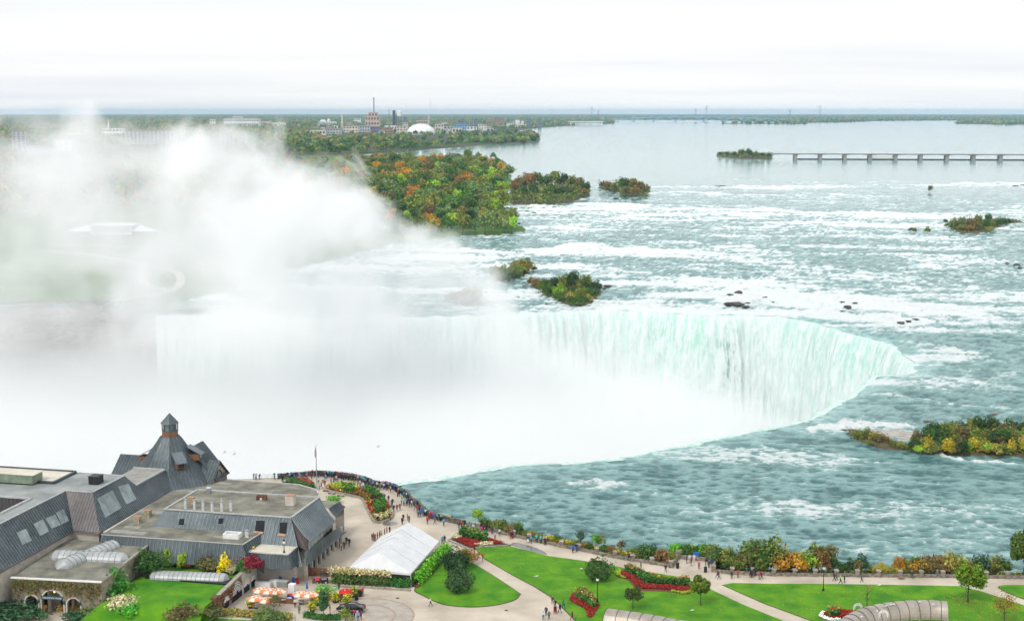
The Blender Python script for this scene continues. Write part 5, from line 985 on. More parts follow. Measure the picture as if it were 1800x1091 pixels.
# ------------------------------------------------------------------ the long hall with the mansard roof (left)
def long_hall():
    r = empty('visitor_hall', LB(-50, -15), 'long grey building with steep copper mansard and pale roof lights, far left', 'building')
    m = MB(); lbox(m, -78, -40.9, -52, 8.6, 0, 8.1); lbox(m, -41, -35.4, -7.8, 8.6, 0, 8.12); lbox(m, -44, -35.4, 8.6, 22, 0, 8.1); m.build('wall', 'limestone', r)
    m = MB()   # flat roof around the sunken court
    for a0, a1, b0, b1 in ((-78, -44.7, -52, -19.2), (-78, -44.7, -9.6, 9.4), (-48, -44.7, -19.2, -9.6), (-78, -62, -19.2, -9.6), (-44.7, -39.05, -3.1, 9.4)): lquad(m, [(a0, b0, 14), (a1, b0, 14), (a1, b1, 14), (a0, b1, 14)])
    m.build('flat_roof', 'flat_roof', r)
    m = MB(); lquad(m, [(-62, -19.2, 11), (-48, -19.2, 11), (-48, -9.6, 11), (-62, -9.6, 11)]); m.build('court_floor', 'flat_roof', r)
    for c in ([(-62, -9.6, 11), (-48, -9.6, 11), (-48, -9.6, 14), (-62, -9.6, 14)], [(-48, -19.2, 11), (-48, -9.6, 11), (-48, -9.6, 14), (-48, -19.2, 14)]):
        slope(r, [LB(*p) for p in c], 0.8, 'copper_brown', 'court_wall', thick=0.05)
    capline(r, [LB(-62, -9.6, 14.0), LB(-48, -9.6, 14.0), LB(-48, -19.2, 14.0)], 0.5, 0.3)
    o, p0, n0 = slope(r, [LB(-40.4, -52, 8), LB(-40.4, -8.2, 8), LB(-44.65, -3.1, 14), LB(-44.65, -52, 14)], 0.75)
    for px in ([(28, 936), (45, 929), (55.5, 950), (39, 958)], [(58, 921), (74.6, 912.5), (85.4, 934), (69.6, 942)], [(79.4, 911), (96, 904), (106, 922.7), (90, 929.4)], [(97.7, 901), (111, 894.4), (120.5, 915), (107.7, 922)]): panel(r, 'roof_light', px, p0, n0, 'pale_glass', 0.14)
    slope(r, [LB(-40.4, -8.2, 8), LB(-34.9, -8.2, 8), LB(-39.05, -3.0, 14), LB(-44.65, -3.1, 14)], 0.6, 'copper_brown')
    o, p1, n1 = slope(r, [LB(-34.9, -8.2, 8), LB(-34.9, 22, 8), LB(-37.45, 23.2, 11.7), LB(-37.45, 11, 11.7), LB(-39.05, 9.4, 14), LB(-39.05, -3.0, 14)], 0.6)
    for px in ([(170, 876), (197, 861.7), (213, 892.6), (184.4, 909.8)], [(206.4, 855.5), (225, 850), (239.4, 878), (221.6, 886.4)]): panel(r, 'roof_light', px, p1, n1, 'pale_glass', 0.14)
    m = MB(); lquad(m, [(-44.5, 10, 11.65), (-37.45, 10, 11.65), (-37.45, 23.2, 11.65), (-44.5, 23.2, 11.65)]); m.build('flat_roof', 'felt_patch_pale', r)
    m = MB(); lquad(m, [(-44.5, 9.4, 11.6), (-39.05, 9.4, 11.6), (-39.05, 9.4, 14), (-44.5, 9.4, 14)]); lquad(m, [(-39.05, 9.4, 14), (-39.05, 9.4, 11.6), (-37.45, 11, 11.6), (-37.45, 11, 11.7)]); m.build('step_wall', 'copper', r)
    capline(r, [LB(-44.5, 23.2, 11.65), LB(-37.45, 23.2, 11.65), LB(-37.45, 11, 11.65)], 0.4, 0.3); capline(r, [LB(-44.7, -52, 14), LB(-44.7, -3.1, 14), LB(-39.1, -3.0, 14), LB(-39.1, 9.4, 14), LB(-78, 9.4, 14)], 0.3, 0.16)
    m = MB(); 
    for a, b in ((( -40.3, -52), (-40.3, -8.3)), ((-40.3, -8.3), (-34.85, -8.3)), ((-34.85, -8.3), (-34.85, 22))):
        A, B = LB(*a, 7.86), LB(*b, 7.86); m.tube([A, B], 0.13, 6)
    m.build('gutter', 'copper_brown', r)
    # raised cream roof with its plant housing
    m = MB(); lquad(m, [(-78, 0.9, 14.3), (-49.7, 0.9, 14.3), (-49.7, 9.0, 14.3), (-78, 9.0, 14.3)]); m.build('cream_roof_deck', 'cream_roof', r); capline(r, [LB(-78, 0.8, 14.0), LB(-49.6, 0.8, 14.0), LB(-49.6, 9.1, 14.0), LB(-78, 9.1, 14.0)], 0.4, 0.55, 'copper', 'deck_parapet')
    return r
HALL = long_hall()
def roof_unit(label, px, z, size, mats, name='roof_vent', rz=BA, parts=('housing', 'lid')):
    c = W(px[0], px[1], z); r = empty(name, c, label, 'vent'); m = MB(); m.box((c.x, c.y, z+size[2]/2), size, rz); m.build(parts[0], mats[0], r)
    m = MB(); m.box((c.x, c.y, z+size[2]+0.06), (size[0]*1.06, size[1]*1.06, 0.12), rz); m.build(parts[1], mats[1], r); return r
roof_unit('low square grey roof housing on the long pale roof', (169, 849), 14.0, (2.0, 2.2, 1.5), ('dark_metal', 'dark_metal'))
roof_unit('large green-sided plant housing with cream top on the cream roof', (28, 844), 14.3, (9.5, 3.6, 1.7), ('green_metal', 'cream_roof'))
for i, (px, z) in enumerate([((242, 919), 8.0), ((260, 908), 8.0), ((336, 885), 10.75)]): roof_unit(['front of two small stone roof boxes beside the copper slope', 'rear of two small stone roof boxes beside the copper slope', 'small stone roof box behind the row of pipes'][i], px, z, (1.15, 1.1, 1.25), ('rubble_stone', 'rust_orange'))
roof_unit('stone roof box with orange cap near the roof corner', (511, 887), 10.75, (1.7, 1.4, 1.9), ('limestone', 'rust_orange')); roof_unit('round-topped grey vent at the back parapet of the flat roof', (367, 866), 10.75, (0.8, 0.8, 1.0), ('grey_metal', 'steel_bright'))
def flue(label, px, z, h, rad, group=None):
    c = W(px[0], px[1], z); r = empty('roof_flue', c, label, 'flue', group); m = MB(); m.lathe((c.x, c.y, z), [(rad*1.15, 0), (rad, 0.1), (rad, h)], 10); m.build('pipe', 'steel_bright', r, smooth=False); m = MB(); m.lathe((c.x, c.y, z+h), [(rad*1.3, 0.02), (rad*1.3, 0.12), (rad*0.4, 0.28)], 10); m.build('cap', 'grey_metal', r)
for i, px in enumerate([(326, 893), (342, 894), (357, 896), (373, 898), (390, 897.5), (406, 897)]): flue(['first', 'second', 'third', 'fourth', 'fifth', 'last'][i]+' steel flue from the left in the row on the flat roof', px, 10.75, 1.7, 0.26, 'row of steel flues')
flue('short bright flue beside the white hatch on the lower roof', (434, 943), 8.0, 1.2, 0.33); flue('tiny pipe behind the row of steel flues', (390, 886), 10.75, 1.0, 0.18)
def hatch():
    c = W(409, 944, 8.0); r = empty('roof_hatch', c, 'white square-framed skylight hatch on the lower flat roof', 'skylight'); m = MB()
    for dx, dy, sx, sy in ((0, -.75, 3.1, .35), (0, .75, 3.1, .35), (-1.4, 0, .35, 1.2), (1.4, 0, .35, 1.2)):
        p = c+E1*dx+E2*dy; m.box((p.x, p.y, 8.45), (sx, sy, 0.9), BA)
    m.build('frame', 'white_paint', r); m = MB(); m.box((c.x, c.y, 8.35), (2.6, 1.3, 0.4), BA); m.build('pane', 'gravel_roof', r)
hatch()
def roof_box_open():
    c = W(459, 878, 10.75); r = empty('roof_hood', c, 'rusty open-fronted hood on the flat roof', 'vent'); m = MB()
    for dx, dy, sx, sy in ((-.9, 0, .1, 1.2), (.9, 0, .1, 1.2), (0, .6, 1.9, .1)):
        p = c+E1*dx+E2*dy; m.box((p.x, p.y, 11.2), (sx, sy, 0.9), BA+0.3)
    m.build('hood', 'wood_brown', r); m = MB(); m.box((c.x, c.y-.2, 10.95), (0.4, 0.4, 0.4)); m.build('fan', 'steel_bright', r)
roof_box_open()

# ------------------------------------------------------------------ the rotunda with the lantern
def rotunda():
    c = LB(-39.3, 30.0); r = empty('rotunda', (c.x, c.y, 0), 'many-sided copper roofed pavilion with windowed lantern on top', 'building')
    def oct(rad, z, n=8, ph=math.pi/8): return [LB(-39.3+rad*math.cos(ph+2*math.pi*k/n), 30.0+rad*math.sin(ph+2*math.pi*k/n), z) for k in range(n)]
    m = MB(); q = oct(9.6, 0); m.prism([(p.x, p.y) for p in q], 0, 8.05); m.build('wall', 'rubble_stone', r)
    prof = [(10.6, 7.9), (7.6, 10.4), (5.2, 13.0), (3.3, 15.6), (2.0, 17.4)]
    for k in range(8):
        for (r0, z0), (r1, z1) in zip(prof[:-1], prof[1:]):
            a, b = oct(r0, z0), oct(r1, z1); slope(r, [a[k], a[(k+1) % 8], b[(k+1) % 8], b[k]], 0.8, thick=0.1, rib=0.08)
    # lantern
    m = MB(); m.frustum(oct(1.75, 16.6), oct(1.65, 18.5)); m.build('lantern_base', 'wood_brown', r)
    m = MB(); m.frustum(oct(1.4, 18.5), oct(1.4, 20.2)); lan = m.build('lantern_glazing', 'pale_glass', r)
    m = MB(); a, b = oct(1.6, 18.5), oct(1.6, 20.25)
    for k in range(8): m.tube([a[k], b[k]], 0.13, 5)
    for z in (18.55, 20.1):
        q = oct(1.6, z)
        for k in range(8): m.tube([q[k], q[(k+1) % 8]], 0.1, 4)
    m.build('mullions', 'copper', lan)
    m = MB(); q = oct(2.0, 20.15); t = LB(-39.3, 30, 22.4); m.add(q+[t], [(k, (k+1) % 8, 8) for k in range(8)]+[tuple(range(7, -1, -1))]); m.build('lantern_roof', 'copper', r)
    # gabled wings
    def wing(ridge_in, ridge_out, half, zr_, ze, axis, gable=True, wallmat='rubble_stone', name='wing'):
        """ridge runs along local axis ('a' or 'b')"""
        (a0, b0), (a1, b1) = ridge_in, ridge_out; s = (0, half) if axis == 'a' else (half, 0)
        for sg in (-1, 1):
            e0 = LB(a0+sg*s[0], b0+sg*s[1], ze); e1 = LB(a1+sg*s[0], b1+sg*s[1], ze); slope(r, [e0, e1, LB(a1, b1, zr_), LB(a0, b0, zr_)], 0.7, thick=0.15)
        if gable:
            k = 0.9; d = ((a1-a0), (b1-b0)); L_ = math.hypot(*d); g = (a1-d[0]/L_*0.5, b1-d[1]/L_*0.5); m = MB(); pts = [LB(g[0]-s[0]*k, g[1]-s[1]*k, 0), LB(g[0]+s[0]*k, g[1]+s[1]*k, 0), LB(g[0]+s[0]*k, g[1]+s[1]*k, ze+0.1), LB(g[0], g[1], zr_-0.35), LB(g[0]-s[0]*k, g[1]-s[1]*k, ze+0.1)]
            q = [p-(E1 if axis == 'a' else E2)*(0.4*(1 if d[0]+d[1] > 0 else -1)) for p in pts]; m.add(pts+q, [(0, 1, 2, 3, 4), (9, 8, 7, 6, 5)]+[(i, 5+i, 5+(i+1) % 5, (i+1) % 5) for i in range(5)]); m.build('gable_wall', wallmat, r)
            return g
    g = wing((-36.5, 32.1), (-28.9, 32.1), 4.7, 12.0, 8.0, 'a')
    # arched window in the right gable
    m = MB(); m2 = MB(); pts = [(math.cos(t)*1.5, math.sin(t)*1.5) for t in np.linspace(0, math.pi, 12)]; x = g[0]+0.06
    m.poly([LB(x, g[1]+p, 8.3+q) for p, q in pts]); m.build('arched_window', 'pale_glass', r)
    m2.tube([LB(x+0.05, g[1]+p, 8.3+q) for p, q in pts]+[LB(x+0.05, g[1]+1.5, 8.3)], 0.13, 5); 
    for p in (-.5, .5): m2.tube([LB(x+.05, g[1]+p, 8.3), LB(x+.05, g[1]+p, 9.7)], 0.06, 4)
    m2.build('window_frame', 'copper', r)
    wing((-34.8, 30.0), (-34.8, 36.4), 5.9, 15.0, 8.0, 'b', False)
    m = MB(); lbox(m, -40, -29.4, 30, 36.2, 0, 8.0); m.build('wall', 'rubble_stone', r)
    m = MB(); m.poly([LB(-40.6, 36.0, 8.05), LB(-29.0, 36.0, 8.05), LB(-34.8, 36.0, 14.9)]); m.build('gable_end', 'copper', r)
    wing((-44.5, 31.5), (-52.0, 31.5), 5.0, 12.3, 8.4, 'a')
    # dormers
    def dormer(a, b, z, ang, w_=1.0, d=2.4, h=1.3):
        ca, sa = math.cos(ang), math.sin(ang); f = lambda u, v, zz: LB(a+u*ca-v*sa, b+u*sa+v*ca, zz)   # u outward
        m = MB(); m.add([f(0, -w_, z), f(0, w_, z), f(0, w_, z+h), f(0, -w_, z+h), f(-d, -w_, z), f(-d, w_, z), f(-d, w_, z+h), f(-d, -w_, z+h)], [(0, 1, 2, 3), (1, 5, 6, 2), (4, 0, 3, 7)]); dm = m.build('dormer', 'wood_brown', r)
        m = MB(); m.poly([f(0.04, -w_*.6, z+.15), f(0.04, w_*.6, z+.15), f(0.04, w_*.6, z+h-.25), f(0.04, -w_*.6, z+h-.25)]); m.build('dormer_window', 'dark_glass', dm)
        P = [f(0.5, -w_*1.2, z+h-.05), f(0.5, w_*1.2, z+h-.05), f(-d*1.1, w_*1.2, z+h+1.7), f(-d*1.1, -w_*1.2, z+h+1.7)]; m = MB(); Q = [p-Vector((0, 0, .15)) for p in P]; m.add(P+Q, [(0, 1, 2, 3), (7, 6, 5, 4)]+[(i, 4+i, 4+(i+1) % 4, (i+1) % 4) for i in range(4)]); m.build('dormer_roof', 'copper_seam', dm)
    for ang in (-math.pi/4, -math.pi*0.98, 0.12, ): dormer(-39.3+6.6*math.cos(ang), 30+6.6*math.sin(ang), 11.6 if ang != 0.12 else 12.4, ang)
    return r
rotunda()

# ------------------------------------------------------------------ the restaurant block
def restaurant():
    r = empty('restaurant_block', LB(-12, 5), 'flat-roofed restaurant with copper mansards and curved eaves beside the plaza', 'building')
    m = MB(); lbox(m, -35.2, -6.5, -7.3, 24, 0, 7.9); lbox(m, -6.6, -3.4, -1.5, 19, 0, 7.85); lbox(m, -6.4, 2.2, -5.2, 13.5, 0, 4.6); m.build('wall', 'render_wall', r)
    # lower gravel roof
    low = [(178, 939.4), (426.8, 957), (457, 938), (530, 930), (560, 868), (556, 861), (525, 852), (470, 848), (400, 843), (372, 850), (305, 860.5)]
    m = MB(); m.poly([W(u, v, 8.0) for u, v in low]); m.build('lower_roof', 'gravel_roof', r)
    capline(r, [W(u, v, 8.0) for u, v in low[4:9]], 0.35, 0.2); capline(r, [W(u, v, 8.0) for u, v in low[:3]], 0.25, 0.12)
    # felt repairs
    rr = random.Random(4)
    for k in range(16):
        a, b = rr.uniform(-33, -8), rr.uniform(14.5, 29.5)
        if k % 3 == 0: a, b = rr.uniform(-33, -27), rr.uniform(-7, 14)
        if k % 4 == 1: a, b = rr.uniform(-30, -9), rr.uniform(-8, -4.5)
        m = MB(); sx, sy = rr.uniform(1.5, 3.5), rr.uniform(0.5, 1.0); 
        if not inpoly(np.array([LB(a, b).x]), np.array([LB(a, b).y]), np.array([W(u, v, 8)[:2] for u, v in low]))[0]: continue
        lquad(m, [(a-sx, b-sy, 8.012+k*.002), (a+sx, b-sy, 8.012+k*.002), (a+sx, b+sy, 8.012+k*.002), (a-sx, b+sy, 8.012+k*.002)]); m.build('felt_patch', rr.choice(['felt_patch', 'felt_patch_pale']), r)
    # fascia mansard of the lower roof
    A, B, C = W(178, 939.4, 8.0), W(426.8, 957, 8.0), W(457, 938, 8.0); d = E2*-1.6+Vector((0, 0, -3.9)); e = E1*1.6
    slope(r, [A+d, B+d+e, B, A], 0.75); slope(r, [B+d+e, C+e+Vector((0, 0, -3.9)), C, B], 0.75)
    # upper roof
    T = [W(289.7, 895.4, 10.7), W(511.8, 910, 10.7), W(560.5, 874.5, 10.7), W(347.4, 861, 10.7)]
    m = MB(); m.poly([p+Vector((0, 0, .01)) for p in T]); m.build('upper_roof', 'gravel_roof', r); capline(r, T+[T[0]], 0.4, 0.22)
    D_ = -E2-Vector((0, 0, 1.22)); F0 = T[0]+D_*2.25-E1*1.7; F1 = T[1]+D_*5.9+E1*4.4; F2 = T[1]+D_*5.9-E1*8; F3 = T[1]+D_*2.25-E1*5.5
    o, p0, n0 = slope(r, [F2, F1, T[1], T[0], F0, F3], 0.75)
    for px in ([(316, 911.5), (324.5, 911.5), (323.5, 922), (314.5, 922)], [(385, 911), (393, 911), (391.5, 920), (383.5, 920)]): panel(r, 'roof_window', px, p0, n0, 'black_void', 0.13)
    for px, lip in (([(450.5, 915), (465.5, 915), (463.5, 934), (449, 932.5)], [(448, 933), (464, 935), (462, 938.5), (446, 936.5)]), ([(492.5, 918), (505, 918), (503, 938), (491, 936.5)], [(490, 937), (504, 939), (502, 943), (488, 941)])):
        panel(r, 'roof_window', px, p0, n0, 'black_void', 0.13); panel(r, 'copper_sill', lip, p0, n0, 'rust_orange', 0.2)
    slope(r, [T[3]-E2*0+Vector((0, 0, -2.7))-E1*2.2, F0, T[0], T[3]], 0.75)
    # swooping right-hand roofs: profile rows between a top line and an eave line
    def swoop(top0, top1, bot0, bot1, sag, name, n=5, seams=0.62):
        rows = []
        for k in range(n+1):
            t = k/n; s = -sag*math.sin(math.pi*t); rows.append((top0.lerp(bot0, t)+Vector((0, 0, s)), top1.lerp(bot1, t)+Vector((0, 0, s))))
        m = MB()
        for (a, b), (c, d) in zip(rows[:-1], rows[1:]): m.add([a, c, d, b], [(0, 1, 2, 3)])
        o = m.build(name, 'copper', r, smooth=True); g = MB(); L_ = (bot1-bot0).length; cnt = int(L_/seams)
        for j in range(cnt+1):
            f = j/cnt; g.tube([a.lerp(b, f)+Vector((0, 0, .06)) for a, b in rows], 0.11, 4)
        q = g.build('standing_seams', 'copper_seam', o); q['kind'] = 'stuff'; return o
    U0, U1 = W(546.5, 952, 7.6), W(589.4, 916.6, 7.6)
    swoop(T[1]+Vector((0.05, 0, 0.1)), T[2]+Vector((0.05, 0, 0.1)), U0, U1, 0.45, 'curved_roof')
    X0, X1 = W(545.6, 967, 6.0), W(588.5, 935.6, 6.0); M0, M1 = W(538.2, 995.8, 3.5), W(609.2, 934, 3.5)
    mid0 = X0-E1*0.6; mid1 = X1-E1*0.5+E2*2.5
    swoop(mid0-E2*1.2, mid1, M0, M1, 0.4, 'curved_eave_roof')
    # clerestory windows between the two roofs
    k = 8
    for i in range(k):
        a0, a1 = (U0-E1*0.55).lerp(U1-E1*0.55, i/k), (U0-E1*0.55).lerp(U1-E1*0.55, (i+0.88)/k); dz = Vector((0, 0, -1.75)); m = MB(); m.quad(a0+dz, a1+dz, a1, a0); m.build('clerestory_window', 'pale_glass' if i < 5 else 'dark_glass', r)
    m = MB(); m.quad(U0-E1*.62+Vector((0, 0, -1.9)), U1-E1*.62+Vector((0, 0, -1.9)), U1-E1*.62+Vector((0, 0, .1)), U0-E1*.62+Vector((0, 0, .1))); m.build('window_wall', 'copper_brown', r)
    m = MB(); m.poly([T[1]+Vector((0, 0, -.2)), U0-E1*.5+Vector((0, 0, -.05)), U0-E1*.6+Vector((0, 0, -1.9)), T[1]-E2*1.5+Vector((0, 0, -4.0))]); m.poly([T[2]+Vector((0, 0, -.2)), U1-E1*.5+Vector((0, 0, -.05)), U1-E1*.6+Vector((0, 0, -1.9)), T[2]+Vector((0, 0, -4.0))]); m.build('dormer_cheek', 'copper_brown', r)
    # ground floor piers and glazing under the eave
    for i in range(8):
        p = W(548, 1004, 0).lerp(W(600, 954, 0), i/7); m = MB(); m.box((p.x, p.y, 1.7), (0.45, 0.45, 3.4), BA); m.build('pier', 'limestone', r)
        if i < 7:
            q = W(548, 1004, 0).lerp(W(600, 954, 0), (i+1)/7); m = MB(); o2 = E1*-0.15; m.quad(p+o2+Vector((0, 0, .35)), q+o2+Vector((0, 0, .35)), q+o2+Vector((0, 0, 2.9)), p+o2+Vector((0, 0, 2.9))); m.build('shop_window', 'dark_glass', r)
    # rear low swoop roof
    a, b, c, d = W(578, 893, 7.0), W(596, 881, 7.0), W(592, 909, 5.0), W(607, 890.5, 5.0)
    swoop(a, b, c, d, 0.25, 'curved_roof'); m = MB(); m.poly([a, b, W(566, 879, 7.0), W(560, 890, 7.0)]); m.build('lower_roof', 'gravel_roof', r)
    m = MB(); m.quad(c-E1*.3, d-E1*.3, d-E1*.3+Vector((0, 0, -5)), c-E1*.3+Vector((0, 0, -5))); m.build('shop_window', 'dark_glass', r)
    # porch with cream roof on the patio side
    Z = 6.45; Pp = [W(437.6, 970, Z), W(467, 972.7, Z), W(506, 975, Z), W(523, 960, Z), W(455, 955, Z)]
    m = MB(); m.poly(Pp); m.build('porch_roof', 'cream_roof', r); capline(r, [Pp[4], Pp[0], Pp[1], Pp[2], Pp[3]], 0.22, 0.14)
    l0, l1, l2 = W(464, 998, 3.9), W(512, 1001, 3.9), W(531, 985, 3.9)
    slope(r, [l0, l1, Pp[2], Pp[1]], 0.7); slope(r, [l1, l2, Pp[3], Pp[2]], 0.6)
    m = MB(); m.poly([l0, Pp[1], Pp[0], Pp[0]+Vector((0, 0, -2.0)), l0+Vector((0, 0, -1.0))]); m.build('porch_side', 'copper', r)
    for u, v in ((519, 1024), (538, 1019)): p = W(u, v, 0); m = MB(); m.box((p.x, p.y, 2.0), (0.6, 0.6, 4.0), BA); m.build('pier', 'limestone', r)
    p, q = W(468, 1018, 0), W(505, 1019, 0); m = MB(); m.quad(p, q, q+Vector((0, 0, 3.6)), p+Vector((0, 0, 3.6))); m.build('doorway', 'black_void', r)
restaurant()

# ------------------------------------------------------------------ vine-grown arcade with three arches and sign
def arcade():
    F0, F1 = W(20, 1016, 6.5), W(178, 1024, 6.5); e = (F1-F0); L_ = e.length; e.normalize(); nb = Vector((-e.y, e.x, 0)); r = empty('entrance_arcade', (F0.x, F0.y, 0), 'vine-covered stone entrance with three arches under a flat roof', 'building')
    G = lambda s, z, d=0.0: Vector((F0.x, F0.y, 0))+e*s+nb*d+Vector((0, 0, z))
    # front wall with arched openings: strips around each arch
    def sx(u): return (W(u, 1050, 3.0)-Vector((F0.x, F0.y, 3.0))).dot(e)
    arches = [(54, 1.15, 3.6), (91, 1.95, 4.7), (128, 1.15, 3.5)]; AR = [(sx(u)*0+L_*(u-20)/(178-20), w_, t) for u, w_, t in arches]
    cuts = [0]; m = MB()
    for s, w_, t in AR:
        n = 14; xs = [s-w_+2*w_*k/n for k in range(n+1)]; spring = t-w_
        for a, b in zip(xs[:-1], xs[1:]):
            za, zb = [spring+math.sqrt(max(0, w_**2-(x-s)**2)) for x in (a, b)]; m.quad(G(a, za), G(b, zb), G(b, 6.45), G(a, 6.45)); m.quad(G(b, zb), G(a, za), G(a, za, 0.7), G(b, zb, 0.7))
        for x in (s-w_, s+w_): m.quad(G(x, 0), G(x, spring), G(x, spring, .7), G(x, 0, .7))
        cuts += [s-w_, s+w_]
    cuts.append(L_)
    for a, b in zip(cuts[0::2], cuts[1::2]): m.quad(G(a, 0), G(b, 0), G(b, 6.45), G(a, 6.45))
    m.build('front_wall', 'vine_wall', r)
    for s, w_, t in AR:   # pale arch surrounds
        m = MB(); pts = [(s-w_-.25, 0)]+[(s+(w_+.25)*math.cos(a), t-w_+(w_+.25)*math.sin(a)) for a in np.linspace(math.pi, 0, 17)]+[(s+w_+.25, 0)]; inn = [(s-w_, 0)]+[(s+w_*math.cos(a), t-w_+w_*math.sin(a)) for a in np.linspace(math.pi, 0, 17)]+[(s+w_, 0)]
        for i in range(len(pts)-1): m.quad(G(*inn[i], -.08), G(*pts[i], -.08), G(*pts[i+1], -.08), G(*inn[i+1], -.08)); m.quad(G(*pts[i], -.08), G(*pts[i], .05), G(*pts[i+1], .05), G(*pts[i+1], -.08))
        m.build('arch_surround', 'limestone', r)
    m = MB(); m.quad(G(0, 0, 5), G(L_, 0, 5), G(L_, 6.4, 5), G(0, 6.4, 5)); m.quad(G(0, 0, 0), G(0, 0, 5), G(0, 6.4, 5), G(0, 6.4, 0)); m.build('inner_wall', 'render_wall', r)
    m = MB(); m.quad(G(L_, 0, 0), G(L_, 0, 20.5), G(L_, 6.45, 20.5), G(L_, 6.45, 0)); m.build('side_wall', 'vine_wall', r)
    for s, w_, t in AR: m = MB(); m.quad(G(s-w_*.55, 0, 4.95), G(s+w_*.55, 0, 4.95), G(s+w_*.55, 2.5, 4.95), G(s-w_*.55, 2.5, 4.95)); m.build('inner_door', 'dark_glass', r)
    for s in (AR[0][0]+2.0, AR[1][0]+2.6): m = MB(); q = G(s, 1.8, 2.5); m.box(tuple(q), (0.5, 0.5, 3.6), BA); m.build('column', 'limestone', r)
    # roof
    m = MB(); P = [G(0, 6.5), G(L_, 6.5), G(L_, 6.5, 20.6), G(-0.4, 6.5, 22)]; Q = [p-Vector((0, 0, .25)) for p in P]; m.add(P+Q, [(0, 1, 2, 3), (7, 6, 5, 4), (0, 4, 5, 1)]); m.build('flat_roof', 'gravel_roof', r)
    capline(r, [G(-.1, 6.5, .1), G(L_, 6.5, .1)], 0.4, 0.25, 'white_paint'); capline(r, [G(L_-.1, 6.5, 9), G(L_-.1, 6.5, 20.6)], 0.45, 0.35, 'stone_cap')
    # sign
    s = AR[1][0]; m = MB(); q = G(s, 3.45, -.15); m.box(tuple(q), (4.0, 0.14, 0.62), math.atan2(e.y, e.x)); sg = m.build('sign_board', 'sign_teal', r)
    cu = bpy.data.curves.new('sign_lettering', 'FONT'); cu.body = 'TABLE ROCK HOUSE'; cu.size = 0.40; cu.align_x = 'CENTER'; cu.align_y = 'CENTER'; cu.extrude = 0.012; cu.materials.append(MATS['letter_white'])
    o0 = bpy.data.objects.new('sign_text', cu); COL.objects.link(o0); dg = bpy.context.evaluated_depsgraph_get(); dg.update(); me_ = bpy.data.meshes.new_from_object(o0.evaluated_get(dg)); bpy.data.objects.remove(o0); o = bpy.data.objects.new('sign_lettering', me_); COL.objects.link(o); o.parent = sg; o.location = G(s, 3.45, -.24)-Vector(r.location); o.rotation_euler = (math.pi/2, 0, math.atan2(e.y, e.x)); o.scale = (0.95, 1, 1)
    for i, (u, z) in enumerate(((60, 2.9), (88, 4.0))):
        q = G(L_*(u-20)/158, z, 1.4); m = MB(); m.lathe(tuple(q), [(0.05, -.2), (.15, -.1), (.15, .1), (.04, .2)], 8); m.build('lantern', 'lantern_glow', r)
    for u in (36, 66, 112, 140):
        q = G(L_*(u-20)/158, 2.7, -.2); m = MB(); m.lathe(tuple(q), [(0.04, -.35), (.16, -.2), (.2, .15), (.05, .4)], 6); m.build('wall_lantern', 'sign_teal', r)
    # creeper on the front
    n = 1500; S = _rs.uniform(0, L_, n); Zz = 6.4-np.abs(_rs.normal(0, 1.5, n)); k = np.ones(n, bool)
    for s, w_, t in AR: k &= ~((np.abs(S-s) < w_+.3) & (Zz < t+.2))
    k &= Zz > 1.2; S, Zz = S[k], Zz[k]; P = [tuple(G(a, b, -.12-_rs.uniform(0, .15))) for a, b in zip(S, Zz)]; cols = [(0.08, 0.11, 0.025), (0.07, 0.10, 0.025), (0.16, 0.09, 0.025), (0.10, 0.065, 0.035), (0.13, 0.11, 0.06)]
    plantmass('creeper', P, np.tile([-nb.x, -nb.y, 0], (len(P), 1)), 0.28, cols, _rs, r, 'stuff')
    # vaulted cross skylight
    def vault(line, w_, h, name, lab, cat='skylight', z=6.5, nseg=14, closed_ends=True):
        A, B = Vector(line[0]), Vector(line[1]); d = (B-A); Ln = d.length; d.normalize(); s = Vector((-d.y, d.x, 0)); m = MB(); rows = []
        for k in range(nseg+1):
            t = k/nseg; x = t*Ln; ed = min(x, Ln-x); f = 1.0 if ed > w_ else math.sqrt(max(0.0, 1-(1-ed/w_)**2)); f = max(f, 0.03)
            rows.append([A+d*x+s*(math.cos(a)*w_*f)+Vector((0, 0, math.sin(a)*h*f)) for a in np.linspace(0, math.pi, 11)])
        for q0, q1 in zip(rows[:-1], rows[1:]):
            for j in range(10): m.add([q0[j], q0[j+1], q1[j+1], q1[j]], [(0, 1, 2, 3)])
        g = MB()
        for q in rows[2:-2]: g.tube([p+Vector((0, 0, .02)) for p in q], 0.03, 4)
        return m, g
    r2 = empty('vault_skylight', W(163, 982, 6.5), 'cross-shaped grey vaulted skylight on the arcade roof', 'skylight')
    for ln in ((W(100, 1000, 6.5), W(207, 957, 6.5)), (W(88, 978, 6.5), W(228, 984, 6.5))):
        m, g = vault(ln, 1.75, 1.35, '', ''); v = m.build('vault', 'skylight_plastic', r2, smooth=True); g.build('glazing_bars', 'dark_metal', v)
    r3 = empty('vault_skylight', W(333, 1014, 3.1), 'long grey vaulted skylight lying in the raised lawn', 'skylight'); m, g = vault((W(261, 1013, 3.1), W(405, 1019, 3.1)), 1.55, 1.2, '', '', nseg=18); v = m.build('vault', 'skylight_plastic', r3, smooth=True); g.build('glazing_bars', 'dark_metal', v)
    m = MB(); A, B = W(259, 1013, 3.1), W(407, 1019, 3.1); m.box(tuple((A+B)/2+Vector((0, 0, .05))), ((B-A).length, 3.3, 0.25), BA); m.build('kerb_frame', 'dark_metal', r3)
arcade()
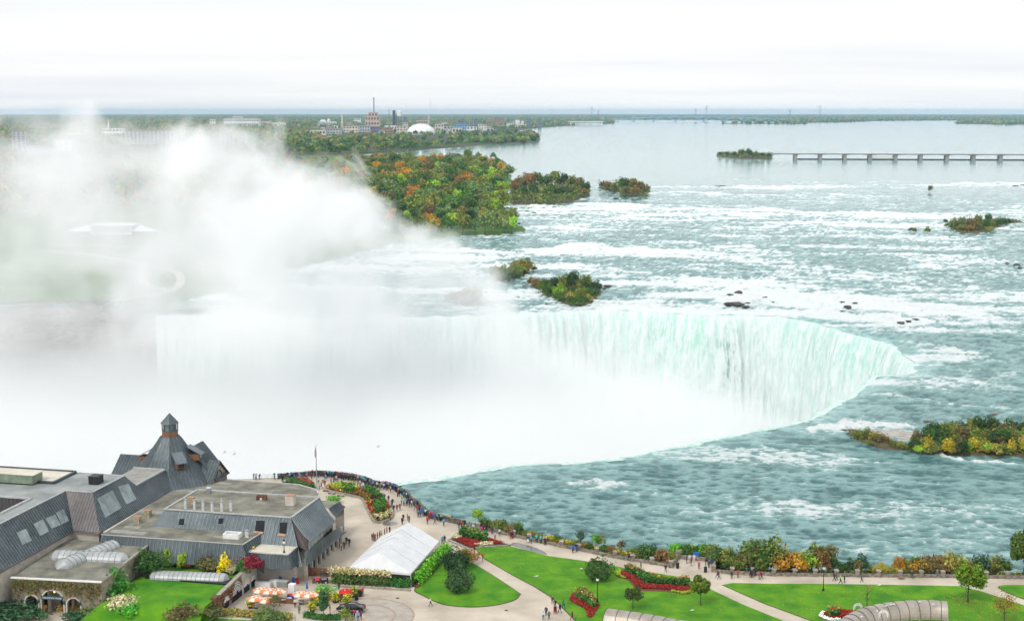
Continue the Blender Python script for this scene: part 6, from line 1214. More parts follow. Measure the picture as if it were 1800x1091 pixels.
# raised lawn between arcade and patio
def raised_lawn():
    P = [LB(-22.9, -29.5), LB(-4.9, -27), LB(-4.9, -8.8), LB(-22.9, -8.8)]; m = MB(); m.prism([(p.x, p.y) for p in P], 0.0, 3.0); tag(m.build('raised_lawn', 'lawn'), kind='structure')
    a, b = P[0], P[1]; m = MB(); m.quad(a-E2*5-E1*3, b-E2*3.5, b+Vector((0, 0, 3.0)), a+Vector((0, 0, 3.0))); m.quad(a-E2*5-E1*3, a+Vector((0, 0, 3)), a+E2*.2+Vector((0, 0, 3)), a-E1*3); tag(m.build('lawn_bank', 'lawn'), kind='structure')
    m = MB(); m.poly([LB(-8, -40, .06), LB(-4, -23.5, .06), LB(5, -24.5, .06), LB(10, -26, .06), LB(10, -40, .06)]); tag(m.build('lawn', 'lawn'), kind='structure')
raised_lawn()
# arched retaining wall by the patio
def patio_wall():
    A, B = LB(-4.8, -23.0), LB(-4.6, -6.5); r = empty('arched_patio_wall', A, 'sloping creeper-covered wall with white fan-shaped arch grilles beside the patio', 'wall'); d = (B-A); L_ = d.length; d.normalize(); nb = Vector((d.y, -d.x, 0))
    G = lambda s, z, o=0.0: A+d*s+Vector((0, 0, z))+nb*o
    top = lambda s: 3.1+0.9*min(1, s/11)+(1.2 if s > 12 else 0)
    n = 15
    for i in range(n):
        s0, s1 = L_*i/n, L_*(i+.985)/n; m = MB(); z = top(s0); P = [G(s0, 0, .3), G(s1, 0, .3), G(s1, top(s1), .3), G(s0, z, .3)]; Q = [p-nb*.6 for p in P]; m.add(P+Q, [(0, 1, 2, 3), (7, 6, 5, 4), (3, 2, 6, 7), (0, 3, 7, 4), (1, 5, 6, 2)]); m.build('wall_section', 'vine_wall' if s0 < 9 else 'render_wall', r)
    capline(r, [G(0, 3.1), G(11, 4.0)], 0.75, 0.16, 'stone_cap', 'coping'); m = MB(); q = G(-.4, 1.7); m.box(tuple(q), (1.0, 1.6, 3.4), BA); m.build('end_pier', 'brick_brown', r)
    for s, w_ in ((3.2, 1.1), (7.6, 2.1), (11.8, 1.2), (14.6, .9)):
        m = MB(); t = 1.2; m.poly([G(s-w_, 0, .34)]+[G(s+w_*math.cos(a), t+w_*math.sin(a)*.95, .34) for a in np.linspace(math.pi, 0, 14)]+[G(s+w_, 0, .34)]); m.build('arch_opening', 'black_void', r)
        g = MB()
        for rr_ in (1.0, 0.8, 0.55, 0.3): g.tube([G(s+w_*rr_*math.cos(a), t+w_*rr_*math.sin(a)*.95, .40) for a in np.linspace(math.pi, 0, 14)], 0.07, 4)
        for a in np.linspace(math.pi*.92, math.pi*.08, 9): g.tube([G(s+w_*.3*math.cos(a), t+w_*.3*math.sin(a), .40), G(s+w_*math.cos(a), t+w_*math.sin(a)*.95, .40)], 0.05, 4)
        g.build('fan_grille', 'white_paint', r)
    k = 1300; S = _rs.uniform(0, 9.5, k); Z = _rs.uniform(.3, 1, k)*3.2; kk = np.ones(k, bool)
    for s, w_ in ((3.2, 1.1), (7.6, 2.1)): kk &= ~((np.abs(S-s) < w_) & (Z < 1.2+np.sqrt(np.maximum(0, w_**2-(S-s)**2))))
    P = [tuple(G(a, b, .45)) for a, b in zip(S[kk], Z[kk])]; plantmass('creeper', P, np.tile([nb.x, nb.y, 0], (len(P), 1)), 0.25, [(0.16, 0.06, 0.035), (0.11, 0.05, 0.03), (0.2, 0.1, 0.05), (0.3, 0.2, 0.1)], _rs, r, 'stuff')
patio_wall()
# shrubs around the raised lawn
def yard_shrubs():
    def sh(u, v, z, s, col, lab, key='bush0', wd=None): make_tree(key, W(u, v, z), col, lab, None, (wd or s, wd or s, s), name='shrub', cat='shrub', partnames=('foliage', 'stems'))
    sh(262, 1009, 3, 1.5, (0.035, 0.085, 0.02), 'dense dark green shrub beside the arcade roof edge', 'bush1', 1.6); sh(252, 1003, 3, 1.1, (0.06, 0.13, 0.02), 'green shrub left of the dense dark shrub by the arcade roof'); sh(296, 996, 3, 1.0, (0.2, 0.3, 0.03), 'yellow-green shrub right of the dense dark shrub', 'bush2', .7); sh(309, 992, 3, 0.95, (0.16, 0.02, 0.025), 'small crimson shrub under the grey mansard', 'bush3', .8); sh(320, 1001, 3, .85, (0.25, 0.36, 0.03), 'small lime shrub under the grey mansard', 'bush2', .6)
    sh(342, 992, 3, 1.15, (0.12, 0.3, 0.02), 'tall fresh green shrub in the middle of the lawn border', 'bush2', .8); sh(332, 998, 3, .7, (0.18, 0.06, 0.03), 'low reddish shrub in the middle of the lawn border', 'bush3'); sh(366, 1004, 3, 1.1, (0.10, 0.10, 0.035), 'broad olive brown shrub above the long skylight', 'bush1', 1.25); sh(395, 1009, 3, 1.0, (0.60, 0.50, 0.02), 'brilliant yellow shrub at the end of the lawn border', 'bush0', .85); sh(407, 1009, 3, .75, (0.45, 0.42, 0.25), 'small cream-flowered shrub beside the yellow one', 'bush3', .6); sh(412, 997, 3, .95, (0.07, 0.16, 0.03), 'green shrub behind the brilliant yellow shrub', 'bush1')
    sh(440, 1004, 3.5, 1.0, (0.20, 0.015, 0.03), 'deep crimson broad shrub by the patio wall top', 'bush1', 1.3); sh(443, 990, 3.5, .9, (0.5, 0.36, 0.03), 'golden shrub behind the deep crimson shrub', 'bush2', .7); sh(426, 1011, 3.2, .8, (0.05, 0.13, 0.03), 'green shrub between yellow and crimson shrubs', 'bush0')
    sh(176, 1066, 0.8, 1.9, (0.05, 0.17, 0.03), 'big fresh green shrub right of the three arches', 'bush1', 1.7); sh(205, 1051, 1.5, 1.5, (0.06, 0.2, 0.03), 'upper green shrub on the lawn bank by the arcade corner', 'bush0', 1.5); sh(213, 1075, 1.2, 1.15, (0.42, 0.38, 0.24), 'cream-flowering shrub on the lawn bank', 'bush3', 1.5); sh(225, 1088, .8, 1.0, (0.08, 0.3, 0.03), 'bright green shrub in front of the cream-flowering one', 'bush1', 1.0); sh(160, 1090, 0, 1.0, (0.10, 0.15, 0.05), 'pale shrub at the right foot of the arcade', 'bush3')
    sh(15, 1088, 0, 1.1, (0.035, 0.085, 0.04), 'dark low shrub in the bottom left corner', 'bush1', 2.2); sh(45, 1085, 0, .9, (0.04, 0.10, 0.045), 'dark low shrub left of the arches', 'bush3', 1.8); sh(135, 1091, 0, .7, (0.035, 0.09, 0.04), 'dark low shrub right of the entrance', 'bush3', 1.2)
    sh(333, 1092, .4, 1.1, (0.11, 0.085, 0.04), 'brown-green shrub at the bottom edge of the raised lawn', 'bush1', 1.6); sh(365, 1083, .6, .9, (0.09, 0.10, 0.035), 'olive shrub on the lawn bank by the patio wall', 'bush3', 1.5)
    for u, lab in ((74, 'left'), (110, 'middle'), (134, 'right')):
        c = W(u, 1080, 0); r = empty('potted_plant', c, lab+' stone urn with orange flowers before the arches', 'planter'); m = MB(); m.lathe((c.x, c.y, 0), [(.3, 0), (.22, .15), (.45, .6), (.5, .8), (.4, .78)], 10); m.build('urn', 'limestone', r); q = _rs.normal(0, .42, (260, 3)); q[:, 2] = .95+np.abs(q[:, 2])*.9
        plantmass('flowers', q+np.array([c.x, c.y, 0]), np.tile([0, 0, .8], (260, 1)), .22, [(0.4, 0.2, 0.03), (0.3, 0.12, 0.03), (0.1, 0.2, 0.04)], _rs, r, 'stuff')
yard_shrubs()

# ------------------------------------------------------------------ marquee
def marquee():
    r = empty('marquee', W(665, 1000, 0), 'large white ridge marquee standing on the plaza', 'tent'); pm('tent_white', (0.62, 0.635, 0.65), 0.6, col2=(0.71, 0.72, 0.73), scale=0.5, detail=6, bump=0.3)
    c = [W(612, 998, 2.6), W(722, 1007, 2.6), W(772, 950.5, 2.6), None]; c[3] = c[0]+(c[2]-c[1]); rd0 = W(665.5, 970.5, 5.4); dirv = (c[2]-c[1]); rd1 = rd0+dirv*(0.985); n = 4
    for sd in (0, 1):
        e0, e1 = (c[0], c[3]) if sd == 0 else (c[1], c[2])
        for k in range(n):
            a, b = e0.lerp(e1, k/n), e0.lerp(e1, (k+.985)/n); d_, e_ = rd0.lerp(rd1, k/n), rd0.lerp(rd1, (k+.985)/n); m = MB(); mid = [(a+d_)/2+Vector((0, 0, -.1)), (b+e_)/2+Vector((0, 0, -.1))]; m.add([a, b, mid[1], mid[0], e_, d_], [(0, 1, 2, 3), (3, 2, 4, 5)]); m.build('roof_panel', 'tent_white', r, smooth=True)
            m = MB(); m.quad(a, b, b+Vector((0, 0, -.35)), a+Vector((0, 0, -.35))); m.build('valance', 'tent_white', r)
    for ends, rd in (((c[0], c[1]), rd0), ((c[3], c[2]), rd1)):
        m = MB(); m.poly([ends[0], ends[1], rd-dirv.normalized()*.02]); m.build('gable_panel', 'tent_white', r); m = MB(); m.quad(ends[0], ends[1], ends[1]+Vector((0, 0, -.4)), ends[0]+Vector((0, 0, -.4))); m.build('valance', 'tent_white', r)
    for sd in (0, 1):
        e0, e1 = (c[0], c[3]) if sd == 0 else (c[1], c[2])
        for k in range(n+1): p = e0.lerp(e1, k/n); m = MB(); m.tube([(p.x, p.y, 0), (p.x, p.y, 2.6)], 0.07, 6); m.build('pole', 'steel_bright', r)
    m = MB()
    for k in range(n+1):
        a = rd0.lerp(rd1, k/n)
        for e0, e1 in ((c[0], c[3]), (c[1], c[2])): m.tube([a+Vector((0, 0, .03)), (a+e0.lerp(e1, k/n))/2+Vector((0, 0, -.06)), e0.lerp(e1, k/n)+Vector((0, 0, .03))], 0.035, 4)
    m.build('roof_seams', 'grey_metal', r); m = MB(); m.tube([rd0-dirv.normalized()*.04, rd0+Vector((0, 0, -3.0))-dirv.normalized()*.04], .03, 4); m.build('gable_seam', 'grey_metal', r)
marquee()
# ------------------------------------------------------------------ barrel canopies at the lower edge
def canopy_roof(label, path, w_, zc, rr_, name='barrel_canopy', swirl=()):
    pm('zinc', (0.34, 0.30, 0.25), 0.45, col2=(0.48, 0.43, 0.37), scale=0.5, metal=0.5, stretch=(1, 1, .5)) if 'zinc' not in MATS else None
    P = resample([p[:2] for p in path], 0.5); n = len(P); T = np.gradient(P, axis=0); T /= np.linalg.norm(T, axis=1)[:, None]; Nn = np.c_[-T[:, 1], T[:, 0]]; r = empty(name, (*P[0], 0), label, 'canopy'); A = np.linspace(-0.15, math.pi+.15, 15); rows = []
    for i in range(n): rows.append([(P[i][0]+Nn[i][0]*w_*math.cos(a), P[i][1]+Nn[i][1]*w_*math.cos(a), zc+rr_*math.sin(a)) for a in A])
    step = 4
    for s in range(0, n-1, step):
        m = MB(); e = min(n-1, s+step)
        for i in range(s, e):
            for j in range(14): m.add([rows[i][j], rows[i+1][j], rows[i+1][j+1], rows[i][j+1]], [(0, 1, 2, 3)])
        m.build('roof_sheet', 'zinc', r, smooth=True); g = MB(); g.tube([Vector(p)+Vector((0, 0, .03)) for p in rows[s]], .05, 4); g.build('roof_seam', 'dark_metal', r)
    for q in (rows[0], rows[-1]): m = MB(); m.poly(q); m.build('end_panel', 'zinc', r)
    for i in range(2, n, 10):
        for sg in (-1, 1): m = MB(); x, y = P[i]+Nn[i]*w_*.9*sg; m.tube([(x, y, 0), (x, y, zc)], .08, 6); m.build('post', 'white_paint', r)
    return r
canopy_roof('straight barrel-vaulted grey metal canopy at the bottom edge', [W(1066, 1084, 3.4), W(1130, 1093, 3.4), W(1210, 1108, 3.4), W(1300, 1126, 3.4)], 2.2, 2.8, 2.0)
canopy_roof('curved barrel-vaulted grey metal canopy at the bottom right', [W(1462, 1140, 3.4), W(1482, 1108, 3.4), W(1520, 1085, 3.4), W(1572, 1074, 3.4), W(1625, 1071, 3.4), W(1664, 1073, 3.4)], 2.0, 2.8, 2.2)
def swirl(u, v, z, lab):
    c = W(u, v, z); r = empty('spiral_ornament', c, lab, 'ornament'); m = MB(); m.tube([(c.x+.5*math.cos(a), c.y, c.z+.5*math.sin(a)) for a in np.linspace(-.3, math.pi+.3, 12)], .05, 5); m.build('ring', 'white_paint', r)
    for a in np.linspace(-.3, math.pi+.3, 11): m = MB(); m.box((c.x+.72*math.cos(a), c.y, c.z+.72*math.sin(a)), (.16, .1, .34), 0); m.build('ray', 'white_paint', r)
swirl(1508, 1068, 3.6, 'white rayed ornament left of the curved canopy'); swirl(1553, 1080, 5.2, 'white rayed ornament on top of the curved canopy')
# ================================================================== THINGS ON PLAZA, PATIO AND LAWNS
ORD = ['first', 'second', 'third', 'fourth', 'fifth', 'sixth', 'seventh', 'eighth', 'ninth', 'tenth', 'eleventh', 'twelfth', 'thirteenth', 'fourteenth', 'fifteenth', 'sixteenth', 'seventeenth', 'eighteenth', 'nineteenth', 'twentieth']
TENS = {2: 'twenty', 3: 'thirty', 4: 'forty', 5: 'fifty', 6: 'sixty', 7: 'seventy', 8: 'eighty', 9: 'ninety'}
def ordinal(n):
    if n < 20: return ORD[n]
    t, u = (n+1)//10, (n+1) % 10
    return (TENS[t][:-1]+'ieth') if u == 0 else TENS[t]+'-'+ORD[u-1]
for k, c in {'lamp_globe': (0.8, 0.8, 0.76), 'red_cloth': (0.55, 0.015, 0.012), 'orange_cloth': (0.72, 0.25, 0.11), 'pale_cloth': (0.85, 0.68, 0.56), 'blue_plastic': (0.02, 0.12, 0.5), 'red_plastic': (0.5, 0.02, 0.03), 'white_plastic': (0.8, 0.8, 0.8), 'teal_plastic': (0.03, 0.12, 0.14), 'tyre': (0.012, 0.012, 0.013), 'bench_wood': (0.16, 0.13, 0.1), 'pink_cloth': (0.55, 0.05, 0.08), 'table_top': (0.42, 0.44, 0.44)}.items(): pm(k, c, 0.6, var=0.08, scale=3)
m_, nt_, p_ = newmat('car_paint'); p_.inputs['Base Color'].default_value = (0.006, 0.009, 0.012, 1); p_.inputs['Roughness'].default_value = 0.18; p_.inputs['Coat Weight'].default_value = 0.6
def lamp_post(u, v, label, z=0.0, h=4.5):
    c = W(u, v, z); r = empty('lamp_post', c, label, 'lamp post'); m = MB(); m.lathe(c, [(.22, 0), (.2, .35), (.11, .5), (.075, 1.0), (.06, h-.55), (.1, h-.5)], 10); m.build('post', 'iron', r)
    m = MB(); m.lathe(c+Vector((0, 0, h-.5)), [(.12, 0), (.25, .12), (.27, .42), (.15, .6)], 10); g = m.build('lamp_globe', 'lamp_globe', r, smooth=True); m = MB(); m.lathe(c+Vector((0, 0, h+.08)), [(.3, 0), (.2, .1), (.03, .3)], 10); m.build('lamp_cap', 'iron', g)
lamp_post(1050, 1059, 'black lamp post with white globe on the middle lawn'); lamp_post(1447, 1038, 'black lamp post with white globe on the right lawn'); lamp_post(499.5, 972, 'short lamp standing on the cream porch roof', 6.3, 2.3)
def flagpole():
    c = W(557, 861, 0); r = empty('flagpole', c, 'tall flagpole with limp red and white flag on the plaza', 'flagpole'); m = MB(); m.lathe(c, [(.28, 0), (.26, .4), (.12, .45), (.1, 5), (.065, 10.4), (.09, 10.45), (.03, 10.6)], 10); m.build('pole', 'grey_metal', r)
    n, k = 9, 8; V = []; 
    for i in range(n+1):
        for j in range(k+1): s = i/n; t = j/k; V.append((c.x-.08-(.5*s)*(0.35+.25*t)-.02, c.y-.12*math.sin(s*9+t*2), c.z+10.1-2.3*t-.35*s*(1-.3*t)))
    for nm, lo, hi, mt in (('red_band', 0, 3, 'red_cloth'), ('white_field', 3, 6, 'white_plastic'), ('red_band', 6, 9, 'red_cloth')):
        m = MB()
        for i in range(lo, hi):
            for j in range(k): a = i*(k+1)+j; m.quad(V[a], V[a+1], V[a+k+2], V[a+k+1])
        m.build(nm, mt, r, smooth=True)
flagpole()
def parasol(u, v, label, mats, h=2.35, rad=1.5, group=None, closed=False):
    c = W(u, v, 0); r = empty('parasol', c, label, 'parasol', group); m = MB(); m.tube([c, c+Vector((0, 0, h+.1))], .03, 6); m.build('pole', 'white_paint', r); m = MB(); m.lathe(c, [(.3, 0), (.3, .1), (.05, .15)], 8); m.build('base', 'dark_metal', r)
    if closed: m = MB(); m.lathe(c+Vector((0, 0, .9)), [(.05, 0), (.22, .2), (.12, 1.0), (.02, 1.5)], 8); m.build('canopy', mats[0], r); return
    for k in range(8):
        a, b = 2*math.pi*k/8, 2*math.pi*(k+1)/8; P = lambda an, f, dz: Vector((c.x+rad*f*math.cos(an), c.y+rad*f*math.sin(an), h+dz)); m = MB(); ap = Vector((c.x, c.y, h+.1)); mm = (a+b)/2
        m.add([P(a, 1, -.5), P(mm, .965, -.5), P(b, 1, -.5), P(b, .55, -.14), P(a, .55, -.14)], [(0, 1, 2, 3, 4)]); m.add([P(a, .55, -.14), P(b, .55, -.14), ap], [(0, 1, 2)], 1); m.add([P(a, 1, -.5), P(mm, .965, -.5), P(b, 1, -.5), P(b, 1, -.66), P(mm, .965, -.66), P(a, 1, -.66)], [(0, 5, 4, 1), (1, 4, 3, 2)]); m.build('canopy_panel', [mats[0] if k % 2 == 0 or mats[0] == 'red_cloth' else mats[1], mats[1] if k % 2 == 0 else mats[0]], r)
for i, (u, v) in enumerate([(459, 1054), (475, 1056), (489, 1056.5), (450, 1069), (470, 1072), (529, 1061), (546, 1062)]): parasol(u, v, 'orange and cream patio parasol, '+['leftmost of the back three', 'middle of the back three', 'rightmost of the back three', 'left of the front pair', 'right of the front pair', 'left of the pair near the plank screen', 'right of the pair near the plank screen'][i], ('orange_cloth', 'pale_cloth'), group='orange patio parasols')
parasol(608, 1055, 'red parasol with white mark beside the drinks stand', ('red_cloth', 'red_cloth'), rad=1.25, h=2.2); parasol(540, 1043, 'closed blue parasol on the patio', ('blue_plastic',), closed=True)
m = MB(); c = W(608, 1055, 0); m.box((c.x-.05, c.y-.62, 2.1), (.14, .02, .42), 0); o = m.build('white_mark', 'letter_white', [q for q in bpy.data.objects if q.get('label', '').startswith('red parasol')][0]); o.rotation_euler = (0, 0, 0)
def table(u, v, label, mat='table_top', group='patio tables', rz=0.4):
    c = W(u, v, 0); r = empty('patio_table', c, label, 'table', group); m = MB(); m.box((c.x, c.y, .74), (.95, .95, .05), rz); m.build('table_top', mat, r)
    for dx, dy in ((-.35, -.35), (.35, -.35), (.35, .35), (-.35, .35)): m = MB(); m.box((c.x+dx, c.y+dy, .36), (.05, .05, .72), 0); m.build('leg', 'dark_metal', r)
for i, (u, v) in enumerate([(530, 1060), (546, 1061.5), (499, 1057), (508, 1056)]): table(u, v+2, ['grey', 'second grey', 'white', 'second white'][i]+' square patio table '+('before the plank screen' if i < 2 else 'in the middle of the patio'), 'table_top' if i < 2 else 'white_plastic')
def screen(label, px, h, mat='wood_brown', cat='screen'):
    pts = [W(u, v, 0) for u, v in px]; r = empty('plank_screen', pts[0], label, cat)
    for a, b in zip(pts[:-1], pts[1:]):
        d = b-a; n = max(2, int(d.length/.45)); ang = math.atan2(d.y, d.x)
        for k in range(n): q = a.lerp(b, (k+.5)/n); m = MB(); m.box((q.x, q.y, h/2), (d.length/n*.97, .08, h+rnd.uniform(-.02, .02)), ang); m.build('plank', mat, r)
screen('brown plank screen at the restaurant corner', [(540, 1011), (580, 1013)], 1.6); screen('long brown plank screen between patio and turning circle', [(545, 1052), (582, 1056), (618, 1058)], 1.4); screen('low brown planter boarding behind the back parasols', [(452, 1057), (520, 1061)], 1.0)
def flower_tub(u, v, label, cols, h=1.3, n=420):
    c = W(u, v, 0); r = empty('flower_tub', c, label, 'planter'); m = MB(); m.lathe(c, [(.35, 0), (.45, .5), (.4, .48)], 10); m.build('tub', 'dark_metal', r); q = _rs.normal(0, .34, (n, 3)); q[:, 2] = .5+_rs.uniform(0, 1, n)*h; plantmass('flowers', q+np.array(c), np.tile([0, 0, .7], (n, 1)), .24, cols, _rs, r, 'stuff')
yl = [(0.55, 0.42, 0.03), (0.12, 0.25, 0.03), (0.08, 0.18, 0.02), (0.5, 0.35, 0.05)]
for i, (u, v) in enumerate([(563, 1055), (589, 1058.5), (611, 1061), (622, 1048), (556, 1064), (549, 1075)]): flower_tub(u, v, ['tub of yellow flowers at the left end of the long screen', 'tub of yellow flowers in the middle of the long screen', 'tub of yellow flowers at the right end of the long screen', 'tub of yellow flowers beside the red parasol', 'tub of yellow flowers before the left end of the screen', 'lowest tub of yellow flowers by the slim tree'][i], yl)
for i, (u, v) in enumerate([(444, 1059), (440, 1068)]): flower_tub(u, v, ['upper', 'lower'][i]+' small tub of yellow flowers by the arched wall', yl, .8, 260)
make_tree('bush1', W(574, 1047), (0.12, 0.30, 0.06), 'broad white-flowered green shrub above the long screen', None, (1.25, .8, .75), name='shrub', cat='shrub', partnames=('foliage', 'stems')); make_tree('column_tree', W(569, 1092), (0.045, 0.10, 0.035), 'slim dark green tree beside the parked car', None, (1.2, 1.2, 1.0), name='slim_tree'); make_tree('sparse_tree', W(482, 1078), (0.10, 0.10, 0.03), 'thin brownish tree among the patio parasols', None, .72, name='slim_tree')
hedge('hedge of yellowing grasses along the patio railing', [(394, 1079), (430, 1082), (470, 1086), (512, 1088)], 1.6, 1.3, [(0.25, 0.22, 0.06), (0.18, 0.2, 0.05), (0.35, 0.25, 0.05), (0.12, 0.16, 0.04)], 3000, .24); hedge('clipped dark green hedge at the bottom by the car', [(536, 1083), (566, 1087), (598, 1088)], 1.4, 1.0, [(0.03, 0.10, 0.02), (0.05, 0.14, 0.03)], 1700, .24)
make_tree('round_bush', W(470, 1102), (0.10, 0.15, 0.045), 'loose pale green bush at the bottom edge below the patio', None, (1.2, .9, .75), name='round_bush', cat='bush', partnames=('foliage', 'stems')); make_tree('bush0', W(607, 1092), (0.14, 0.18, 0.03), 'yellow-green clipped bush right of the slim tree', None, .7, name='shrub', cat='shrub', partnames=('foliage', 'stems'))
def railing():
    pts = [W(u, v, 0) for u, v in ((392, 1082), (419, 1084), (446, 1086), (480, 1088), (519, 1090))]; r = empty('patio_railing', pts[0], 'orange rust-coloured post and rail along the patio edge', 'railing')
    for p in pts: m = MB(); m.box((p.x, p.y, .55), (.1, .1, 1.1)); m.build('post', 'rust_orange', r)
    for a, b in zip(pts[:-1], pts[1:]):
        for z in (.55, 1.0): m = MB(); m.tube([a+Vector((0, 0, z)), b+Vector((0, 0, z))], .03, 5); m.build('rail', 'rust_orange', r)
railing(); kerbline('pale kerb below the patio railing', [(383, 1086), (430, 1089), (480, 1092), (530, 1094)], .18, .35, 'limestone', 2.4)
def freezer(u, v, label, size, mats, rz=BA, name='freezer', cat='freezer'):
    c = W(u, v, 0); r = empty(name, c, label, cat); m = MB(); m.box((c.x, c.y, size[2]/2), size, rz); m.build('cabinet', mats[0], r); m = MB(); m.box((c.x, c.y, size[2]+.05), (size[0]*1.03, size[1]*1.03, .1), rz); m.build('lid', mats[1], r)
freezer(463, 1032, 'long white counter under the porch', (2.9, .9, 1.0), ('white_plastic', 'white_plastic'), name='counter', cat='counter'); freezer(482, 1029, 'short white counter under the porch', (1.5, .9, 1.1), ('white_plastic', 'white_plastic'), name='counter', cat='counter'); freezer(497, 1030, 'steel barbecue counter before the porch', (2.0, 1.1, 1.05), ('grey_metal', 'steel_bright'), name='grill_counter', cat='counter'); freezer(514, 1048, 'tall white kiosk on the patio', (1.1, 1.1, 2.3), ('white_plastic', 'white_plastic'), name='kiosk', cat='kiosk'); freezer(511, 1054, 'blue cooler with red top before the white kiosk', (1.0, .8, 1.0), ('blue_plastic', 'red_plastic'), name='cooler', cat='cooler'); freezer(631, 1047, 'dark grey serving cart beside the red parasol', (1.0, .8, 1.1), ('dark_metal', 'dark_metal'), name='serving_cart', cat='cart')
def bin_(u, v, label, mat='dark_metal', s=1.0, cat='bin', name='litter_bin'):
    c = W(u, v, 0); r = empty(name, c, label, cat); m = MB(); m.lathe(c, [(.27*s, 0), (.3*s, .1), (.32*s, .95*s)], 12); m.build('body', mat, r); m = MB(); m.lathe(c+Vector((0, 0, .95*s)), [(.34*s, 0), (.3*s, .12*s), (.1*s, .22*s)], 12); m.build('lid', mat, r)
bin_(627, 1054, 'dark litter bin beside the long plank screen'); bin_(1191, 998, 'dark litter bin at the left side of the lookout bay'); bin_(1240, 1005, 'dark litter bin at the right side of the lookout bay'); bin_(517, 1025, 'blue barrel under the porch', 'blue_plastic', 1.0, 'barrel', 'barrel'); bin_(523.5, 1025, 'red barrel under the porch', 'red_plastic', 1.0, 'barrel', 'barrel'); bin_(551, 1024, 'short brown bollard near the utility cart', 'wood_brown', .9, 'bollard', 'bollard'); bin_(493, 1023, 'blue tub at the back of the porch', 'blue_plastic', 1.0, 'barrel', 'barrel')
def bench(u, v, label, rz=-.35):
    c = W(u, v, 0); r = empty('stone_bench', c, label, 'bench'); m = MB(); m.box((c.x, c.y, .42), (1.7, .55, .14), rz); m.build('seat', 'stone_cap', r)
    for s in (-.6, .6): m = MB(); m.box((c.x+s*math.cos(rz), c.y+s*math.sin(rz), .18), (.25, .45, .36), rz); m.build('leg', 'stone_dark', r)
bench(583, 868, 'stone bench at the tip of the long flower bed'); bench(599, 872, 'stone bench left of the long flower bed kerb'); bench(574, 863.5, 'stone bench nearest the flagpole')
make_tree('bush3', W(587, 884), (0.10, 0.26, 0.03), 'bright green shrub behind the rear roof corner', None, (1.1, .8, .7), name='shrub', cat='shrub', partnames=('foliage', 'stems'))
# --- vehicles
def wheel(root, c, rad, w_, axis):
    m = MB(); a = Vector(axis).normalized(); m.tube([c-a*w_/2, c-a*w_*.4, c+a*w_*.4, c+a*w_/2], [rad*.9, rad, rad, rad*.9], 16); wh = m.build('wheel', 'tyre', root); m = MB(); m.tube([c-a*w_*.52, c+a*w_*.52], rad*.62, 12); m.build('rim', 'steel_bright', wh)
def sedan():
    c = W(617, 1073, 0); ang = R(-9); ex = Vector((math.cos(ang), math.sin(ang), 0)); ey = Vector((-math.sin(ang), math.cos(ang), 0)); P = lambda x, y, z: c+ex*x+ey*y+Vector((0, 0, z))
    r = empty('parked_car', c, 'black saloon car parked on the turning circle', 'car')
    prof = [(-2.35, .35), (-2.36, .62), (-2.2, .78), (-1.1, .92), (-.45, 1.36), (.1, 1.45), (.8, 1.42), (1.55, 1.05), (2.15, 1.0), (2.33, .85), (2.35, .4), (1.9, .22), (-1.9, .22)]
    hw = [.72, .82, .84, .88, .66, .62, .63, .78, .82, .82, .78, .8, .8]
    m = MB(); n = len(prof); L1 = [P(x, -h, z) for (x, z), h in zip(prof, hw)]; L2 = [P(x, h, z) for (x, z), h in zip(prof, hw)]; M1 = [P(x, -.9 if .4 < z < 1.1 else -h, z) for (x, z), h in zip(prof, hw)]
    m.add(L1+L2, [(i, n+i, n+(i+1) % n, (i+1) % n) for i in range(n)]+[tuple(range(n-1, -1, -1)), tuple(range(n, 2*n))]); o = m.build('body', 'car_paint', r, smooth=False); bv = o.modifiers.new('round', 'BEVEL'); bv.width = .09; bv.segments = 3; bv.limit_method = 'ANGLE'
    for nm, q in (('windscreen', [(-1.02, -.74, .99), (-1.02, .74, .99), (-.5, .6, 1.345), (-.5, -.6, 1.345)]), ('rear_window', [(.9, -.6, 1.4), (.9, .6, 1.4), (1.48, .72, 1.11), (1.48, -.72, 1.11)])): m = MB(); m.poly([P(a, b, z+.03) for a, b, z in q]); m.build(nm, 'dark_glass', r)
    for sg in (-1, 1):
        for x0, x1, t0, t1 in ((-.8, .12, -.4, .12), (.2, 1.2, .2, .82)): m = MB(); m.poly([P(x0, sg*.84, .97), P(x1, sg*.84, .98), P(t1, sg*.655, 1.36), P(t0, sg*.665, 1.33)]); m.build('side_window', 'dark_glass', r)
        for x in (-1.45, 1.42): wheel(r, P(x, sg*.80, .33), .33, .24, ey)
        m = MB(); m.box(tuple(P(2.3, sg*.62, .82)), (.12, .34, .14), ang); m.build('tail_light', 'red_plastic', r); m = MB(); m.box(tuple(P(-2.28, sg*.62, .66)), (.14, .34, .12), ang); m.build('headlight', 'white_plastic', r); m = MB(); m.box(tuple(P(-.75, sg*.98, 1.0)), (.14, .18, .1), ang); m.build('wing_mirror', 'car_paint', r)
sedan()
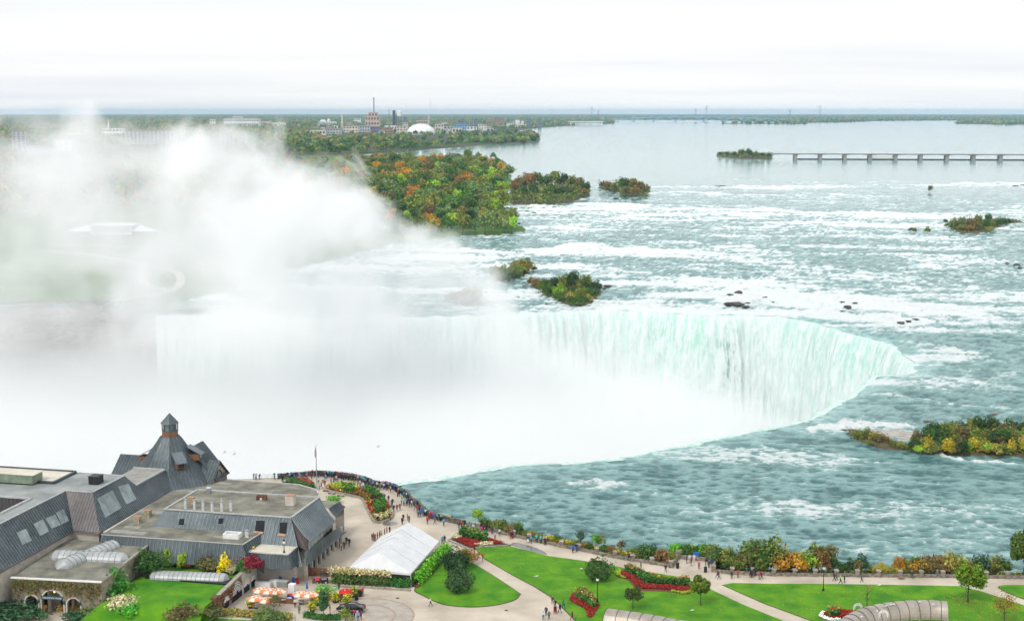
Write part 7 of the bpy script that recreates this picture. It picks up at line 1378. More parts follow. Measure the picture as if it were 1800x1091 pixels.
def cart():
    c = W(566, 1024, 0); r = empty('utility_cart', c, 'small utility cart with red cover beside the grass hedge', 'cart'); m = MB(); m.box((c.x, c.y, .55), (2.3, 1.1, .4), .1); m.build('chassis', 'dark_metal', r); m = MB(); m.lathe((c.x-.7, c.y-.3, .7), [(.55, 0), (.5, .3), (.2, .5)], 10); m.build('cover', 'pink_cloth', r)
    for dx, dy in ((-.2, -.45), (-.2, .45), (1.0, -.45), (1.0, .45)): m = MB(); m.box((c.x+dx, c.y+dy, 1.25), (.06, .06, 1.1)); m.build('roof_post', 'dark_metal', r)
    m = MB(); m.box((c.x+.4, c.y, 1.82), (1.6, 1.15, .08), .1); m.build('roof', 'dark_metal', r); m = MB(); m.box((c.x+.4, c.y, .95), (.9, .9, .4), .1); m.build('seat', 'grey_metal', r)
    for dx in (-.8, .8):
        for dy in (-.5, .5): wheel(r, Vector((c.x+dx, c.y+dy, .26)), .26, .18, (0, 1, 0))
cart()
def stroller(u, v, label, col='red_plastic', rz=0.3):
    c = W(u, v, 0); r = empty('stroller', c, label, 'stroller'); m = MB(); m.add([c+Vector(q) for q in ((-.25, -.35, .35), (.25, -.35, .35), (.25, .3, .45), (-.25, .3, .45), (-.25, .4, .9), (.25, .4, .9))], [(0, 1, 2, 3), (3, 2, 5, 4), (0, 3, 4), (1, 5, 2)]); m.build('seat', col, r); m = MB()
    for s in (-.26, .26): m.tube([c+Vector((s, -.4, .1)), c+Vector((s, .3, .75)), c+Vector((s, .6, 1.02))], .02, 4); m.tube([c+Vector((s, .4, .1)), c+Vector((s, -.2, .6))], .02, 4)
    m.tube([c+Vector((-.26, .6, 1.02)), c+Vector((.26, .6, 1.02))], .025, 4); m.build('frame', 'dark_metal', r)
    for sx in (-.26, .26):
        for sy in (-.4, .4): wheel(r, c+Vector((sx, sy, .12)), .12, .05, (1, 0, 0))
    m = MB(); m.lathe(c+Vector((0, .25, .85)), [(.3, 0), (.25, .2), (.05, .3)], 8); m.build('hood', 'dark_metal', r)
stroller(899, 946, 'stroller with red seat by the promenade wall'); stroller(928, 953, 'white stroller by the blue-clad group at the wall', 'white_plastic'); stroller(976, 1077, 'red stroller in the family group at the bottom path')
def gull(p, label, sc=1.0, rz=0.0, fly=False):
    r = empty('gull', p, label, 'bird'); m = MB(); m.tube([p+Vector(q)*sc for q in ((-.25, 0, .12), (-.1, 0, .16), (.08, 0, .18), (.2, 0, .24), (.3, 0, .23))], [x*sc for x in (.02, .09, .1, .06, .015)], 7); m.build('body', 'white_paint', r, smooth=True)
    for sg in (-1, 1):
        m = MB(); t = [(.1, .05, .2), (.12, .35, .32), (-.02, .75, .22), (-.12, .35, .3), (-.1, .05, .19)] if fly else [(.1, .07, .22), (0, .11, .2), (-.3, .05, .14), (-.2, .09, .1), (.05, .1, .12)]; m.poly([p+Vector((x, sg*y, z))*sc for x, y, z in t]); m.build('wing', 'grey_metal', r)
k_ = 0
for u, v in [(1022, 1001), (943, 1014), (1216, 1074), (1545, 1030), (560, 996), (600, 1049), (1108, 968), (887, 932), (1378, 1001)]: gull(W(u, v, 0.1), ordinal(k_)+' white gull from the left resting on lawn, paving or wall' if False else 'white gull resting '+['on the middle lawn above the big bush', 'on the middle lawn left part', 'on the middle lawn by the slim young tree', 'at the top edge of the right lawn', 'on the paving by the brown screen', 'on the car side of the long screen', 'on the promenade wall by the goldenrod', 'on the promenade wall near the sapling', 'on the wall before the tall thicket'][k_], 1.3); k_ += 1
for i, (u, v) in enumerate([(395, 797), (412, 800), (665, 787)]): gull(W(u, v, 22.0), 'gull flying '+['left of its pair against the spray', 'right of its pair against the spray', 'alone against the spray right of the flagpole'][i], 1.4, fly=True)
for i, (u, v) in enumerate([(1557, 1063), (1565, 1061), (1571, 1060), (1541, 1072), (1514, 1082), (1616, 1056), (1640, 1060)]): gull(W(u, v+3, 4.85), ordinal(i)+' gull from the left perched on the curved canopy', 1.0)
def info_board(u, v, label):
    c = W(u, v, 0); r = empty('info_board', c, label, 'sign'); m = MB(); m.box((c.x, c.y, 1.35), (1.1, .06, .8), -.1); m.build('board', 'blue_plastic', r)
    for s in (-.4, .4): m = MB(); m.box((c.x+s, c.y+.05, .6), (.06, .06, 1.2)); m.build('leg', 'dark_metal', r)
info_board(1224, 985, 'blue information board at the back of the lookout bay')

# ================================================================== PEOPLE
def person_mat():
    m, nt, p = newmat('person_cloth')
    def slot(name, prop, rough):
        mm, n2, pp = newmat(name); at = nd(n2, 'ShaderNodeAttribute', attribute_name=prop); at.attribute_type = 'OBJECT'; nz = nd(n2, 'ShaderNodeTexNoise', i_Scale=6.0, i_Detail=3.0); mr = nd(n2, 'ShaderNodeMapRange'); mr.inputs[3].default_value = .75; mr.inputs[4].default_value = 1.2; n2.links.new(nz.outputs[0], mr.inputs[0])
        mx = nd(n2, 'ShaderNodeMixRGB', blend_type='MULTIPLY'); mx.inputs[0].default_value = 1; n2.links.new(at.outputs['Color'], mx.inputs[1]); n2.links.new(mr.outputs[0], mx.inputs[2]); n2.links.new(mx.outputs[0], pp.inputs['Base Color']); pp.inputs['Roughness'].default_value = rough
    for n_, pr, rg_ in (('jacket', 'jacket', .8), ('trousers', 'trousers', .85), ('skin', 'skin', .6), ('hair', 'hair', .7), ('shoes', 'shoes', .6)): slot(n_, pr, rg_)
person_mat()
def person_mesh(name, pose):
    """joint -> position; edges carry the clothing they belong to"""
    J = {'pelvis': (0, 0, .95), 'spine': (0, .0, 1.17), 'chest': (0, .01, 1.38), 'neck': (0, .01, 1.5), 'head': (0, .03, 1.6), 'crown': (0, .02, 1.70), 'nose': (0, .125, 1.6)}
    Rr = {'pelvis': .155, 'spine': .14, 'chest': .165, 'neck': .06, 'head': .098, 'crown': .075, 'nose': .018}
    B = [('pelvis', 'spine', 0), ('spine', 'chest', 0), ('chest', 'neck', 0), ('neck', 'head', 3), ('head', 'crown', 4), ('head', 'nose', 3)]
    for s, sg in (('l', -1), ('r', 1)):
        J.update({'sh'+s: (sg*.185, .0, 1.40), 'el'+s: (sg*.25, -.02, 1.14), 'wr'+s: (sg*.24, .08, .92), 'hd'+s: (sg*.235, .11, .83), 'th'+s: (sg*.20, .14, .88), 'fi'+s: (sg*.235, .13, .76), 'hp'+s: (sg*.095, 0, .92), 'kn'+s: (sg*.105, .03, .5), 'an'+s: (sg*.11, -.01, .09), 'to'+s: (sg*.125, .15, .045)})
        Rr.update({'sh'+s: .085, 'el'+s: .058, 'wr'+s: .038, 'hd'+s: .042, 'th'+s: .014, 'fi'+s: .02, 'hp'+s: .105, 'kn'+s: .072, 'an'+s: .048, 'to'+s: .042})
        B += [('chest', 'sh'+s, 0), ('sh'+s, 'el'+s, 0), ('el'+s, 'wr'+s, 0), ('wr'+s, 'hd'+s, 2), ('hd'+s, 'th'+s, 2), ('hd'+s, 'fi'+s, 2), ('pelvis', 'hp'+s, 1), ('hp'+s, 'kn'+s, 1), ('kn'+s, 'an'+s, 1), ('an'+s, 'to'+s, 5)]
    J.update(pose); ks = list(J); me = bpy.data.meshes.new(name); me.from_pydata([J[k] for k in ks], [(ks.index(a), ks.index(b)) for a, b, _ in B], [])
    o = bpy.data.objects.new(name, me); COL.objects.link(o); sk = o.modifiers.new('skin', 'SKIN'); sk.use_smooth_shade = True; ss = o.modifiers.new('sub', 'SUBSURF'); ss.levels = 1; ss.render_levels = 1
    for i, k in enumerate(ks):
        v = me.skin_vertices[0].data[i]; v.radius = (Rr[k], Rr[k]*(.72 if k in ('chest', 'spine', 'pelvis') else 1.0)); v.use_root = (k == 'pelvis')
    dg = bpy.context.evaluated_depsgraph_get(); dg.update(); ne = bpy.data.meshes.new_from_object(o.evaluated_get(dg)); bpy.data.objects.remove(o)
    ne.materials.clear()
    for n_ in ('jacket', 'trousers', 'skin', 'hair', 'shoes'): ne.materials.append(MATS[n_])
    seg = [(np.array(J[a]), np.array(J[b]), t) for a, b, t in B]; idx = []
    for pl in ne.polygons:
        c = np.array(pl.center); best = 9; t = 0
        for a, b, tt in seg:
            d = b-a; k = np.clip(np.dot(c-a, d)/(np.dot(d, d)+1e-9), 0, 1); q = np.linalg.norm(c-a-d*k)
            if q < best: best, t = q, tt
        if t in (3, 4): h = np.array(J['head']); f = c-h; t = 2 if (f[1] > .035 and f[2] < .065) or (t == 3 and f[2] < -.04) else 3
        elif t == 5: t = 4
        idx.append(t)
    ne.polygons.foreach_set('material_index', idx); ne.update(); ne.name = name; return ne
arm = lambda s, sg, el, wr, hd: {'el'+s: el, 'wr'+s: wr, 'hd'+s: hd, 'th'+s: (hd[0]-sg*.04, hd[1]+.03, hd[2]+.03), 'fi'+s: (hd[0], hd[1]+.06, hd[2]-.02)}
POSES = {'standing': {}, 'walking': {'knl': (-.1, .22, .53), 'anl': (-.11, .30, .11), 'tol': (-.12, .46, .09), 'knr': (.1, -.03, .5), 'anr': (.11, -.30, .15), 'tor': (.12, -.17, .05), **arm('l', -1, (-.26, -.14, 1.16), (-.25, -.08, .93), (-.24, -.05, .85)), **arm('r', 1, (.26, .1, 1.15), (.25, .27, 1.0), (.24, .34, .95))},
         'leaning': {'spine': (0, .06, 1.15), 'chest': (0, .19, 1.32), 'neck': (0, .25, 1.42), 'head': (0, .31, 1.5), 'crown': (0, .31, 1.6), 'nose': (0, .41, 1.5), 'shl': (-.185, .19, 1.33), 'shr': (.185, .19, 1.33), **arm('l', -1, (-.28, .34, 1.14), (-.16, .55, 1.13), (-.08, .6, 1.14)), **arm('r', 1, (.28, .34, 1.14), (.16, .55, 1.13), (.08, .6, 1.14))},
         'photographing': {**arm('l', -1, (-.27, .18, 1.25), (-.1, .35, 1.5), (-.05, .36, 1.57)), **arm('r', 1, (.27, .18, 1.25), (.1, .35, 1.5), (.05, .36, 1.57))},
         'hands_in_pockets': {**arm('l', -1, (-.31, -.06, 1.15), (-.2, .09, .98), (-.16, .12, .93)), **arm('r', 1, (.31, -.06, 1.15), (.2, .09, .98), (.16, .12, .93)), 'knl': (-.12, .05, .5), 'anl': (-.16, .02, .09), 'tol': (-.2, .16, .045)},
         'pushing': {'chest': (0, .06, 1.37), **arm('l', -1, (-.26, .18, 1.15), (-.22, .44, 1.05), (-.2, .5, 1.05)), **arm('r', 1, (.26, .18, 1.15), (.22, .44, 1.05), (.2, .5, 1.05)), 'anl': (-.11, .14, .09), 'tol': (-.12, .3, .045), 'anr': (.11, -.18, .12), 'tor': (.12, -.04, .045)}}
PM = {k: person_mesh('person_'+k, v) for k, v in POSES.items()}
bm = bmesh.new(); bmesh.ops.create_cube(bm, size=1); bmesh.ops.scale(bm, vec=(.3, .18, .42), verts=bm.verts); bmesh.ops.bevel(bm, geom=bm.edges[:], offset=.05, segments=2, affect='EDGES'); BAG = bpy.data.meshes.new('backpack'); bm.to_mesh(BAG); bm.free(); BAG.materials.append(MATS['jacket'])
CLO = {'red': (0.50, 0.015, 0.02), 'crimson': (0.25, 0.01, 0.03), 'pink': (0.60, 0.06, 0.16), 'blue': (0.02, 0.13, 0.50), 'light blue': (0.12, 0.36, 0.62), 'turquoise': (0.02, 0.36, 0.42), 'navy': (0.012, 0.02, 0.06), 'black': (0.010, 0.010, 0.012), 'dark grey': (0.035, 0.036, 0.04), 'grey': (0.14, 0.14, 0.145), 'white': (0.68, 0.68, 0.68), 'cream': (0.48, 0.42, 0.30), 'brown': (0.09, 0.05, 0.03), 'purple': (0.09, 0.03, 0.10), 'green': (0.03, 0.14, 0.05), 'lime': (0.25, 0.60, 0.10), 'yellow': (0.65, 0.50, 0.03), 'khaki': (0.17, 0.14, 0.08), 'jeans': (0.04, 0.075, 0.15)}
SKIN = [(0.50, 0.32, 0.24), (0.42, 0.26, 0.18), (0.30, 0.17, 0.10), (0.16, 0.08, 0.05)]; HAIR = [(0.012, 0.01, 0.009), (0.03, 0.02, 0.012), (0.07, 0.04, 0.02), (0.25, 0.18, 0.09), (0.4, 0.4, 0.4)]
POSEW = {'standing': 'standing', 'walking': 'walking', 'leaning': 'leaning on the wall', 'photographing': 'taking a photo', 'hands_in_pockets': 'standing with hands in pockets', 'pushing': 'pushing a stroller'}
PEOPLE = []
def person(p, jk, tr='black', pose='standing', face=0.0, where='on the plaza', grp='people on the plaza', h=None, pack=None, child=False):
    o = bpy.data.objects.new('person', PM[pose]); COL.objects.link(o); s = (h or rnd.uniform(.93, 1.06))*(.72 if child else 1.0); o.location = p; o.scale = (s, s, s); o.rotation_euler = (0, 0, face)
    v = lambda c: tuple(min(1, x*rnd.uniform(.8, 1.2)) for x in CLO[c])
    o['jacket'] = v(jk); o['trousers'] = v(tr); o['skin'] = rnd.choice(SKIN); o['hair'] = rnd.choice(HAIR); o['shoes'] = rnd.choice([(0.02, 0.02, 0.02), (0.3, 0.3, 0.3), (0.06, 0.04, 0.03)])
    tag(o, None, 'person', grp); PEOPLE.append((o, jk, tr, pose, where, pack, child))
    if pack:
        b = bpy.data.objects.new('backpack', BAG); COL.objects.link(b); b.parent = o; b.location = (0, -.2, 1.24); b['jacket'] = v(pack)
    return o
def crowd():
    r = random.Random(11)
    line = resample([W(u, v)[:2] for u, v in [(482, 842), (520, 839), (560, 836), (608, 840), (643, 847), (661, 854), (690, 858), (703, 866), (715, 871), (722, 881), (736, 891), (752, 906), (776, 915), (794, 919)]], 0.5); n = len(line); T = np.gradient(line, axis=0); T /= np.linalg.norm(T, axis=1)[:, None]
    cols = ['navy', 'black', 'dark grey', 'blue', 'red', 'black', 'turquoise', 'light blue', 'pink', 'navy', 'brown', 'purple', 'grey', 'crimson', 'white', 'dark grey', 'black', 'green', 'cream', 'blue']; trs = ['black', 'jeans', 'jeans', 'navy', 'dark grey', 'khaki', 'black']
    for i in range(n):
        u, v = PX((*line[i], 0)); nx, ny = T[i][1], -T[i][0]     # inward (towards the plaza)
        dens = np.interp(u, [480, 520, 545, 570, 620, 690, 720, 740, 760, 795], [.45, .7, .6, .95, 1, .85, .85, .55, .75, .5])
        where = 'left of the flagpole' if u < 553 else ('above the long bed' if u < 650 else ('near the water' if u < 722 else 'above the marquee'))
        if r.random() < dens:
            p = (line[i][0]+nx*.62, line[i][1]+ny*.62, 0); person(p, r.choice(cols), r.choice(trs), r.choice(['leaning', 'leaning', 'standing', 'photographing', 'hands_in_pockets']), math.atan2(-ny, -nx)-math.pi/2+r.uniform(-.5, .5), 'at the parapet '+where, 'crowd along the parapet', pack=r.choice([None]*6+['turquoise', 'black', 'grey']))
        d2 = np.interp(u, [480, 560, 580, 640, 690, 700, 750, 800], [.12, .2, .55, .6, .35, .2, .2, .05])
        for row in (1.35, 2.0):
            if r.random() < d2*(1 if row < 1.5 else .45): p = (line[i][0]+nx*(row+r.uniform(-.2, .2)), line[i][1]+ny*row, 0); person(p, r.choice(cols), r.choice(trs), r.choice(['standing', 'walking', 'photographing', 'hands_in_pockets']), r.uniform(0, 6.28), 'behind the parapet row '+where, 'crowd along the parapet')
crowd()
S = [  # u, v, jacket, trousers, pose, facing(deg), where
    (497, 848, 'black', 'black', 'standing', 0, 'behind the small flower bed'), (518, 846, 'blue', 'jeans', 'walking', 40, 'left of the flagpole on the plaza'), (523, 847, 'red', 'jeans', 'walking', 30, 'left of the flagpole on the plaza'), (528, 845, 'turquoise', 'black', 'standing', 10, 'left of the flagpole on the plaza'), (539, 842, 'pink', 'black', 'standing', 200, 'left of the flagpole on the plaza'), (548, 842, 'crimson', 'black', 'standing', 180, 'left of the flagpole on the plaza'),
    (560, 850, 'white', 'jeans', 'standing', 180, 'right beside the flagpole'), (561, 859, 'white', 'black', 'standing', 90, 'right beside the flagpole'), (565, 858, 'grey', 'black', 'walking', 270, 'right beside the flagpole'), (567.5, 849, 'white', 'khaki', 'standing', 150, 'right beside the flagpole'), (571, 855, 'red', 'grey', 'standing', 0, 'right beside the flagpole'), (573, 845, 'light blue', 'khaki', 'walking', 300, 'between flagpole and crowd'), (582, 852, 'crimson', 'black', 'standing', 90, 'at the tip of the long flower bed'), (586, 853, 'pink', 'black', 'standing', 270, 'at the tip of the long flower bed'), (588, 848, 'brown', 'jeans', 'standing', 180, 'at the tip of the long flower bed'), (594, 846, 'navy', 'jeans', 'standing', 0, 'behind the long flower bed'), (591, 847, 'white', 'black', 'standing', 20, 'behind the long flower bed'), (604, 843, 'brown', 'black', 'standing', 0, 'behind the long flower bed'),
    (618, 858, 'blue', 'black', 'standing', 45, 'behind the long flower bed middle'), (622, 857, 'crimson', 'black', 'standing', 225, 'behind the long flower bed middle'), (625, 859, 'navy', 'black', 'standing', 100, 'behind the long flower bed middle'), (629, 856, 'pink', 'navy', 'standing', 60, 'behind the long flower bed middle'), (633, 855, 'cream', 'jeans', 'standing', 200, 'behind the long flower bed middle'), (638, 860, 'white', 'navy', 'standing', 20, 'behind the long flower bed middle'), (642, 855, 'black', 'jeans', 'standing', 300, 'behind the long flower bed middle'), (636, 852, 'dark grey', 'jeans', 'standing', 100, 'behind the long flower bed middle'),
    (663, 859, 'white', 'black', 'standing', 20, 'in the small group right of the crowd'), (660, 857, 'purple', 'black', 'standing', 0, 'in the small group right of the crowd'), (668, 862, 'grey', 'jeans', 'standing', 10, 'in the small group right of the crowd'), (676, 880, 'grey', 'black', 'walking', 30, 'right of the long flower bed'), (683, 882, 'navy', 'khaki', 'standing', 0, 'right of the long flower bed'), (690, 889, 'black', 'jeans', 'walking', 200, 'right of the long flower bed'), (692, 899, 'black', 'black', 'standing', 180, 'right of the long flower bed'), (688, 893, 'grey', 'black', 'standing', 90, 'right of the long flower bed'), (698, 899, 'crimson', 'jeans', 'walking', 340, 'right of the long flower bed'), (703, 897, 'brown', 'brown', 'walking', 10, 'right of the long flower bed'),
    (706, 887, 'cream', 'black', 'standing', 270, 'in the group before the slanting parapet'), (710, 889, 'light blue', 'black', 'standing', 30, 'in the group before the slanting parapet'), (715, 885, 'dark grey', 'black', 'standing', 100, 'in the group before the slanting parapet'), (664, 919, 'black', 'black', 'standing', 0, 'at the foot of the long flower bed'), (685, 914, 'dark grey', 'black', 'walking', 300, 'at the right foot of the long flower bed'), (707, 922, 'black', 'black', 'standing', 30, 'behind the marquee ridge'), (709, 915, 'black', 'dark grey', 'standing', 200, 'behind the marquee ridge'), (716, 914, 'black', 'jeans', 'standing', 80, 'behind the marquee ridge'), (719, 918, 'dark grey', 'black', 'standing', 120, 'behind the marquee ridge'),
    (735, 909, 'grey', 'black', 'standing', 20, 'before the slanting parapet'), (739, 909, 'blue', 'dark grey', 'standing', 0, 'before the slanting parapet'), (744, 907, 'blue', 'jeans', 'standing', 340, 'before the slanting parapet'), (751.5, 921, 'red', 'dark grey', 'standing', 200, 'alone on the plaza right of the marquee ridge'), (764.5, 922, 'purple', 'dark grey', 'walking', 270, 'on the plaza right of the marquee ridge'), (780, 925, 'light blue', 'jeans', 'walking', 10, 'on the plaza near the triangular bed'), (790, 917, 'yellow', 'black', 'standing', 0, 'at the end of the dark parapet'), (795, 914, 'light blue', 'black', 'leaning', 0, 'at the end of the dark parapet'),
    (807, 930, 'navy', 'jeans', 'standing', 300, 'behind the triangular bed'), (811, 928, 'red', 'jeans', 'standing', 320, 'behind the triangular bed'), (817, 925, 'black', 'black', 'standing', 0, 'behind the triangular bed'), (825, 924, 'cream', 'khaki', 'photographing', 0, 'behind the triangular bed'), (818, 934, 'white', 'black', 'standing', 90, 'behind the triangular bed'), (823, 935, 'grey', 'brown', 'walking', 60, 'behind the triangular bed'), (832, 934, 'white', 'purple', 'standing', 30, 'behind the triangular bed'),
    (847, 937, 'pink', 'purple', 'standing', 20, 'in the family group at the wall'), (850, 934, 'crimson', 'black', 'standing', 0, 'in the family group at the wall'), (855, 934, 'navy', 'black', 'standing', 0, 'in the family group at the wall'), (852, 942, 'black', 'black', 'standing', 100, 'in the family group at the wall'), (865, 939, 'brown', 'dark grey', 'standing', 200, 'near the wall pillar'), (870, 947, 'white', 'black', 'standing', 120, 'near the wall pillar'), (878, 942, 'white', 'dark grey', 'photographing', 180, 'near the wall pillar'), (901, 944, 'purple', 'black', 'standing', 280, 'with the red stroller at the wall'),
    (934, 955, 'light blue', 'jeans', 'standing', 30, 'by the wall with the white stroller'), (943, 954, 'turquoise', 'black', 'leaning', 0, 'by the wall with the white stroller'), (950, 955, 'light blue', 'black', 'leaning', 10, 'by the wall with the white stroller'), (958, 958, 'black', 'black', 'leaning', 0, 'by the wall with the white stroller'), (777.5, 956, 'turquoise', 'dark grey', 'standing', 10, 'at the right end of the marquee'), (781.5, 954, 'black', 'black', 'standing', 20, 'at the right end of the marquee'), (834, 973, 'dark grey', 'black', 'standing', 40, 'on the central path by the lawn corner'), (841, 984, 'khaki', 'cream', 'walking', 200, 'on the central path'), (848.5, 985, 'red', 'black', 'walking', 200, 'on the central path'),
    (1007, 972, 'blue', 'black', 'walking', 200, 'on the promenade left part'), (1013, 969, 'navy', 'jeans', 'walking', 200, 'on the promenade left part'), (1105, 985, 'dark grey', 'black', 'leaning', 20, 'leaning over the wall left of the bay'), (1110, 986, 'white', 'jeans', 'leaning', 10, 'leaning over the wall left of the bay'), (1117, 986, 'navy', 'dark grey', 'leaning', 330, 'leaning over the wall left of the bay'), (1126.5, 1001, 'black', 'black', 'standing', 90, 'alone at the lawn edge'), (1162, 989, 'black', 'black', 'standing', 180, 'on the grass beyond the wall'), (1170, 1005, 'navy', 'dark grey', 'walking', 180, 'before the left corner of the bay', ), (1189, 979, 'black', 'black', 'standing', 60, 'on the bay corner pillar'),
    (1207, 990, 'navy', 'black', 'standing', 90, 'in the lookout bay'), (1212, 989, 'white', 'cream', 'standing', 180, 'in the lookout bay'), (1215, 994, 'dark grey', 'grey', 'standing', 270, 'in the lookout bay'), (1220, 988, 'white', 'white', 'standing', 20, 'in the lookout bay'), (1228.5, 1000, 'pink', 'jeans', 'standing', 10, 'in the lookout bay'), (1242, 987, 'grey', 'black', 'standing', 0, 'in the lookout bay'), (1240, 993, 'crimson', 'black', 'standing', 100, 'in the lookout bay'), (1246, 998, 'navy', 'black', 'standing', 30, 'in the lookout bay'), (1251, 994, 'blue', 'black', 'leaning', 300, 'in the lookout bay'),
    (1261, 1015, 'red', 'navy', 'walking', 270, 'on the promenade right of the bay'), (1263, 1018, 'navy', 'grey', 'walking', 90, 'on the promenade right of the bay'), (1286, 1017, 'dark grey', 'black', 'standing', 200, 'on the promenade right of the bay'), (1297, 1015, 'red', 'khaki', 'standing', 180, 'on the promenade right of the bay'), (1319, 1015, 'black', 'black', 'leaning', 0, 'in the trio before the thicket'), (1322, 1015, 'dark grey', 'dark grey', 'standing', 30, 'in the trio before the thicket'), (1327, 1012, 'black', 'dark grey', 'leaning', 350, 'in the trio before the thicket'), (1334, 1018, 'pink', 'dark grey', 'standing', 90, 'in the pair before the thicket'), (1338, 1018, 'crimson', 'black', 'walking', 90, 'in the pair before the thicket'),
    (1466, 1021, 'dark grey', 'black', 'walking', 90, 'in the trio below the right wall'), (1470, 1020, 'grey', 'jeans', 'walking', 90, 'in the trio below the right wall'), (1477, 1026, 'lime', 'black', 'walking', 100, 'in the trio below the right wall'), (1484, 1024, 'black', 'black', 'standing', 90, 'in the trio below the right wall'), (1514, 1023, 'grey', 'black', 'walking', 90, 'alone on the right promenade'), (1603, 1017, 'dark grey', 'dark grey', 'walking', 180, 'on the far right promenade'), (1615, 1012, 'black', 'black', 'leaning', 0, 'at the wall pillar far right'), (1647, 1015, 'grey', 'grey', 'standing', 180, 'at the wall far right'),
    (971, 1062, 'brown', 'khaki', 'walking', 180, 'in the family group at the bottom path'), (976, 1069, 'black', 'black', 'pushing', 200, 'in the family group at the bottom path'), (955, 1089, 'white', 'jeans', 'standing', 180, 'in the family group at the bottom path'), (960, 1082, 'navy', 'black', 'standing', 200, 'in the family group at the bottom path'), (965, 1088, 'grey', 'dark grey', 'standing', 160, 'in the family group at the bottom path'), (984.5, 1077, 'navy', 'dark grey', 'walking', 330, 'at the lawn edge by the bottom path'), (991, 1070, 'dark grey', 'jeans', 'walking', 330, 'at the lawn edge by the bottom path'), (1006, 1090, 'black', 'crimson', 'walking', 300, 'alone at the bottom lawn edge'),
    (756.5, 1065, 'white', 'black', 'walking', 90, 'alone on the turning circle'), (637, 1048, 'red', 'black', 'standing', 180, 'beside the serving cart'), (596, 1037, 'black', 'black', 'standing', 0, 'behind the red parasol'), (619, 1088, 'black', 'black', 'walking', 0, 'below the parked car'), (623, 1086, 'pink', 'black', 'walking', 10, 'below the parked car'), (634.5, 1089, 'crimson', 'black', 'walking', 350, 'below the parked car'), (629.5, 1091, 'light blue', 'jeans', 'standing', 0, 'below the parked car'), (608, 1087, 'light blue', 'black', 'standing', 90, 'at the clipped hedge end'),
    (519, 1067, 'white', 'black', 'standing', 180, 'on the patio between the parasols'), (449, 1059, 'blue', 'jeans', 'standing', 90, 'under the left front parasol'), (492, 1064, 'grey', 'dark grey', 'standing', 90, 'beside the thin patio tree'), (580, 1077, 'brown', 'khaki', 'standing', 90, 'behind the clipped hedge'), (526, 1078, 'grey', 'jeans', 'standing', 20, 'at the patio railing'),
    (597, 963, 'red', 'black', 'standing', 270, 'under the curved eave'), (600, 967, 'cream', 'jeans', 'standing', 90, 'under the curved eave'), (605, 965, 'green', 'dark grey', 'standing', 200, 'under the curved eave'), (609, 957, 'dark grey', 'dark grey', 'standing', 200, 'beside the curved eave'), (614, 960, 'navy', 'jeans', 'standing', 180, 'beside the curved eave'),
    (654, 950, 'black', 'black', 'standing', 60, 'in the queue behind the marquee'), (657, 950, 'black', 'dark grey', 'standing', 240, 'in the queue behind the marquee'), (659, 951, 'red', 'dark grey', 'standing', 180, 'in the queue behind the marquee'), (663.5, 948, 'brown', 'dark grey', 'standing', 90, 'in the queue behind the marquee'), (667, 946, 'grey', 'black', 'standing', 90, 'in the queue behind the marquee'), (670, 944, 'cream', 'khaki', 'standing', 200, 'in the queue behind the marquee'), (676, 941, 'crimson', 'black', 'standing', 90, 'in the queue behind the marquee'), (680, 939, 'navy', 'black', 'standing', 90, 'in the queue behind the marquee'), (685, 938, 'black', 'black', 'standing', 120, 'in the queue behind the marquee')]
for q in S:
    u, v, jk, tr, ps, fc, wh = q; z = 0.0
    if 'pillar' in wh and 'bay corner' in wh: z = 0.0
    person(W(u, v, z), jk, tr, ps, R(-fc), wh, 'people in the park', pack='turquoise' if (u, v) == (991, 1070) else ('white' if (u, v) == (1170, 1005) else None))
for i, (u, v) in enumerate([(446, 842.5), (450, 844), (456, 843)]): person(W(u, v, 0), ['blue', 'light blue', 'black'][i], 'dark grey', 'leaning', R(-10*i), 'by the railing left of the dark parapet', 'people in the park')
# labels: what sets each one apart, then its turn from the left where several look alike
def label_people():
    grp = {}
    for o, jk, tr, pose, where, pack, child in PEOPLE: grp.setdefault((jk, where), []).append((PX(o.location)[0], o, tr, pose, pack))
    for (jk, where), L_ in grp.items():
        L_.sort(key=lambda q: q[0])
        for i, (x, o, tr, pose, pack) in enumerate(L_):
            base = 'person in %s top, %s trousers,' % (jk, tr)
            o['label'] = (base+' '+where) if len(L_) == 1 else 'person in %s, %s from left, %s' % (jk, ordinal(i), where)
label_people()
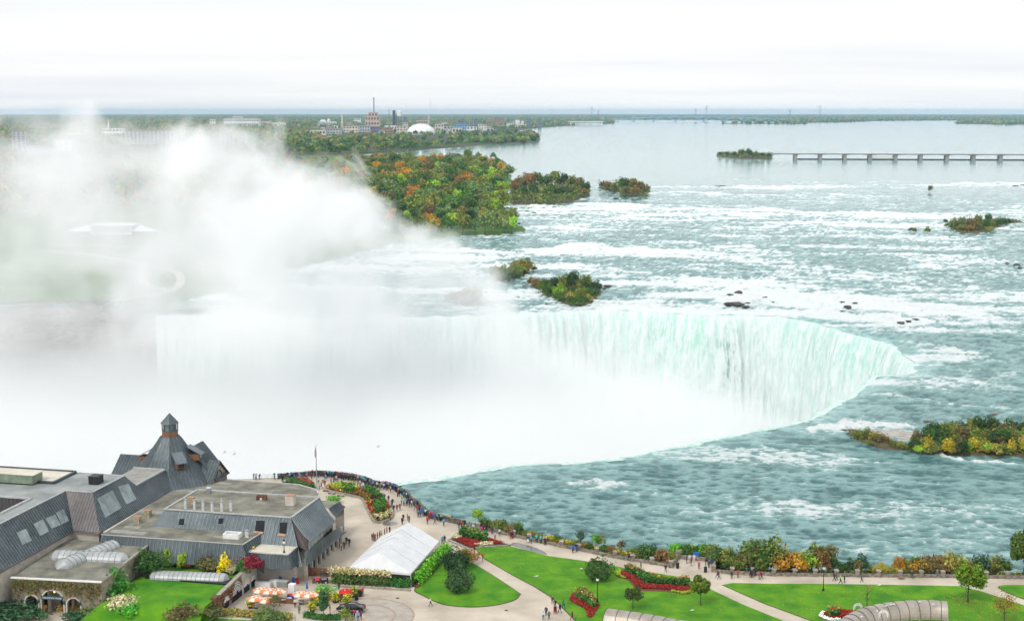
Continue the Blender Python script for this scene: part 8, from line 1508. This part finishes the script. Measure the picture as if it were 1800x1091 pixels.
# ================================================================== FAR SIDE: DAM, BRIDGE, TOWN
for k, c in {'far_white': (0.80, 0.80, 0.80), 'far_cream': (0.68, 0.62, 0.54), 'far_grey': (0.45, 0.46, 0.48), 'far_brick': (0.36, 0.22, 0.17), 'far_pink': (0.62, 0.47, 0.40), 'far_blue': (0.20, 0.42, 0.62), 'far_violet': (0.20, 0.17, 0.32), 'far_dark': (0.06, 0.07, 0.09), 'far_concrete': (0.30, 0.28, 0.25), 'far_steel_blue': (0.36, 0.52, 0.72), 'far_slate': (0.18, 0.22, 0.26), 'far_roof': (0.22, 0.2, 0.19)}.items(): pm(k, c, 0.85, var=0.12, scale=0.03)
def groundp(u, v, z=11.4): return W(u, v, z)
def far_building(x0, x1, yt, yb, mat, label, storeys=3, depth=None, roof='far_roof', kind='flat', name='town_building'):
    """upright block whose base stands on the plain at image row yb"""
    a, b = groundp(x0, yb), groundp(x1, yb); w_ = (b-a).length; t = a.y; hgt = (yb-yt)*t/FPX; d = depth or max(14, min(60, w_*.6)); c = (a+b)/2; r = empty(name, (c.x, c.y+d/2, 11.4), label, 'building')
    m = MB(); m.box((c.x, c.y+d/2, 11.0+hgt/2), (w_, d, hgt+.8)); m.build('wall', mat, r)
    if kind == 'gable':
        m = MB(); z0 = 11.4+hgt; m.add([(a.x-1, c.y-1, z0), (b.x+1, c.y-1, z0), (b.x+1, c.y+d+1, z0), (a.x-1, c.y+d+1, z0), (a.x-1, c.y+d/2, z0+d*.3), (b.x+1, c.y+d/2, z0+d*.3)], [(0, 1, 5, 4), (2, 3, 4, 5), (0, 4, 3), (1, 2, 5)]); m.build('roof', roof, r)
    else: m = MB(); m.box((c.x, c.y+d/2, 11.4+hgt+.5), (w_*1.01, d*1.01, 1.0)); m.build('roof', roof, r)
    n = max(2, int(w_/9)); sh = hgt/storeys
    for s in range(storeys):
        if w_*FPX/t < 5: break
        m = MB(); z = 11.4+sh*(s+.55)
        for k in range(n): x = a.x+w_*(k+.5)/n; m.box((x, c.y-.05, z), (w_/n*.55, .3, sh*.42))
        q = m.build('window_row', 'far_dark', r); q['kind'] = 'stuff'
    return r
T_ = [(642, 667, 205, 231, 'far_pink', 'stepped pinkish boiler house under the tall chimney', 3), (648, 664, 198.5, 230.5, 'far_pink', 'upper block of the pinkish boiler house', 4), (628, 650, 221, 232, 'far_grey', 'grey low block left of the boiler house', 2), (603, 629, 222, 233, 'far_cream', 'cream block between the white spire and boiler house', 2), (651, 667, 223, 233.5, 'far_violet', 'violet-blue block in front of the boiler house', 2), (667, 690, 225, 234, 'far_brick', 'reddish block left of the pale dome', 2), (676, 697, 221, 229, 'far_white', 'white roofed shed behind the reddish block', 1), (697, 714, 222, 236, 'far_cream', 'beige block touching the pale dome', 3), (708, 717, 216, 229, 'far_cream', 'small beige tower block behind the dome', 3), (733, 752, 212, 226, 'far_pink', 'pinkish block behind the dome', 2), (765, 780, 219, 231, 'far_cream', 'cream block just right of the dome', 2), (780, 797, 222, 233, 'far_grey', 'grey works building right of the dome', 2), (798, 826, 219, 233, 'far_blue', 'bright blue works building in the right of town', 3), (805, 815, 212, 232, 'far_slate', 'slate tower of the blue works', 4), (820, 838, 223, 234, 'far_white', 'white low works right of the blue works', 2), (841, 855, 220, 231.5, 'far_white', 'white block with blue trim near the wooded point', 3), (829, 840, 209, 224, 'far_slate', 'slate industrial tower far right in town', 3), (869, 886, 207, 219, 'far_brick', 'brick-red apartment block beyond the wooded point', 4), (926, 933.5, 209.5, 224, 'far_slate', 'left of two slender blue-grey towers by the river', 8), (945.5, 952, 209, 223.5, 'far_slate', 'right of two slender blue-grey towers by the river', 8),
      (690.5, 695, 195, 226, 'far_dark', 'tall dark slab tower in the middle of town', 8), (709, 715, 206, 222, 'far_slate', 'blue-grey block below the white water tank', 4), (575, 600, 226, 236, 'far_grey', 'grey low row left of the cream block', 2), (545, 572, 229, 238, 'far_cream', 'low cream houses left in town', 1), (560, 590, 214, 221, 'far_white', 'white sheds near the twin white domes', 1), (622, 634, 209, 217, 'far_white', 'small white works left of the chimney', 2), (1000, 1060, 213.5, 219.5, 'far_white', 'row of white houses along the far right shore', 1), (1056, 1062, 205, 214, 'far_pink', 'small pink tower by the bridge end', 3), (795, 812, 225, 235.5, 'far_cream', 'cream sheds in front of the blue works', 1), (855, 868, 225, 235, 'far_grey', 'grey shed at the edge of the wooded point', 1), (906, 925, 219, 224, 'far_white', 'white low buildings beside the storage tanks', 1)]
for q in T_: far_building(*q)
L2 = [(313, 404, 239, 256, 'far_grey', 'long pale hotel block in the spray behind the island wood', 5), (221, 300, 231, 254, 'far_grey', 'tall pale hotel half lost in the spray', 6), (30, 90, 259, 273, 'far_grey', 'pale building with window rows at the left edge', 4), (22, 46, 231, 262, 'far_grey', 'pale tower block fading in spray at the left edge', 8), (100, 122, 246, 266, 'far_cream', 'cream block left of the yellow trees', 5), (180, 215, 226, 241, 'far_white', 'pale church nave among trees at left', 2), (393, 455, 209, 222, 'far_white', 'long white factory on the left plain', 2), (410, 425, 205, 218, 'far_white', 'raised part of the long white factory', 2), (369, 378, 210, 222, 'far_white', 'small white works left of the long factory', 2), (110, 140, 234, 243, 'far_white', 'white low building among trees at left', 1), (455, 475, 214, 221, 'far_cream', 'cream shed right of the long factory', 1), (478, 500, 216, 222, 'far_white', 'white sheds in the middle of the plain', 1)]
for q in L2: far_building(*q)
rt = random.Random(23)
for i, u in enumerate(sorted(rt.uniform(545, 925) for _ in range(70))):
    yb = rt.uniform(219, 236) if u < 860 else rt.uniform(219, 225); w_ = rt.uniform(4, 13); c = rt.choice(['far_white', 'far_white', 'far_cream', 'far_grey', 'far_pink', 'far_slate', 'far_brick'])
    o = far_building(u-w_/2, u+w_/2, yb-rt.uniform(3, 6.5), yb, c, 'small %s town building, %s from left among the low roofs' % ({'far_white': 'white', 'far_cream': 'cream', 'far_grey': 'grey', 'far_pink': 'pinkish', 'far_slate': 'slate blue', 'far_brick': 'brick red'}[c], ordinal(i)), rt.choice([1, 2, 2]), kind=rt.choice(['flat', 'flat', 'gable'])); o['group'] = 'low town buildings'
def stack(u, yt, yb, w_px, mat, label, taper=.75, name='chimney', cat='chimney', band=None):
    p = groundp(u, yb); t = p.y; h = (yb-yt)*t/FPX; rad = w_px*t/FPX/2; r = empty(name, p, label, cat); m = MB(); m.lathe(p, [(rad, -1), (rad*.9, h*.5), (rad*taper, h)], 14); m.build('shaft', mat, r, smooth=True)
    m = MB(); m.lathe(p+Vector((0, 0, h*.96)), [(rad*taper*1.12, 0), (rad*taper*1.15, h*.04)], 14); m.build('rim', band or 'far_dark', r)
stack(657.8, 173, 230, 2.6, 'far_concrete', 'tallest concrete chimney rising from the boiler house'); stack(684.3, 193, 229, 1.6, 'far_concrete', 'thinner stack between chimney and dark tower'); stack(754, 202, 228, 1.5, 'far_white', 'white needle mast behind the dome', .5, 'mast', 'mast'); stack(601.8, 196, 232, 3.0, 'far_white', 'white church-like spire left in town', .12, 'spire', 'spire'); stack(191.5, 209, 240, 4.0, 'far_white', 'pale green-white church spire among trees at left', .08, 'spire', 'spire'); stack(757, 176, 227, .7, 'far_grey', 'hair-thin radio mast above the dome', .6, 'mast', 'mast')
stack(697, 200, 229, 1.0, 'far_dark', 'short dark stack right of the dark tower'); stack(910, 211, 222, 8, 'far_white', 'larger white storage tank near the blue-grey towers', 1.0, 'storage_tank', 'tank', 'far_white'); stack(918.5, 213, 222, 4.6, 'far_white', 'smaller white storage tank near the blue-grey towers', 1.0, 'storage_tank', 'tank', 'far_white'); stack(832, 207, 224, 1.0, 'far_grey', 'thin grey stack by the slate industrial tower'); stack(826, 208, 224, 1.0, 'far_grey', 'thin grey stack left of the slate industrial tower')
def dome(u, yt, yb, w_px, label, mat='far_white', name='dome'):
    p = groundp(u, yb); t = p.y; rad = w_px*t/FPX/2; h = (yb-yt)*t/FPX; r = empty(name, p, label, 'dome'); m = MB(); m.lathe(p, [(rad*math.cos(a), h*.12+h*.88*math.sin(a)) for a in np.linspace(0, math.pi/2, 10)], 32); m.build('shell', mat, r, smooth=True); m = MB(); m.lathe(p, [(rad*1.01, -1), (rad*1.01, h*.13)], 32); m.build('base_ring', 'far_grey', r)
dome(740, 218, 237, 50, 'large shallow white dome in the middle of town'); dome(665, 214, 224, 9, 'small white dome below the boiler house', 'far_cream'); dome(568, 210.5, 218, 14, 'larger of two white domes left in town'); dome(578, 209, 216, 8, 'smaller of two white domes left in town'); dome(646, 214, 224, 8, 'small cream dome left of the boiler house', 'far_cream')
def water_tank():
    p = groundp(703, 229); t = p.y; k = t/FPX; r = empty('water_tower', p, 'white water tank on legs beside the dark tower', 'water tower'); H = 34*k; m = MB(); m.lathe(p+Vector((0, 0, H*.72)), [(4.4*k, 0), (4.4*k, H*.24), (1*k, H*.28)], 16); m.build('tank', 'far_white', r)
    for a in range(6): x, y = 3.6*k*math.cos(a*1.047), 3.6*k*math.sin(a*1.047); m = MB(); m.tube([(p.x+x, p.y+y, p.z-1), (p.x+x, p.y+y, p.z+H*.73)], .35*k, 5); m.build('leg', 'far_slate', r)
water_tank()
def pylon(u, yt, yb, label):
    p = groundp(u, yb); t = p.y; k = t/FPX; h = (yb-yt)*k; r = empty('pylon', p, label, 'pylon', 'river crossing pylons'); b = h*.07
    for sx, sy in ((-1, -1), (1, -1), (1, 1), (-1, 1)): m = MB(); m.tube([(p.x+sx*b, p.y+sy*b, p.z-1), (p.x+sx*b*.25, p.y+sy*b*.25, p.z+h)], .5, 4); m.build('leg', 'far_slate', r)
    m = MB(); n = 9
    for i in range(n):
        f0, f1 = 1-.75*i/n, 1-.75*(i+1)/n; z0, z1 = p.z+h*i/n, p.z+h*(i+1)/n; s = 1 if i % 2 else -1; m.tube([(p.x+s*b*f0, p.y-b*f0, z0), (p.x-s*b*f1, p.y-b*f1, z1)], .4, 3)
    m.build('bracing', 'far_slate', r)
    for z, w_ in ((.78, .13), (.9, .1)): m = MB(); m.box((p.x, p.y, p.z+h*z), (h*w_*2, 1.2, 1.2)); m.build('crossarm', 'far_slate', r)
for u, yt, yb, l in ((1040, 187, 213, 'left of two pylons by the bridge end'), (1051.5, 193, 213.5, 'right of two pylons by the bridge end'), (1222.5, 191, 213, 'left of two pylons over the bridge middle'), (1241.5, 186, 213, 'right of two pylons over the bridge middle'), (1388, 193, 213, 'left of two pylons over the far right woods'), (1441, 185, 213, 'right of two pylons over the far right woods')): pylon(u, yt, yb, l)
def bridge():
    zW = 9.0; pr = [(1086, 214.2), (1115, 214.3), (1149.5, 214.3), (1188.5, 214.3), (1237.6, 214.4), (1275, 214.4), (1310, 214.5), (1339, 214.6), (1368, 214.7), (1400, 214.8)]; dk = [(1076, 209.5), (1086, 208.9), (1115, 207.7), (1149.5, 206.6), (1188.5, 205.7), (1237.6, 205.2), (1275, 205.8), (1310, 206.8), (1339, 208.1), (1368, 209.8), (1400, 212), (1424, 214)]
    P = [W(u, v, zW) for u, v in pr]; Yb = P[4].y; k = Yb/FPX
    X = lambda u: (u-CX)/FPX*(Yb*CT+(CAMZ-20)*ST); Zd = lambda v: 9+(214.4-v)*k
    for j, (off, lab) in enumerate(((0, 'nearer of the twin blue steel arch bridges far up the river'), (60, 'farther of the twin blue steel arch bridges far up the river'))):
        r = empty('arch_bridge', (X(1237), Yb+off, 9), lab, 'bridge', 'twin arch bridges'); D = [(X(u), Yb+off, Zd(v)) for u, v in dk]; m = MB()
        for a, b in zip(D[:-1], D[1:]): c = ((a[0]+b[0])/2, a[1], (a[2]+b[2])/2); m.add([(a[0], a[1]-5, a[2]-2.2), (b[0], b[1]-5, b[2]-2.2), (b[0], b[1]-5, b[2]+1), (a[0], a[1]-5, a[2]+1), (a[0], a[1]+5, a[2]-2.2), (b[0], b[1]+5, b[2]-2.2), (b[0], b[1]+5, b[2]+1), (a[0], a[1]+5, a[2]+1)], [(0, 1, 2, 3), (3, 2, 6, 7), (5, 4, 7, 6), (0, 4, 5, 1)])
        m.build('deck', 'far_steel_blue', r)
        for i, (u, v) in enumerate(pr): m = MB(); x = X(u); m.box((x, Yb+off, 9+1.5), (9, 12, 9)); m.build('pier', 'far_concrete', r)
        for (u0, _), (u1, _), q0, q1 in zip(pr[:-1], pr[1:], dk[1:], dk[2:]):
            m = MB(); a, b = X(u0), X(u1); za = 14.0; n = 12; pts = []; sp = 0
            for i in range(n+1):
                t = i/n; ztop = Zd(q0[1]+(q1[1]-q0[1])*t)-3; pts.append((a+(b-a)*t, Yb+off, za+(ztop-za)*(1-(2*t-1)**2)))
            m.tube(pts, 1.3, 4); 
            for i in range(1, n): x, y, z = pts[i]; zt = Zd(q0[1]+(q1[1]-q0[1])*i/n)-2; m.tube([(x, y, z), (x, y, zt)], .6, 3)
            m.build('arch', 'far_steel_blue', r)
bridge()
def barge(u, v, label):
    p = W(u, v, 9.3); k = p.y/FPX; r = empty('barge', p, label, 'barge'); m = MB(); m.box((p.x, p.y, 10.2), (6*k, 12, 2.6)); m.build('hull', 'far_dark', r); m = MB(); m.box((p.x-1.2*k, p.y, 13.2), (1.6*k, 7, 4)); m.build('wheelhouse', 'far_grey', r)
barge(1222, 216.5, 'left dark barge under the far bridge'); barge(1241, 215.6, 'right dark barge under the far bridge')
def dam():
    us = [1357, 1398.7, 1442.9, 1486.4, 1531, 1576, 1620, 1666, 1712, 1759, 1806, 1853]; a, b = WR(1357, 280.2), WR(1806, 282); r = empty('gated_dam', a, 'long gated concrete dam crossing the upper river', 'dam'); ps = []
    for u in us: t = (u-1357)/(1806-1357); ps.append(Vector((a.x+(b.x-a.x)*t, a.y+(b.y-a.y)*t, 9.0)))
    k = a.y/FPX; hd = 9.6*k
    for i, p in enumerate(ps[1:]):
        m = MB(); m.add([p+Vector(q) for q in ((-2.6, -6, -2), (2.6, -6, -2), (2.6, 8, -2), (-2.6, 8, -2), (-2.2, -5, hd), (2.2, -5, hd), (2.2, 8, hd), (-2.2, 8, hd))], [(0, 1, 5, 4), (1, 2, 6, 5), (2, 3, 7, 6), (3, 0, 4, 7), (4, 5, 6, 7)]); m.box((p.x, p.y, p.z+hd+.4), (5.6, 14, .9)); m.build('pier', 'far_concrete', r)
    for i, (p, q) in enumerate(zip(ps[:-1], ps[1:])):
        m = MB(); n = 8; 
        for j in range(n):
            t0, t1 = j/n, (j+1)/n; u0, u1 = p.lerp(q, t0), p.lerp(q, t1); s = lambda t: hd-.9-.9*(2*t-1)**2*1.0
            m.add([u0+Vector((0, -3, s(t0))), u1+Vector((0, -3, s(t1))), u1+Vector((0, -3, hd+.9)), u0+Vector((0, -3, hd+.9)), u0+Vector((0, 4, s(t0))), u1+Vector((0, 4, s(t1))), u1+Vector((0, 4, hd+.9)), u0+Vector((0, 4, hd+.9))], [(0, 1, 2, 3), (3, 2, 6, 7), (0, 4, 5, 1)])
        m.build('deck_span', 'far_concrete', r)
        if i >= 1: m = MB(); c = (p+q)/2; m.box((c.x, c.y+2, 9.6), ((q-p).length-5, 1.2, 2.0), math.atan2(q.y-p.y, q.x-p.x)); m.build('gate', 'far_dark', r)
    p, q = ps[4], ps[5]; m = MB(); c = (p+q)/2
    for z in (2.2, 3.9, 5.6): m.box((c.x, c.y-1, 9+z), ((q-p).length-6, .8, .45), math.atan2(q.y-p.y, q.x-p.x))
    for j in range(9): e = p.lerp(q, .1+.8*j/8); f = p.lerp(q, .1+.8*(j+.5)/8); m.tube([(e.x, e.y-1, 11), (f.x, f.y-1, 14.6)], .3, 4)
    m.build('gate_lattice', 'far_cream', r)
dam()
# ------------------------------------------------------------------ glass-fronted restaurant on the far rim, and its lawn paths
def rim_restaurant():
    c = W(192, 421, 0.5); k = c.y/FPX; r = empty('rim_restaurant', c, 'low white-roofed glass restaurant on the lawn across the gorge', 'building'); X = lambda u: (u-CX)/FPX*(c.y*CT+86*ST)
    m = MB(); m.box((X(197), c.y+8, 5.0), (X(233)-X(161), 16, 9)); m.build('wall', 'far_slate', r)
    for i in range(12): x = X(163)+(X(231)-X(163))*i/11; m = MB(); m.box((x, c.y-.3, 5), (.5, .4, 9)); m.build('mullion', 'far_white', r)
    m = MB(); m.box((X(197), c.y-.6, 4.6), (X(233)-X(161), 1.4, .9)); m.build('balcony', 'far_white', r)
    for u0, u1, tip in ((162, 109, 406), (232, 273, 399)):
        x0, x1 = X(u0), X(u1); m = MB(); m.box(((x0+x1)/2, c.y+8, 3), (abs(x1-x0)*.86, 10, 5.5)); m.build('wing_wall', 'far_slate', r); m = MB(); m.add([(x0, c.y-1, 6.2), (x1, c.y+6, 5.6), (x1, c.y+9, 5.6), (x0, c.y+18, 6.2), ((x0*.75+x1*.25), c.y+8, 9.8)], [(0, 1, 4), (1, 2, 4), (2, 3, 4), (3, 0, 4)]); m.build('wing_roof', 'far_white', r)
    m = MB(); m.box((X(197), c.y+8, 10.0), (X(234)-X(160), 18, .9)); m.build('roof', 'far_white', r)
rim_restaurant()
pm('far_path', (0.5, 0.47, 0.42), 0.9, var=0.1, scale=0.2)
for px in ([(60, 440), (160, 448), (230, 462), (250, 468), (255, 500), (300, 512)], [(250, 468), (300, 476), (318, 490), (300, 512), (200, 530)], [(100, 432), (260, 436), (330, 437)]):
    Q = resample([WR(u, v, 2.3)[:2] for u, v in px], 6); m = MB()
    for a, b in zip(Q[:-1], Q[1:]): d = (b-a)/np.linalg.norm(b-a); s = np.array([-d[1], d[0]])*2.2; za, zb = zr(a[1])+2.65, zr(b[1])+2.65; m.quad((*(a-s), za), (*(b-s), zb), (*(b+s), zb), (*(a+s), za))
    tag(m.build('far_path', 'far_path'), kind='structure')

# look-alikes: their turn from the left sets them apart
def number_alike():
    L_ = {}
    for o in bpy.data.objects:
        if o.parent is None and o.get('category') in ('tree', 'shrub', 'rock') and o.get('label'): L_.setdefault(o['label'], []).append(o)
    for lab, os_ in L_.items():
        if len(os_) < 2: continue
        os_.sort(key=lambda o: PX(o.location)[0])
        for i, o in enumerate(os_): o['label'] = lab+', '+ordinal(i)+' from left'
number_alike()
# ================================================================== MIST AND HAZE
def build_mist(name, label, hull, z0, z1, upper, step):
    """spray: 'upper' is the plume blown up over the brink, the other part fills the basin"""
    m = bpy.data.materials.new(name); m.use_nodes = True; nt = m.node_tree; Lk = nt.links
    for n in list(nt.nodes): nt.nodes.remove(n)
    out = nd(nt, 'ShaderNodeOutputMaterial'); pv = nd(nt, 'ShaderNodeVolumePrincipled')
    pv.inputs['Color'].default_value = (0.986, 0.991, 0.991, 1) if upper else (0.985, 0.990, 0.990, 1); pv.inputs['Anisotropy'].default_value = 0.0
    Lk.new(pv.outputs[0], out.inputs['Volume'])
    tc = nd(nt, 'ShaderNodeTexCoord'); sp = nd(nt, 'ShaderNodeSeparateXYZ'); Lk.new(tc.outputs['Object'], sp.inputs[0])
    def M(op, a, b=None, c=None):
        n = nd(nt, 'ShaderNodeMath', operation=op)
        for i, x in enumerate((a, b, c)):
            if x is None: continue
            if isinstance(x, (int, float)): n.inputs[i].default_value = x
            else: Lk.new(x, n.inputs[i])
        return n.outputs[0]
    def S(x, a, b, lo=0.0, hi=1.0):
        n = nd(nt, 'ShaderNodeMapRange', interpolation_type='SMOOTHSTEP')
        for k, v in zip((1, 2, 3, 4), (a, b, lo, hi)): n.inputs[k].default_value = v
        Lk.new(x, n.inputs[0]); return n.outputs[0]
    X, Y, Z = sp.outputs[0], sp.outputs[1], sp.outputs[2]
    n1 = nd(nt, 'ShaderNodeTexNoise', i_Scale=0.017, i_Detail=3.0, i_Roughness=0.5, i_Distortion=0.3); Lk.new(tc.outputs['Object'], n1.inputs[0])
    n2 = nd(nt, 'ShaderNodeTexNoise', i_Scale=0.042, i_Detail=4.0, i_Roughness=0.62, i_Distortion=0.5); Lk.new(tc.outputs['Object'], n2.inputs[0])
    bil = M('SUBTRACT', n1.outputs[0], 0.5); bil2 = M('SUBTRACT', n2.outputs[0], 0.5)
    def curve(x, pts, x0, x1, y0, y1):
        mr = nd(nt, 'ShaderNodeMapRange'); mr.inputs[1].default_value = x0; mr.inputs[2].default_value = x1; Lk.new(x, mr.inputs[0])
        fc = nd(nt, 'ShaderNodeFloatCurve'); cm = fc.mapping; c = cm.curves[0]
        q = [((a-x0)/(x1-x0), (b-y0)/(y1-y0)) for a, b in pts]; c.points[0].location = q[0]; c.points[1].location = q[-1]
        for a in q[1:-1]: c.points.new(*a)
        for pnt in c.points: pnt.handle_type = 'AUTO_CLAMPED'
        cm.update(); Lk.new(mr.outputs[0], fc.inputs['Value'])
        o = nd(nt, 'ShaderNodeMapRange'); o.inputs[3].default_value = y0; o.inputs[4].default_value = y1; Lk.new(fc.outputs[0], o.inputs[0]); return o.outputs[0]
    xw = M('ADD', X, M('MULTIPLY', bil, 40.0)); top = curve(xw, MIST_TOP, -340, 160, -60, 100); thin = curve(xw, MIST_THIN, -340, 160, 0, 1)
    h = M('ADD', M('SUBTRACT', top, Z), M('ADD', M('MULTIPLY', bil, 56.0), M('MULTIPLY', bil2, 64.0)))
    if upper:
        # a bank of cloud some 90 m deep above the basin, torn by the wind
        yo = M('ABSOLUTE', M('ADD', M('SUBTRACT', Y, 505.0), M('ADD', M('MULTIPLY', bil, 90.0), M('MULTIPLY', bil2, 60.0))))
        d = M('MULTIPLY', S(h, 0, 11), M('MULTIPLY', S(yo, 58, 28), M('MULTIPLY', S(Z, -10, 16), thin)))
        d = M('MULTIPLY', d, M('MULTIPLY', M('MULTIPLY', S(n1.outputs[0], 0.34, 0.56, 0.10, 1.0), S(n2.outputs[0], 0.36, 0.60, 0.12, 1.0)), MIST_DENS*3.4))
    else:
        d = M('MULTIPLY', S(h, -2, 18), M('MULTIPLY', S(n1.outputs[0], 0.36, 0.62, 0.12, 1.0), M('MULTIPLY', M('MAXIMUM', M('MULTIPLY', thin, 0.7), 0.55), S(Y, 645, 540))))
        d = M('MULTIPLY', d, M('MULTIPLY', S(Z, 9, -18, 0.0, 1.0), MIST_DENS)); d = M('ADD', d, M('MULTIPLY', S(Z, -12, -50, 0.0, MIST_FOOT), S(h, -2, 18)))
    Lk.new(d, pv.inputs['Density']); MATS[name] = m; m.cycles.volume_step_rate = step; m.cycles.homogeneous_volume = False
    mb = MB(); mb.prism(hull, z0, z1); tag(mb.build(name, name), label, 'mist', kind='stuff')
MIST_TOP = [(-340, 68), (-230, 74), (-190, 80), (-150, 84), (-120, 80), (-88, 68), (-55, 60), (-46, 52), (-36, 44), (-14, 34), (0, 20), (12, 0), (40, -8), (80, -20), (110, -32), (160, -38)]
MIST_THIN = [(-340, 0.24), (-200, 0.30), (-160, 0.46), (-130, 0.7), (-100, 0.8), (-60, 1), (0, 1), (50, 0.8), (160, 0.7)]
MIST_DENS, MIST_FOOT = 0.022, 0.06
build_mist('basin_mist', 'white spray filling the basin at the foot of the falls', [(-345, 318), (-90, 318), (-30, 325), (-8, 340), (30, 352), (70, 362), (104, 385), (132, 425), (136, 460), (128, 500), (100, 560), (40, 590), (0, 620), (-345, 640)], -54.5, 9.5, False, 0.42)
build_mist('spray_plume', 'billowing white spray cloud rising above the brink at left', [(-345, 405), (30, 405), (40, 600), (-345, 610)], -11.0, 99.5, True, 0.25)
def build_haze():
    m = bpy.data.materials.new('haze'); m.use_nodes = True; nt = m.node_tree
    for n in list(nt.nodes): nt.nodes.remove(n)
    out = nd(nt, 'ShaderNodeOutputMaterial'); pv = nd(nt, 'ShaderNodeVolumePrincipled'); pv.inputs['Color'].default_value = (0.55, 0.79, 1.0, 1); pv.inputs['Density'].default_value = 3.4e-5
    nt.links.new(pv.outputs[0], out.inputs['Volume']); MATS['haze'] = m; m.cycles.homogeneous_volume = True
    mb = MB(); mb.box((0, 17000, 35), (48000, 42000, 186)); tag(mb.build('haze', 'haze'), 'thin pale haze in the air over river and plain', 'haze', kind='stuff')
build_haze()
